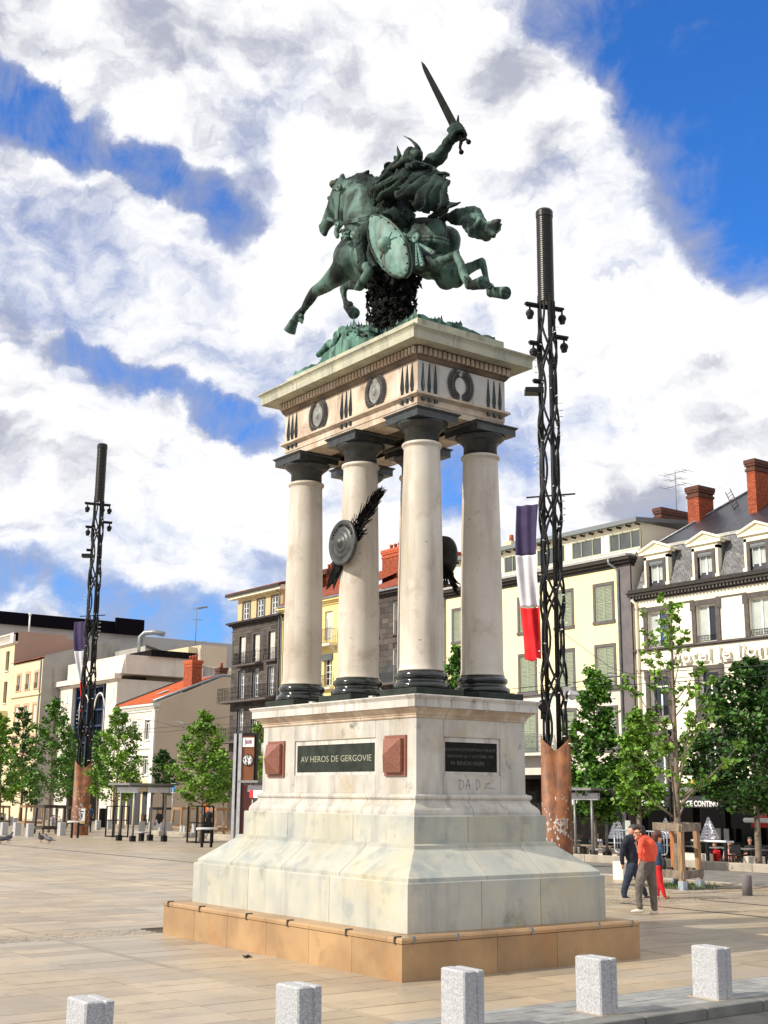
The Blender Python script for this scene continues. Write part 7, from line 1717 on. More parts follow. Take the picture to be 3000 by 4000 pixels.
MB().box(q_[0]-.02, q_[0]+.1, q_[2], B_[1], B_[2]+.1, Z_-.9).build('louvre_cabinet', 'steel_pale', t_)
# clock totem
B = gnds(918, 3318); kk = depth(B)/FPX; tt = thing('clock_totem', 'brown and silver tram stop totem with a round clock and name panel', 'clock', B)
rx = np.array([_r[0], _r[1], 0]); fx = np.array([_H[0], _H[1], 0]); up_ = np.array([0,0,1.])
# turn slightly
cA, sA = math.cos(-.18), math.sin(-.18); rx2 = rx*cA+fx*sA; fx2 = -rx*sA+fx*cA
zT = float(above(B, 950, 2866)[2]); zN0, zN1 = float(above(B, 950, 2918)[2]), float(above(B, 950, 2882)[2]); zW = float(above(B, 950, 3058)[2]); zC = float(above(B, 958, 2969)[2])
def tb(u0, u1, z0, z1, d0, d1, nm, mat): 
    c = B*np.array([1,1,0])+rx2*(u0+u1)/2+fx2*(d0+d1)/2+up_*(z0+z1)/2; return MB().obox(c, (rx2, fx2, up_), (abs(u1-u0)/2, abs(d1-d0)/2, (z1-z0)/2)).build(nm, mat, tt)
U = lambda px: (px-918)*kk
tb(U(901), U(912), B[2], zT, -.10, .35, 'silver_fin', 'steel_pale'); tb(U(912.5), U(921), float(above(B, 918, 3160)[2]), zT, -.04, .3, 'dark_slot', 'dark_steel'); tb(U(921.5), U(935), B[2], zT, -.12, .35, 'silver_fin', 'steel_pale')
tb(U(935.5), U(985), zW, zT-.08, -.05, .35, 'wood_panel', 'totem_wood'); tb(U(934), U(992), zT-.08, zT+.02, -.10, .42, 'top_cap', 'dark_steel'); tb(U(935.5), U(980), B[2], zW-.01, -.03, .35, 'red_leg', 'totem_red'); tb(U(985.5), U(992), zW, zT-.08, .0, .35, 'dark_edge', 'dark_steel')
pn = tb(U(937), U(984), zN0, zN1, -.09, -.055, 'name_panel', 'sign_white')
text('name_lettering', 'Jaude', 'text_purple', pn, B*np.array([1,1,0])+rx2*U(946)-fx2*.093+up_*(zN0+(zN1-zN0)*.36), .32, .003, tuple(rx2), width=U(975)-U(946), bold=.006)
ck_c = B*np.array([1,1,0])+rx2*U(960)-fx2*.06+up_*zC; rC = 20.5*kk
dsk = MB(); n = 36
for (r_, o_, nm) in ((rC, .0, 0),): 
    for k in range(n): th = 2*math.pi*k/n; dsk.v.append(tuple(ck_c+rx2*rC*math.cos(th)+up_*rC*math.sin(th)-fx2*.0)); 
    for k in range(n): th = 2*math.pi*k/n; dsk.v.append(tuple(ck_c+rx2*rC*math.cos(th)+up_*rC*math.sin(th)-fx2*.04))
dsk.f = [tuple(range(n, 2*n)), tuple(range(n-1,-1,-1))]+[(k, (k+1) % n, n+(k+1) % n, n+k) for k in range(n)]; dsk.sm = [False]*len(dsk.f)
clk = dsk.build('clock_face', 'sign_white', tt)
MB().tube([ck_c+rx2*rC*math.cos(th)+up_*rC*math.sin(th)-fx2*.03 for th in [2*math.pi*k/36 for k in range(37)]], .02, 6).build('clock_rim', 'dark_steel', clk)
for lab_, th in (('12', 90), ('3', 0), ('6', -90), ('9', 180)):
    text('clock_numeral', lab_, 'text_black', clk, ck_c+rx2*rC*.68*math.cos(R_(th))+up_*(rC*.68*math.sin(R_(th))-.055)-fx2*.045, .155, .003, tuple(rx2), align='CENTER', bold=.006)
mk_ = MB()
for k in range(12):
    if k % 3: th = R_(30*k); mk_.obox(ck_c+(rx2*math.cos(th)+up_*math.sin(th))*rC*.78-fx2*.045, (rx2, fx2, up_), (.014, .004, .014))
mk_.build('hour_marks', 'text_black', clk, kind='stuff')
for nm, th, ln, w_ in (('hour_hand', 90-10.6*30, .50, .022), ('minute_hand', 90-34*6, .78, .013)):
    d = rx2*math.cos(R_(th))+up_*math.sin(R_(th)); MB().obox(ck_c+d*rC*ln*.42-fx2*.055, (d, fx2, np.cross(d, fx2)), (rC*ln*.58, .005, w_)).build(nm, 'text_black', clk)
# stop sign, litter bins, advertising column
B = gnds(670, 3222); zt2 = float(above(B, 672, 3065)[2]); zb2 = float(above(B, 672, 3098)[2]); sg = thing('tram_stop_sign', 'blue and white stop sign on a pale post before the beige gable', 'sign', B)
MB().lathe([(.05,0),(.05,zt2-B[2])], B, 10).build('post', 'steel_pale', sg); MB().obox(np.array([B[0],B[1],(zt2+zb2)/2+.05]), (rx, fx, up_), (.20, .02, (zt2-zb2)/2+.06)).build('sign_face', 'sign_white', sg); MB().obox(np.array([B[0],B[1],(zt2+zb2)/2+.0])-fx*.03, (rx, fx, up_), (.17, .008, (zt2-zb2)/2*.8)).build('blue_panel', 'blue_sign', sg)
B = gnds(808, 3262); bn = thing('litter_bin', 'black litter bin with a pale sticker right of the bushy tree', 'bin', B); hb_ = float(above(B, 808, 3182)[2])-B[2]; MB().cbox(B[0]-.32, B[0]+.32, B[1]-.32, B[1]+.32, B[2], B[2]+hb_, .03).build('body', 'dark_steel', bn); MB().obox(np.array([B[0],B[1],B[2]+hb_*.62])-fx*.40, (rx, fx, up_), (.06, .01, .09)).build('sticker', 'sign_white', bn)
B = gnds(398, 3232); bn = thing('dark_column', 'tall dark cylindrical bin between the theatre door and the steel guard', 'bin', B); hb_ = float(above(B, 398, 3158)[2])-B[2]; MB().lathe([(.28,0),(.28,hb_-.05),(.30,hb_-.04),(.30,hb_),(.01,hb_+.02)], B, 16).build('body', 'dark_steel', bn)
B = gnds(560, 3218); bn = thing('waste_basket', 'small dark tapered basket in front of the shop pier', 'bin', B); hb_ = float(above(B, 560, 3182)[2])-B[2]; MB().lathe([(.18,0),(.25,hb_),(.22,hb_)], B, 14).build('body', 'rust_ladder', bn)
# bicycle by the dark guard
B = gnds(212, 3236); by_ = thing('bicycle', 'bicycle parked between the dark guard and the left pylon', 'bicycle', B); kk = depth(B)/FPX
for u in (-.5, .5):
    c = B+rx*u+up_*.33; MB().tube([c+rx*.32*math.cos(a)+up_*.32*math.sin(a) for a in [2*math.pi*k/20 for k in range(21)]], .02, 5).build('wheel', 'rubber', by_)
fr_ = MB(); a0, a1, a2, a3 = B-rx*.5+up_*.33, B+rx*.5+up_*.33, B-rx*.12+up_*.85, B+rx*.36+up_*.85; bb_ = B-rx*.05+up_*.32
for p, q in ((a0,a2),(a2,a3),(a3,a1),(a0,bb_),(bb_,a2),(bb_,a3)): fr_.tube([p, q], .018, 6)
fr_.build('frame', 'blue_frame', by_); MB().obox(B-rx*.15+up_*.93, (rx, fx, up_), (.12,.06,.03)).build('saddle', 'rubber', by_); MB().tube([B+rx*.36+up_*.85, B+rx*.40+up_*1.0, B+rx*.40+up_*1.0+fx*.25], .015, 5).build('handlebar', 'steel_pale', by_)
# ---------------------------------------------------------------- crowd barrier
p0, p1 = at_x(2402, 3333, 25.6), at_x(2608, 3341, 25.6); 
bt = thing('crowd_barrier', 'pale blue steel crowd barrier behind the walking people', 'barrier', ((p0+p1)/2)); g0 = float(at_x(2500, 3246, 25.6)[2]); g1 = float(at_x(2500, 3334, 25.6)[2])
ya, yb2 = float(p1[1]), float(p0[1]); r_ = .16
fr_ = MB(); cc = []
for (yy, zz, a0) in ((yb2-r_, g0-r_, 0), (ya+r_, g0-r_, 90), (ya+r_, g1+r_, 180), (yb2-r_, g1+r_, 270)):
    for k in range(5): a = R_(a0+22.5*k); cc.append((25.6, yy+r_*math.cos(a), zz+r_*math.sin(a)))
fr_.tube(cc+[cc[0]], .028, 8).build('frame', 'galvanised', bt)
nbar = 17
for i in range(nbar):
    y = ya+(yb2-ya)*(i+1)/(nbar+1); MB().tube([(25.6,y,g1+.02),(25.6,y,g0-.02)], .012, 5).build('bar', 'galvanised', bt)
# ---------------------------------------------------------------- cafe front
AX = 33.0
aw_ = thing('cafe_awning', 'long dark grey cafe awning lettered in white over the terrace', 'awning', (AX, 26, 2))
ay0, ay1 = float(at_x(2836, 3130, AX)[1]), float(at_x(2195, 3130, AX)[1]); az1, az0 = float(at_x(2700, 3127, AX)[2]), float(at_x(2700, 3155, AX)[2]); 
az2 = 2.52
a_ = MB(); a_.quad((AX,ay1,az1),(AX,ay0,az1),(X0-.1,ay0,az2),(X0-.1,ay1,az2)); a_.box(AX-.02, AX, ay0, ay1, az0, az1); a_.quad((AX,ay0,az1-.01),(AX,ay1,az1-.01),(X0-.1,ay1,az2-.02),(X0-.1,ay0,az2-.02))
a_.build('awning_cloth', 'awning_grey', aw_)
def at_y_on(px): return float(at_x(px, 3140, AX)[1])
for s_, xa, xb in (('BRASSERIE', 2508, 2597), ('SERVICE CONTINU', 2636, 2806), ('BAR', 2236, 2258), ('GLACES', 2330, 2388)):
    y_ = at_y_on(xa); text('awning_lettering', s_, 'sign_white', aw_, (AX-.03, y_, az0+.07), .33, .004, (0,-1,0), width=y_-at_y_on(xb), bold=.012)
dk = thing('cafe_terrace_deck', 'upper cafe terrace deck with thin rail over the awning', 'balcony', (X0-1.5, 24, 2.7))
MB().box(X0-2.6, X0-.02, 17, 28.9, 2.53, 2.70).build('deck', 'steel_grey', dk); railing(X0, 17.05, 28.8, 2.70, .95, dk, 'iron_grey', 2.55, 1.3, nm='deck_rail'); MB().box(X0-2.55, X0-2.5, 17.1, 28.7, 2.71, 2.9).build('deck_edge', 'leaf_dark', dk)
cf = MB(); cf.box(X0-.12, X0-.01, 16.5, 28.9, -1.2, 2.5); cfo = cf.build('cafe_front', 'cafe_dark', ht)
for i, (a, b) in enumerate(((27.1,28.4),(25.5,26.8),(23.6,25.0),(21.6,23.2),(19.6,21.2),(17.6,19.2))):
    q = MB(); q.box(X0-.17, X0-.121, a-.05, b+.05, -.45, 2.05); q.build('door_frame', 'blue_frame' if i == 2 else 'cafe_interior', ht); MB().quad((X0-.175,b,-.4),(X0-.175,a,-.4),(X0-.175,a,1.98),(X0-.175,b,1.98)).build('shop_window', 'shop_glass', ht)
for px, w_, h0, h1, mat in ((2808, 22, 3235, 3292, 'backlit_panel'), (2840, 22, 3237, 3290, 'backlit_panel'), (2455, 26, 3205, 3262, 'glass_curtain'), (2765, 16, 3262, 3300, 'blue_sign')):
    A_, B_ = at_x(px-w_/2, h0, 37.4), at_x(px+w_/2, h1, 37.4); o = MB().box(37.35, 37.4, B_[1], A_[1], B_[2], A_[2]).build('display_board', mat, None, org=(37.4, float(A_[1]), float(B_[2])), label={2808: 'left of two bright white menu boards under the awning', 2840: 'right of two bright white menu boards under the awning', 2455: 'pale framed notice in the cafe window behind the barrier', 2765: 'blue framed chalk board beside the closed parasol'}[px], cat='sign')
# white wall pier and red awning at right edge
MB().box(35.5, 38.0, 15.6, 18.6, -1.2, 2.45).build('white_pier', 'white_stone', ht)
ra = thing('red_awning', 'bright red awning with white rail at the right edge', 'awning', (29.5, 12, 1.6)); RXx = 29.5
r0, r1 = at_x(2922, 3200, RXx), at_x(3150, 3208, RXx); rz = float(at_x(2960, 3203, RXx)[2]); rzb = float(at_x(2960, 3232, RXx)[2])
q = MB(); q.quad((RXx, r0[1], rz),(RXx, r1[1], rz),(RXx+4.5, r1[1], rz+1.55),(RXx+4.5, r0[1]-.6, rz+1.55)); q.add([(RXx, r0[1], rz),(RXx+4.5, r0[1]-.6, rz+1.55),(RXx+4.5, r0[1]-.2, rz)], [(0,1,2)]); q.box(RXx-.02, RXx, r1[1], r0[1]-.15, rzb, rz-.07); q.build('red_cloth', 'awning_red', ra); MB().tube([(RXx-.03, r0[1]+.15, rz-.02), (RXx-.03, r1[1], rz-.02)], .09, 8).build('front_rail', 'white_paint', ra)
# closed parasols
def parasol(px, yt, yb, X, label):
    T_, B_ = at_x(px, yt, X), at_x(px+2, yb, X); h_ = T_[2]-B_[2]; t = thing('closed_parasol', label, 'parasol', (X, float(B_[1]), cafe_z(X) if T_[2] < 2.3 else 2.7), 'closed striped parasols'); n = 14; nseg = 30; w = MB(); bl_ = MB()
    for j in range(nseg):
        z0, z1_ = B_[2]+h_*j/nseg, B_[2]+h_*(j+1)/nseg; m_ = w if j % 2 else bl_
        def ring(z): 
            q = 1-(z-B_[2])/h_; return [(X+(.02+.36*q)*(1+.18*math.cos(k*math.pi))*math.cos(2*math.pi*k/n), B_[1]+(.02+.36*q)*(1+.18*math.cos(k*math.pi))*math.sin(2*math.pi*k/n), z) for k in range(n)]
        m_.add(ring(z0)+ring(z1_), [(k, (k+1) % n, n+(k+1) % n, n+k) for k in range(n)])
    w.build('canopy', 'umbrella_white', t); bl_.build('canopy_stripes', 'umbrella_blue' if False else 'shirt_white', t)
    st2 = MB()
    for j in range(1, nseg, 4):
        z = B_[2]+h_*(j+.5)/nseg; q = 1-(z-B_[2])/h_; R__ = (.02+.36*q)*1.2
        for k in range(0, 14, 2): st2.obox((X+R__*math.cos(2*math.pi*k/14), B_[1]+R__*math.sin(2*math.pi*k/14), z), ((-math.sin(2*math.pi*k/14), math.cos(2*math.pi*k/14), 0), (math.cos(2*math.pi*k/14), math.sin(2*math.pi*k/14), 0), (0,0,1)), (R__*.14+.005, .004, .016))
    st2.build('blue_stripes', 'umbrella_blue', t, kind='stuff'); MB().tube([(X, B_[1], t.location[2]), (X, B_[1], B_[2]+.2)], .03, 6).build('pole', 'dark_steel', t)
parasol(2409, 3183, 3275, 30.5, 'closed blue and white parasol left of the walking men'); parasol(2600, 3193, 3275, 30.5, 'closed blue and white parasol behind the timber guard'); parasol(2768, 3190, 3277, 31.0, 'closed blue and white parasol right of the timber guard'); parasol(2730, 2952, 3022, X0-1.6, 'closed blue and white parasol up on the cafe terrace')
q = at_x(2714, 3065, X0-1.9); yc3 = MB(); yc3.sph(q, .38, 12, 8, (1,1,.6)); yc3.build('yellow_chair', 'yellow_plastic', None, org=tuple(q), label='yellow seat on the upper cafe terrace', cat='chair')
# tables and chairs
ctop = MB().box(-.4,.4,-.45,.45,.70,.735).mesh('table_top'); ctop.materials.append(MAT['steel_grey']); cleg = MB().lathe([(.22,0),(.22,.02),(.035,.04),(.035,.70)], (0,0,0), 10).mesh('table_leg'); cleg.materials.append(MAT['dark_steel'])
cseat = MB().box(-.21,.21,-.21,.21,.43,.47).mesh('seat'); cback = MB().box(.19,.22,-.2,.2,.52,.85).mesh('backrest'); cl4 = MB().box(-.018,.018,-.018,.018,0,.43).mesh('leg')
for me in (cseat, cback, cl4): me.materials.append(MAT['dark_steel'])
def table(X, y, lb):
    t = thing('cafe_table', lb, 'table', (X, y, cafe_z(X)), 'cafe tables on the terrace'); piece('table_top', ctop, (X, y, cafe_z(X)), t); piece('table_leg', cleg, (X, y, cafe_z(X)), t)
def chair(X, y, rz, lb):
    z = cafe_z(X); t = thing('cafe_chair', lb, 'chair', (X, y, z), 'dark cafe chairs'); piece('seat', cseat, (X, y, z), t); piece('backrest', cback, (X, y, z), t)
    for a in (-.18, .18):
        for b in (-.18, .18): piece('leg', cl4, (X+a, y+b, z), t)
    t.rotation_euler[2] = rz
rr = random.Random(6); ORD = ['leftmost','second from left','third from left','fourth from left','fifth from left','sixth from left','seventh from left','eighth from left','ninth from left','tenth from left','rightmost']
for i in range(11):
    for j, X in enumerate((29.6, 32.2)):
        y = 13.2+i*1.35+j*.4; k = 10-i; row = 'front' if j == 0 else 'back'
        if 26.5 < y and j == 0: continue
        table(X, y, 'small square cafe table, '+ORD[k]+' in the '+row+' row under the awning')
        for n_, a in enumerate((0, math.pi/2 if i % 2 else math.pi)): chair(X+.62*math.cos(a), y+.62*math.sin(a), a+rr.uniform(-.3,.3), 'dark cafe chair on the '+('house' if n_ == 0 else ('left' if i % 2 else 'street'))+' side of the '+ORD[k]+' '+row+' row table')
# low blocks edging the terrace
eb = MB().cbox(-.2,.2,-.36,.36,0,.42,.015).mesh('edging_block'); eb.materials.append(MAT['white_stone'])
for px, lb_ in ((2215,'at the far left under the shirted man'),(2270,'left of the shelter posts'),(2300,'just right of the first shelter post'),(2345,'under the bench end'),(2368,'left of the barrier'),(2398,'against the barrier foot'),(2690,'left one seen through the timber guard'),(2716,'right one seen through the timber guard'),(2745,'just right of the timber guard'),(2945,'at the trunk of the large dark tree')):
    q = at_x(px, 3335, 28.6); o = piece('edging_block', eb, (28.6, float(q[1]), cafe_z(28.6)), plaza); o.parent = None; o.location = (28.6, float(q[1]), cafe_z(28.6)); setp(o, 'low pale terrace block '+lb_, 'block', 'low blocks edging the terrace')
bn = thing('bench', 'long dark bench at the left end of the terrace edge', 'bench', (28.2, float(at_x(2280, 3310, 28.2)[1]), cafe_z(28.2))); y0_, y1_ = float(at_x(2400, 3310, 28.2)[1]), float(at_x(2245, 3310, 28.2)[1]); zz = float(at_x(2300, 3300, 28.2)[2]); MB().box(28.0, 28.4, y0_, y1_, zz-.06, zz).build('seat', 'wood_weathered', bn); MB().box(28.1, 28.3, y1_-.6, y1_-.4, cafe_z(28.2), zz-.06).build('leg', 'bark_dark', bn); MB().box(28.1, 28.3, y0_+.4, y0_+.6, cafe_z(28.2), zz-.06).build('leg', 'bark_dark', bn)
# dark lamp post in front of the awning
B = at_x(2627, 3300, 27.0); lp = thing('dark_lamp_post', 'thin dark post rising behind the timber guard', 'lamp post', (27, float(B[1]), cafe_z(27))); MB().tube([(27, B[1], cafe_z(27)), (27, B[1], 4.6)], [.09,.06], 10).build('post', 'dark_steel', lp); MB().sph((27, B[1], 4.75), .16, 10, 7).build('lantern', 'dark_steel', lp)
# ---------------------------------------------------------------- overhead tram wires
def wire(a, b, sag, label=None, r=.012):
    a, b = np.array(a), np.array(b); pts = [a+(b-a)*t+np.array([0,0,-sag*4*t*(1-t)]) for t in np.linspace(0, 1, 14)]; return pts
w1 = MB(); Xw = 22.5; z0 = 6.6
for (p, q, X) in (((-60,2880),(3100,2640),26),((450,2862),(3100,2660),28)): pass
def px_wire(pts, X, r=.013):
    P = [at_x(a, b, X) for a, b in pts]; w1.tube(P, r, 4)
px_wire([(455,2858),(690,2837),(900,2798)], 24); px_wire([(455,2858),(640,2860),(900,2828)], 24.5); px_wire([(1960,2695),(2245,2665),(2490,2630),(3010,2598)], 26, .014); px_wire([(1960,2712),(2220,2686),(2500,2672),(3010,2640)], 26.5, .014)
px_wire([(2190,2465),(2385,2608),(2470,2635)], 27); px_wire([(2190,2685),(2385,2628),(2560,2655),(3010,2618)], 27.4); px_wire([(400,2800),(600,2815),(700,2840),(760,2838)], 25)
w1.build('tram_wires', 'cable', None, label='thin overhead tram wires crossing in front of the facades', cat='cables', kind='stuff')
hw_ = MB(); 
for (a, b) in (((2365,2650),(2420,2642)),((688,2822),(722,2830)),): P = [at_x(*a, 27), at_x((a[0]+b[0])/2, (a[1]+b[1])/2-6, 27), at_x(*b, 27)]; hw_.tube(P, .04, 6)
hw_.build('wire_pull_off', 'iron_grey', None, label='curved bracket hanging in the tram wires', cat='bracket')
# litter and pigeons
def pigeon(px, py, s, rz, label):
    B = gnds(px, py); S = SC(); c, s_ = math.cos(rz), math.sin(rz); f = np.array([c, s_, 0]); P = B+up_*.12*s
    S.limb([P-f*.16*s+up_*.01*s, P-f*.05*s+up_*.02*s, P+f*.08*s+up_*.04*s], [.03*s,.07*s,.065*s], 10); S.limb([P+f*.10*s+up_*.06*s, P+f*.13*s+up_*.13*s, P+f*.15*s+up_*.15*s], [.045*s,.03*s,.032*s], 8); S.limb([P+f*.17*s+up_*.15*s, P+f*.21*s+up_*.14*s], [.013*s,.005*s], 6); S.limb([P-f*.14*s, P-f*.30*s-up_*.02*s], [.03*s,.015*s], 6)
    t = thing('pigeon', label, 'pigeon', B, 'pigeons on the square'); S.build('body', 'pigeon_grey', t, vox=.014*s, smooth=2)
    lg = MB(); sd2 = np.cross(f, up_)
    for k in (-1, 1): lg.tube([P+sd2*.02*k*s-up_*.04*s, B+sd2*.025*k*s], .007*s, 4)
    lg.build('legs', 'terracotta_pot', t)
pigeon(2, 3296, 1.6, 2.6, 'pigeon cut by the left edge'); pigeon(30, 3292, 1.7, .4, 'pigeon standing upright near the left edge'); pigeon(160, 3292, 1.7, -2.4, 'pigeon bending down, left one of the nearer pair'); pigeon(190, 3297, 1.6, 1.9, 'pigeon walking, right one of the nearer pair')
B = gnds(963, 3741); lt = MB(); rr = random.Random(4)
for i in range(12):
    c = B+np.array([rr.uniform(-.05,.05), rr.uniform(-.05,.05), rr.uniform(.005,.03)]); a = rr.uniform(0,3); lt.obox(c, ((math.cos(a),math.sin(a),.2),(-math.sin(a),math.cos(a),0),(0,0,1)), (.03,.012,.004))
lt.build('litter', 'rubber', None, org=tuple(B), label='small dark crumpled scrap lying on the slabs left of the plinth', cat='litter')
# ================================================================ PEOPLE
def zw(x, y): return (2400+.2411*x, 3150+.2411*y)
class Fig:
    """figure laid out in the vertical plane through its feet; depth offsets in metres (minus = towards the camera)"""
    def __init__(s, foot, label, zf=zw, sc=.2411, group=None, name='person', cat='person'):
        s.B = foot; s.D = float((foot-CAM)@_H); s.zf = zf; s.sc = sc; s.t = thing(name, label, cat, foot, group); s.k = depth(foot)/FPX*sc
    def p(s, x, y, dd=0.0): return at_d(*s.zf(x, y), s.D+dd)
    def chains(s, lst, n=12):
        S = SC()
        for ch in lst:
            P = [s.p(a, b, d) for a, b, d, r in ch]
            if len(P) == 1: S.ball(P[0], ch[0][3]*s.k)
            else: S.limb(P, [q[3]*s.k for q in ch], n)
        return S
    def part(s, nm, mat, lst, vox=.014, sm=2, disp=None, parent=None, balls=()):
        S = s.chains(lst)
        for (x, y, d, rx_, rz_) in balls: S.ball(s.p(x, y, d), (rx_*s.k, rx_*s.k, rz_*s.k))
        return S.build(nm, mat, parent or s.t, vox=vox, smooth=sm, disp=disp)
    def hand(s, x, y, d, r, down=1, parent=None, mat='skin'):
        c = s.p(x, y, d); S = SC(); k = s.k*r; S.ball(c, (k*.55, k*.55, k*.75))
        rgt = np.array([_r[0], _r[1], 0]); fw = np.array([_H[0], _H[1], 0])
        for i in range(4):
            o = rgt*(i-1.5)*k*.30; ln = (.95, 1.1, 1.05, .85)[i]
            S.limb([c+o-np.array([0,0,k*.45])*down, c+o-np.array([0,0,k*1.0*ln])*down+fw*k*.1, c+o-np.array([0,0,k*1.35*ln])*down+fw*k*.35], [k*.19, k*.17, k*.13], 6)
        S.limb([c-rgt*k*.45, c-rgt*k*.75-np.array([0,0,k*.45])*down], [k*.2, k*.14], 6); return S
# --- man in the orange shirt
f = Fig(gnds(2505, 3572), 'man in orange shirt and grey trousers leaning forward as he walks')
S = f.chains([[(395,430,-.02,60),(400,470,-.02,52)],[(430,470,0,42),(450,540,0,48)],[(450,560,-.1,40),(420,680,-.22,30),(430,800,-.22,26),(408,880,-.22,22),(400,920,-.22,20)],[(520,600,0,90),(560,900,0,85)],[(540,930,0,60),(430,1200,-.05,45),(400,1400,-.05,30),(405,1640,-.05,30)],[(560,930,0,60),(610,1220,.08,45),(635,1420,.1,30),(650,1640,.1,30)]])
S.ball(f.p(385,425,-.02), (66*f.k, 66*f.k, 84*f.k)); S.ball(f.p(330,470,-.02), 14*f.k); S.ball(f.p(350,520,-.02), 26*f.k); S.ball(f.p(432,450,-.16), (10*f.k, 16*f.k, 26*f.k))
S.limb([f.p(322,455,-.02), f.p(316,480,-.02)], [13*f.k, 11*f.k], 8); h_ = f.hand(398,925,-.22,30); S.mb.v += []; b0 = len(S.mb.v); S.mb.add(h_.mb.v, h_.mb.f, True)
body = S.build('body', 'skin', f.t, vox=.012, smooth=2)
f.part('hair', 'hair_dark', [[(330,350,-.02,38),(380,330,0,48),(440,360,.0,56),(470,410,.03,46),(480,450,.03,34)],[(350,330,-.06,34),(430,350,-.08,40)],[(300,360,-.02,20),(340,340,-.02,30)],[(440,400,-.10,30),(470,440,-.06,26)]], vox=.012, sm=1, disp=[(.05,.02)])
f.part('sunglasses', 'shirt_black', [[(335,430,-.10,11),(352,428,-.12,12)],[(352,424,-.14,6),(430,418,-.17,6)]], vox=.006, sm=0)
f.part('shirt', 'shirt_orange', [[(445,520,0,62),(500,560,0,105),(540,640,0,125),(560,740,0,128),(570,820,0,112)],[(600,640,0,90),(645,760,0,62),(650,800,0,40)],[(440,560,-.16,52),(415,660,-.22,48),(420,760,-.24,40),(425,830,-.24,34)],[(480,800,-.05,90),(540,830,-.05,90)],[(590,600,.16,55),(640,720,.2,42)]], vox=.016, sm=2, disp=[(.14,.045),(.05,.015)])
f.part('belt', 'shirt_black', [[(470,865,-.03,62),(540,865,0,92),(600,862,0,62)]], vox=.012, sm=1)
f.part('trousers', 'trousers_grey', [[(490,900,0,85),(550,920,0,100),(590,930,0,85)],[(500,980,-.04,105),(440,1120,-.06,88),(400,1290,-.06,68),(395,1420,-.06,60),(405,1540,-.06,54),(412,1620,-.06,54)],[(570,980,.05,108),(590,1140,.08,92),(620,1290,.1,72),(635,1440,.1,64),(640,1560,.1,56),(655,1650,.1,50)]], vox=.016, sm=2, disp=[(.12,.04),(.05,.02)])
f.part('shoe', 'shoe_white', [[(460,1685,-.06,36),(400,1690,-.06,36),(330,1698,-.06,30),(285,1700,-.06,20)]], vox=.012); f.part('shoe', 'shoe_white', [[(690,1715,.1,30),(650,1722,.08,34),(600,1722,.05,28)]], vox=.012)
# --- man in navy
f = Fig(gnds(2448, 3507), 'man in dark navy jumper and jeans striding just behind the man in orange')
S = f.chains([[(290,470,0,42),(280,540,0,48)],[(210,560,-.08,40),(145,650,-.14,32),(124,840,-.10,26),(130,930,-.06,24),(130,975,-.05,24)],[(290,600,0,80),(310,900,0,75)],[(300,930,0,60),(230,1130,-.04,42),(170,1330,-.03,28),(165,1440,-.02,26)],[(320,930,0,60),(385,1130,.1,42),(450,1330,.14,28),(505,1440,.14,26)]]); S.ball(f.p(282,395,0), (60*f.k, 60*f.k, 78*f.k)); h_ = f.hand(130,985,-.05,28); S.mb.add(h_.mb.v, h_.mb.f, True); S.build('body', 'skin', f.t, vox=.012, smooth=2)
f.part('hair', 'hair_grey', [[(270,345,0,44),(310,335,0,46),(350,370,0,36)],[(262,400,.03,42),(270,430,.03,34)]], vox=.012, sm=1, disp=[(.05,.02)])
f.part('jumper', 'navy', [[(280,500,0,62),(250,560,0,98),(250,660,0,110),(270,780,0,108),(300,880,0,92)],[(200,540,-.12,60),(150,620,-.15,52),(130,740,-.14,46),(122,840,-.10,38),(128,920,-.06,34)],[(330,640,.1,90),(350,780,.1,70)]], vox=.016, disp=[(.14,.03)])
f.part('jeans', 'jeans_dark', [[(290,930,0,90),(330,960,0,80)],[(280,980,-.04,88),(230,1120,-.04,72),(190,1250,-.03,58),(160,1380,-.02,52),(160,1440,-.02,46)],[(330,980,.05,90),(380,1120,.1,74),(410,1230,.14,60),(470,1350,.14,50),(505,1420,.14,44)]], vox=.016, disp=[(.12,.03)])
f.part('shoe', 'shoe_dark', [[(140,1450,0,26),(190,1475,0,28),(250,1495,0,20)]], vox=.012); f.part('shoe', 'shoe_dark', [[(470,1500,.14,26),(520,1485,.14,30),(560,1470,.14,20)]], vox=.012); f.part('sole', 'shoe_white', [[(108,1468,-.02,10),(180,1495,-.02,10),(250,1506,-.02,9)]], vox=.008, sm=0)
# --- woman in red trousers
f = Fig(gnds(2592, 3512), 'woman in denim jacket and bright red trousers walking the other way')
S = f.chains([[(700,560,0,32),(700,600,0,36)],[(700,650,0,60),(710,900,0,58)],[(725,610,-.06,30),(762,690,-.12,24),(782,710,-.10,18)],[(705,940,0,48),(740,1180,0,34),(800,1400,0,22),(815,1480,0,20)],[(705,940,0,48),(690,1200,.06,34),(702,1380,.06,22),(706,1480,.05,20)]]); S.ball(f.p(722,520,0), (48*f.k, 48*f.k, 66*f.k)); S.limb([f.p(765,530,0), f.p(770,545,0)], [11*f.k, 9*f.k], 8); h_ = f.hand(782,705,-.10,22); S.mb.add(h_.mb.v, h_.mb.f, True); S.build('body', 'skin', f.t, vox=.012, smooth=2)
f.part('hair', 'hair_auburn', [[(690,450,0,62),(660,480,0,66),(650,530,0,56),(670,565,0,36)],[(720,450,-.02,50),(735,470,-.02,36)]], vox=.012, sm=1, disp=[(.05,.015)])
f.part('sunglasses', 'shirt_black', [[(735,498,-.06,9),(765,492,-.05,12)]], vox=.006, sm=0)
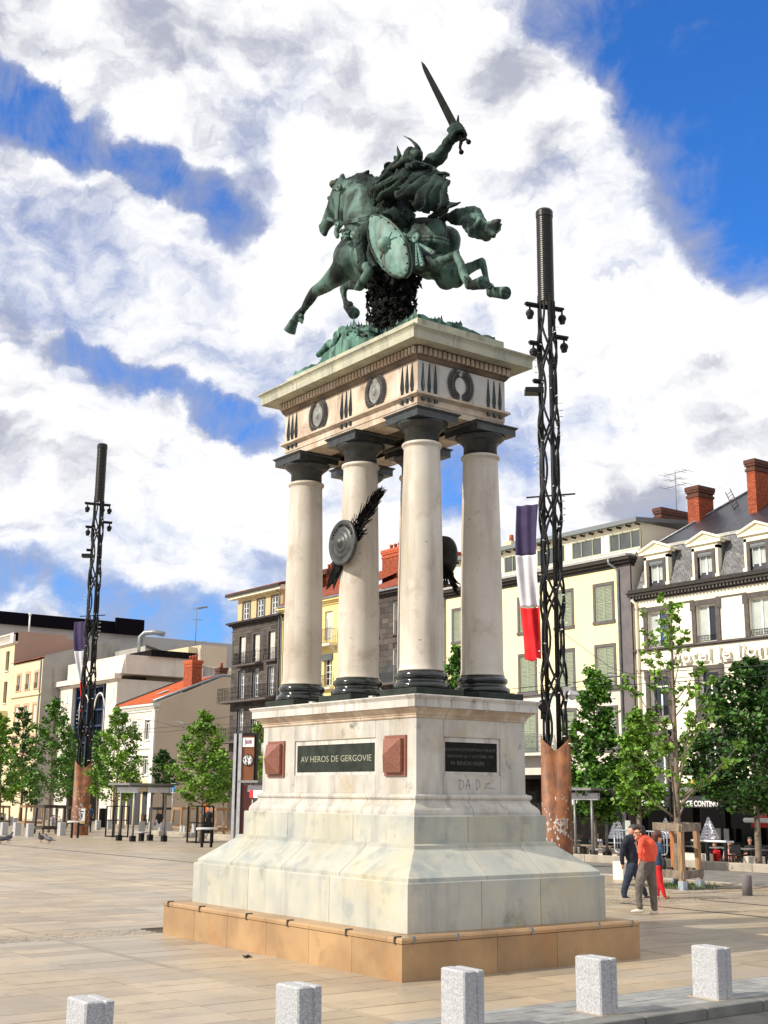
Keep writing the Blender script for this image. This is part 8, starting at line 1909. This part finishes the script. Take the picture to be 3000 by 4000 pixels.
f.part('jacket', 'denim', [[(690,600,0,50),(695,680,0,78),(695,780,0,74),(700,880,0,72),(705,930,0,70)],[(740,620,-.1,38),(765,690,-.12,34),(780,740,-.12,28)],[(660,640,.1,44),(655,760,.12,38),(660,850,.12,30)]], vox=.015, disp=[(.12,.03)])
f.part('trousers', 'trousers_red', [[(705,980,0,68),(715,1000,0,66)],[(715,1020,0,62),(740,1180,-.0,50),(770,1300,0,40),(800,1400,0,33),(815,1455,0,28)],[(690,1020,.05,62),(690,1200,.06,48),(700,1340,.06,36),(705,1440,.06,28)]], vox=.015, disp=[(.12,.02)])
f.part('shoe', 'leather_tan', [[(815,1495,0,22),(850,1478,0,24),(890,1470,0,15)]], vox=.012); f.part('shoe', 'leather_tan', [[(700,1495,.05,22),(725,1505,.05,16)]], vox=.012)
f.part('handbag', 'shirt_black', [[(800,880,-.08,36),(800,960,-.08,44),(805,1000,-.08,30)],[(770,640,-.06,8),(800,860,-.08,8)]], vox=.014)
# --- far people
def far_person(px, yt, X, label, shirt, seated, hair='hair_dark', trousers='navy', hs=15, group=None):
    P = at_x(px, yt, X); kk = depth(P)/FPX; D = float((P-CAM)@_H); z = cafe_z(X) if X > PX else gz(X, P[1]); B = P.copy(); B[2] = z; t = thing('person', label, 'person', B, group)
    top = P[2]; hh = .23; c = np.array([P[0], P[1], top-.12]); r2 = np.array([_r[0],_r[1],0]); fw = np.array([_H[0],_H[1],0])
    S = SC(); S.ball(c, (.085,.085,.12)); S.limb([c-(0,0,.08), c-(0,0,.22)], [.05,.06], 8); S.limb([c-(0,0,.3), c-(0,0,.72)], [.10,.11], 8)
    for s_ in (-1, 1):
        e = c+r2*.24*s_-(0,0,.55)-fw*.02; h_ = e-fw*.26+(0,0,.04) if seated else e-(0,0,.24)
        S.limb([e, h_], [.036,.03], 8); S.limb([h_, h_-fw*.07-(0,0,.02)], [.035,.02], 6)
    S.build('body', 'skin', t, vox=.018, smooth=2)
    H2_ = SC(); H2_.ball(c+(0,0,.04)+fw*.015, (.092,.095,.095)); H2_.build('hair', hair, t, vox=.018, smooth=1)
    T2_ = SC(); T2_.limb([c-(0,0,.24), c-(0,0,.34), c-(0,0,.72)], [.10,.17,.15], 12)
    for s_ in (-1, 1): T2_.limb([c+r2*.17*s_-(0,0,.28), c+r2*.235*s_-(0,0,.52)], [.075,.055], 8)
    T2_.build('shirt', shirt, t, vox=.02, smooth=2)
    L2 = SC(); hp = c-(0,0,.78)
    for s_ in (-1, 1):
        if seated: kn = hp+r2*.10*s_-fw*.42; L2.limb([hp+r2*.08*s_, kn, np.array([kn[0], kn[1], max(z+.06, z)])], [.10,.075,.05], 8)
        else: L2.limb([hp+r2*.08*s_, hp+r2*.09*s_+np.array([0,0,(z-hp[2])*.5]), np.array([hp[0]+r2[0]*.1*s_, hp[1]+r2[1]*.1*s_, z+.05])], [.10,.075,.055], 8)
    L2.build('trousers', trousers, t, vox=.022, smooth=2)
    return t
far_person(2209, 3210, 28.9, 'balding man in white shirt seen from behind at the left end of the terrace', 'shirt_white', False, 'skin')
far_person(2331, 3250, 31.5, 'person in pale yellow top sitting behind the shelter post', 'pale_yellow' if False else 'shirt_white', True)
far_person(2790, 3288, 30.6, 'diner in dark red leaning over a table right of the guard', 'trousers_red', True)
far_person(2848, 3284, 31.0, 'dark haired diner in pink at the middle tables', 'shirt_pink', True)
far_person(2928, 3270, 31.4, 'heavy man in black sitting at the right hand tables', 'shirt_black', True, 'hair_grey')
far_person(2620, 3280, 31.0, 'diner in black hidden behind the timber guard', 'shirt_black', True)
far_person(5, 3175, 24.0, 'dark dressed person at the left edge beyond the blocks', 'shirt_black', False)
far_person(353, 3140, 23.6, 'person in blue shirt behind the poster on the left pylon', 'denim', False)
far_person(625, 3160, 27.0, 'person in pale trousers under the small tiered tree', 'shirt_black', False, trousers='shirt_white')
far_person(815, 3150, 25.0, 'person in black beside the orange sign near the litter bin', 'shirt_black', False)
q = at_x(803, 3172, 26.0); MB().box(26.0, 26.06, q[1]-.22, q[1]+.22, q[2]-.55, q[2]+.55).build('orange_banner', 'orange_sign', None, org=tuple(q), label='bright orange upright banner behind the bushy tree', cat='banner')
q = at_x(832, 3045, X0-.2); MB().box(X0-.25, X0-.05, q[1]-.5, q[1]+.5, q[2]-.35, q[2]+.35).build('pharmacy_sign', 'green_sign', None, org=tuple(q), label='small green shop sign low on the blank gable corner', cat='sign')
print('objects', len(bpy.data.objects))
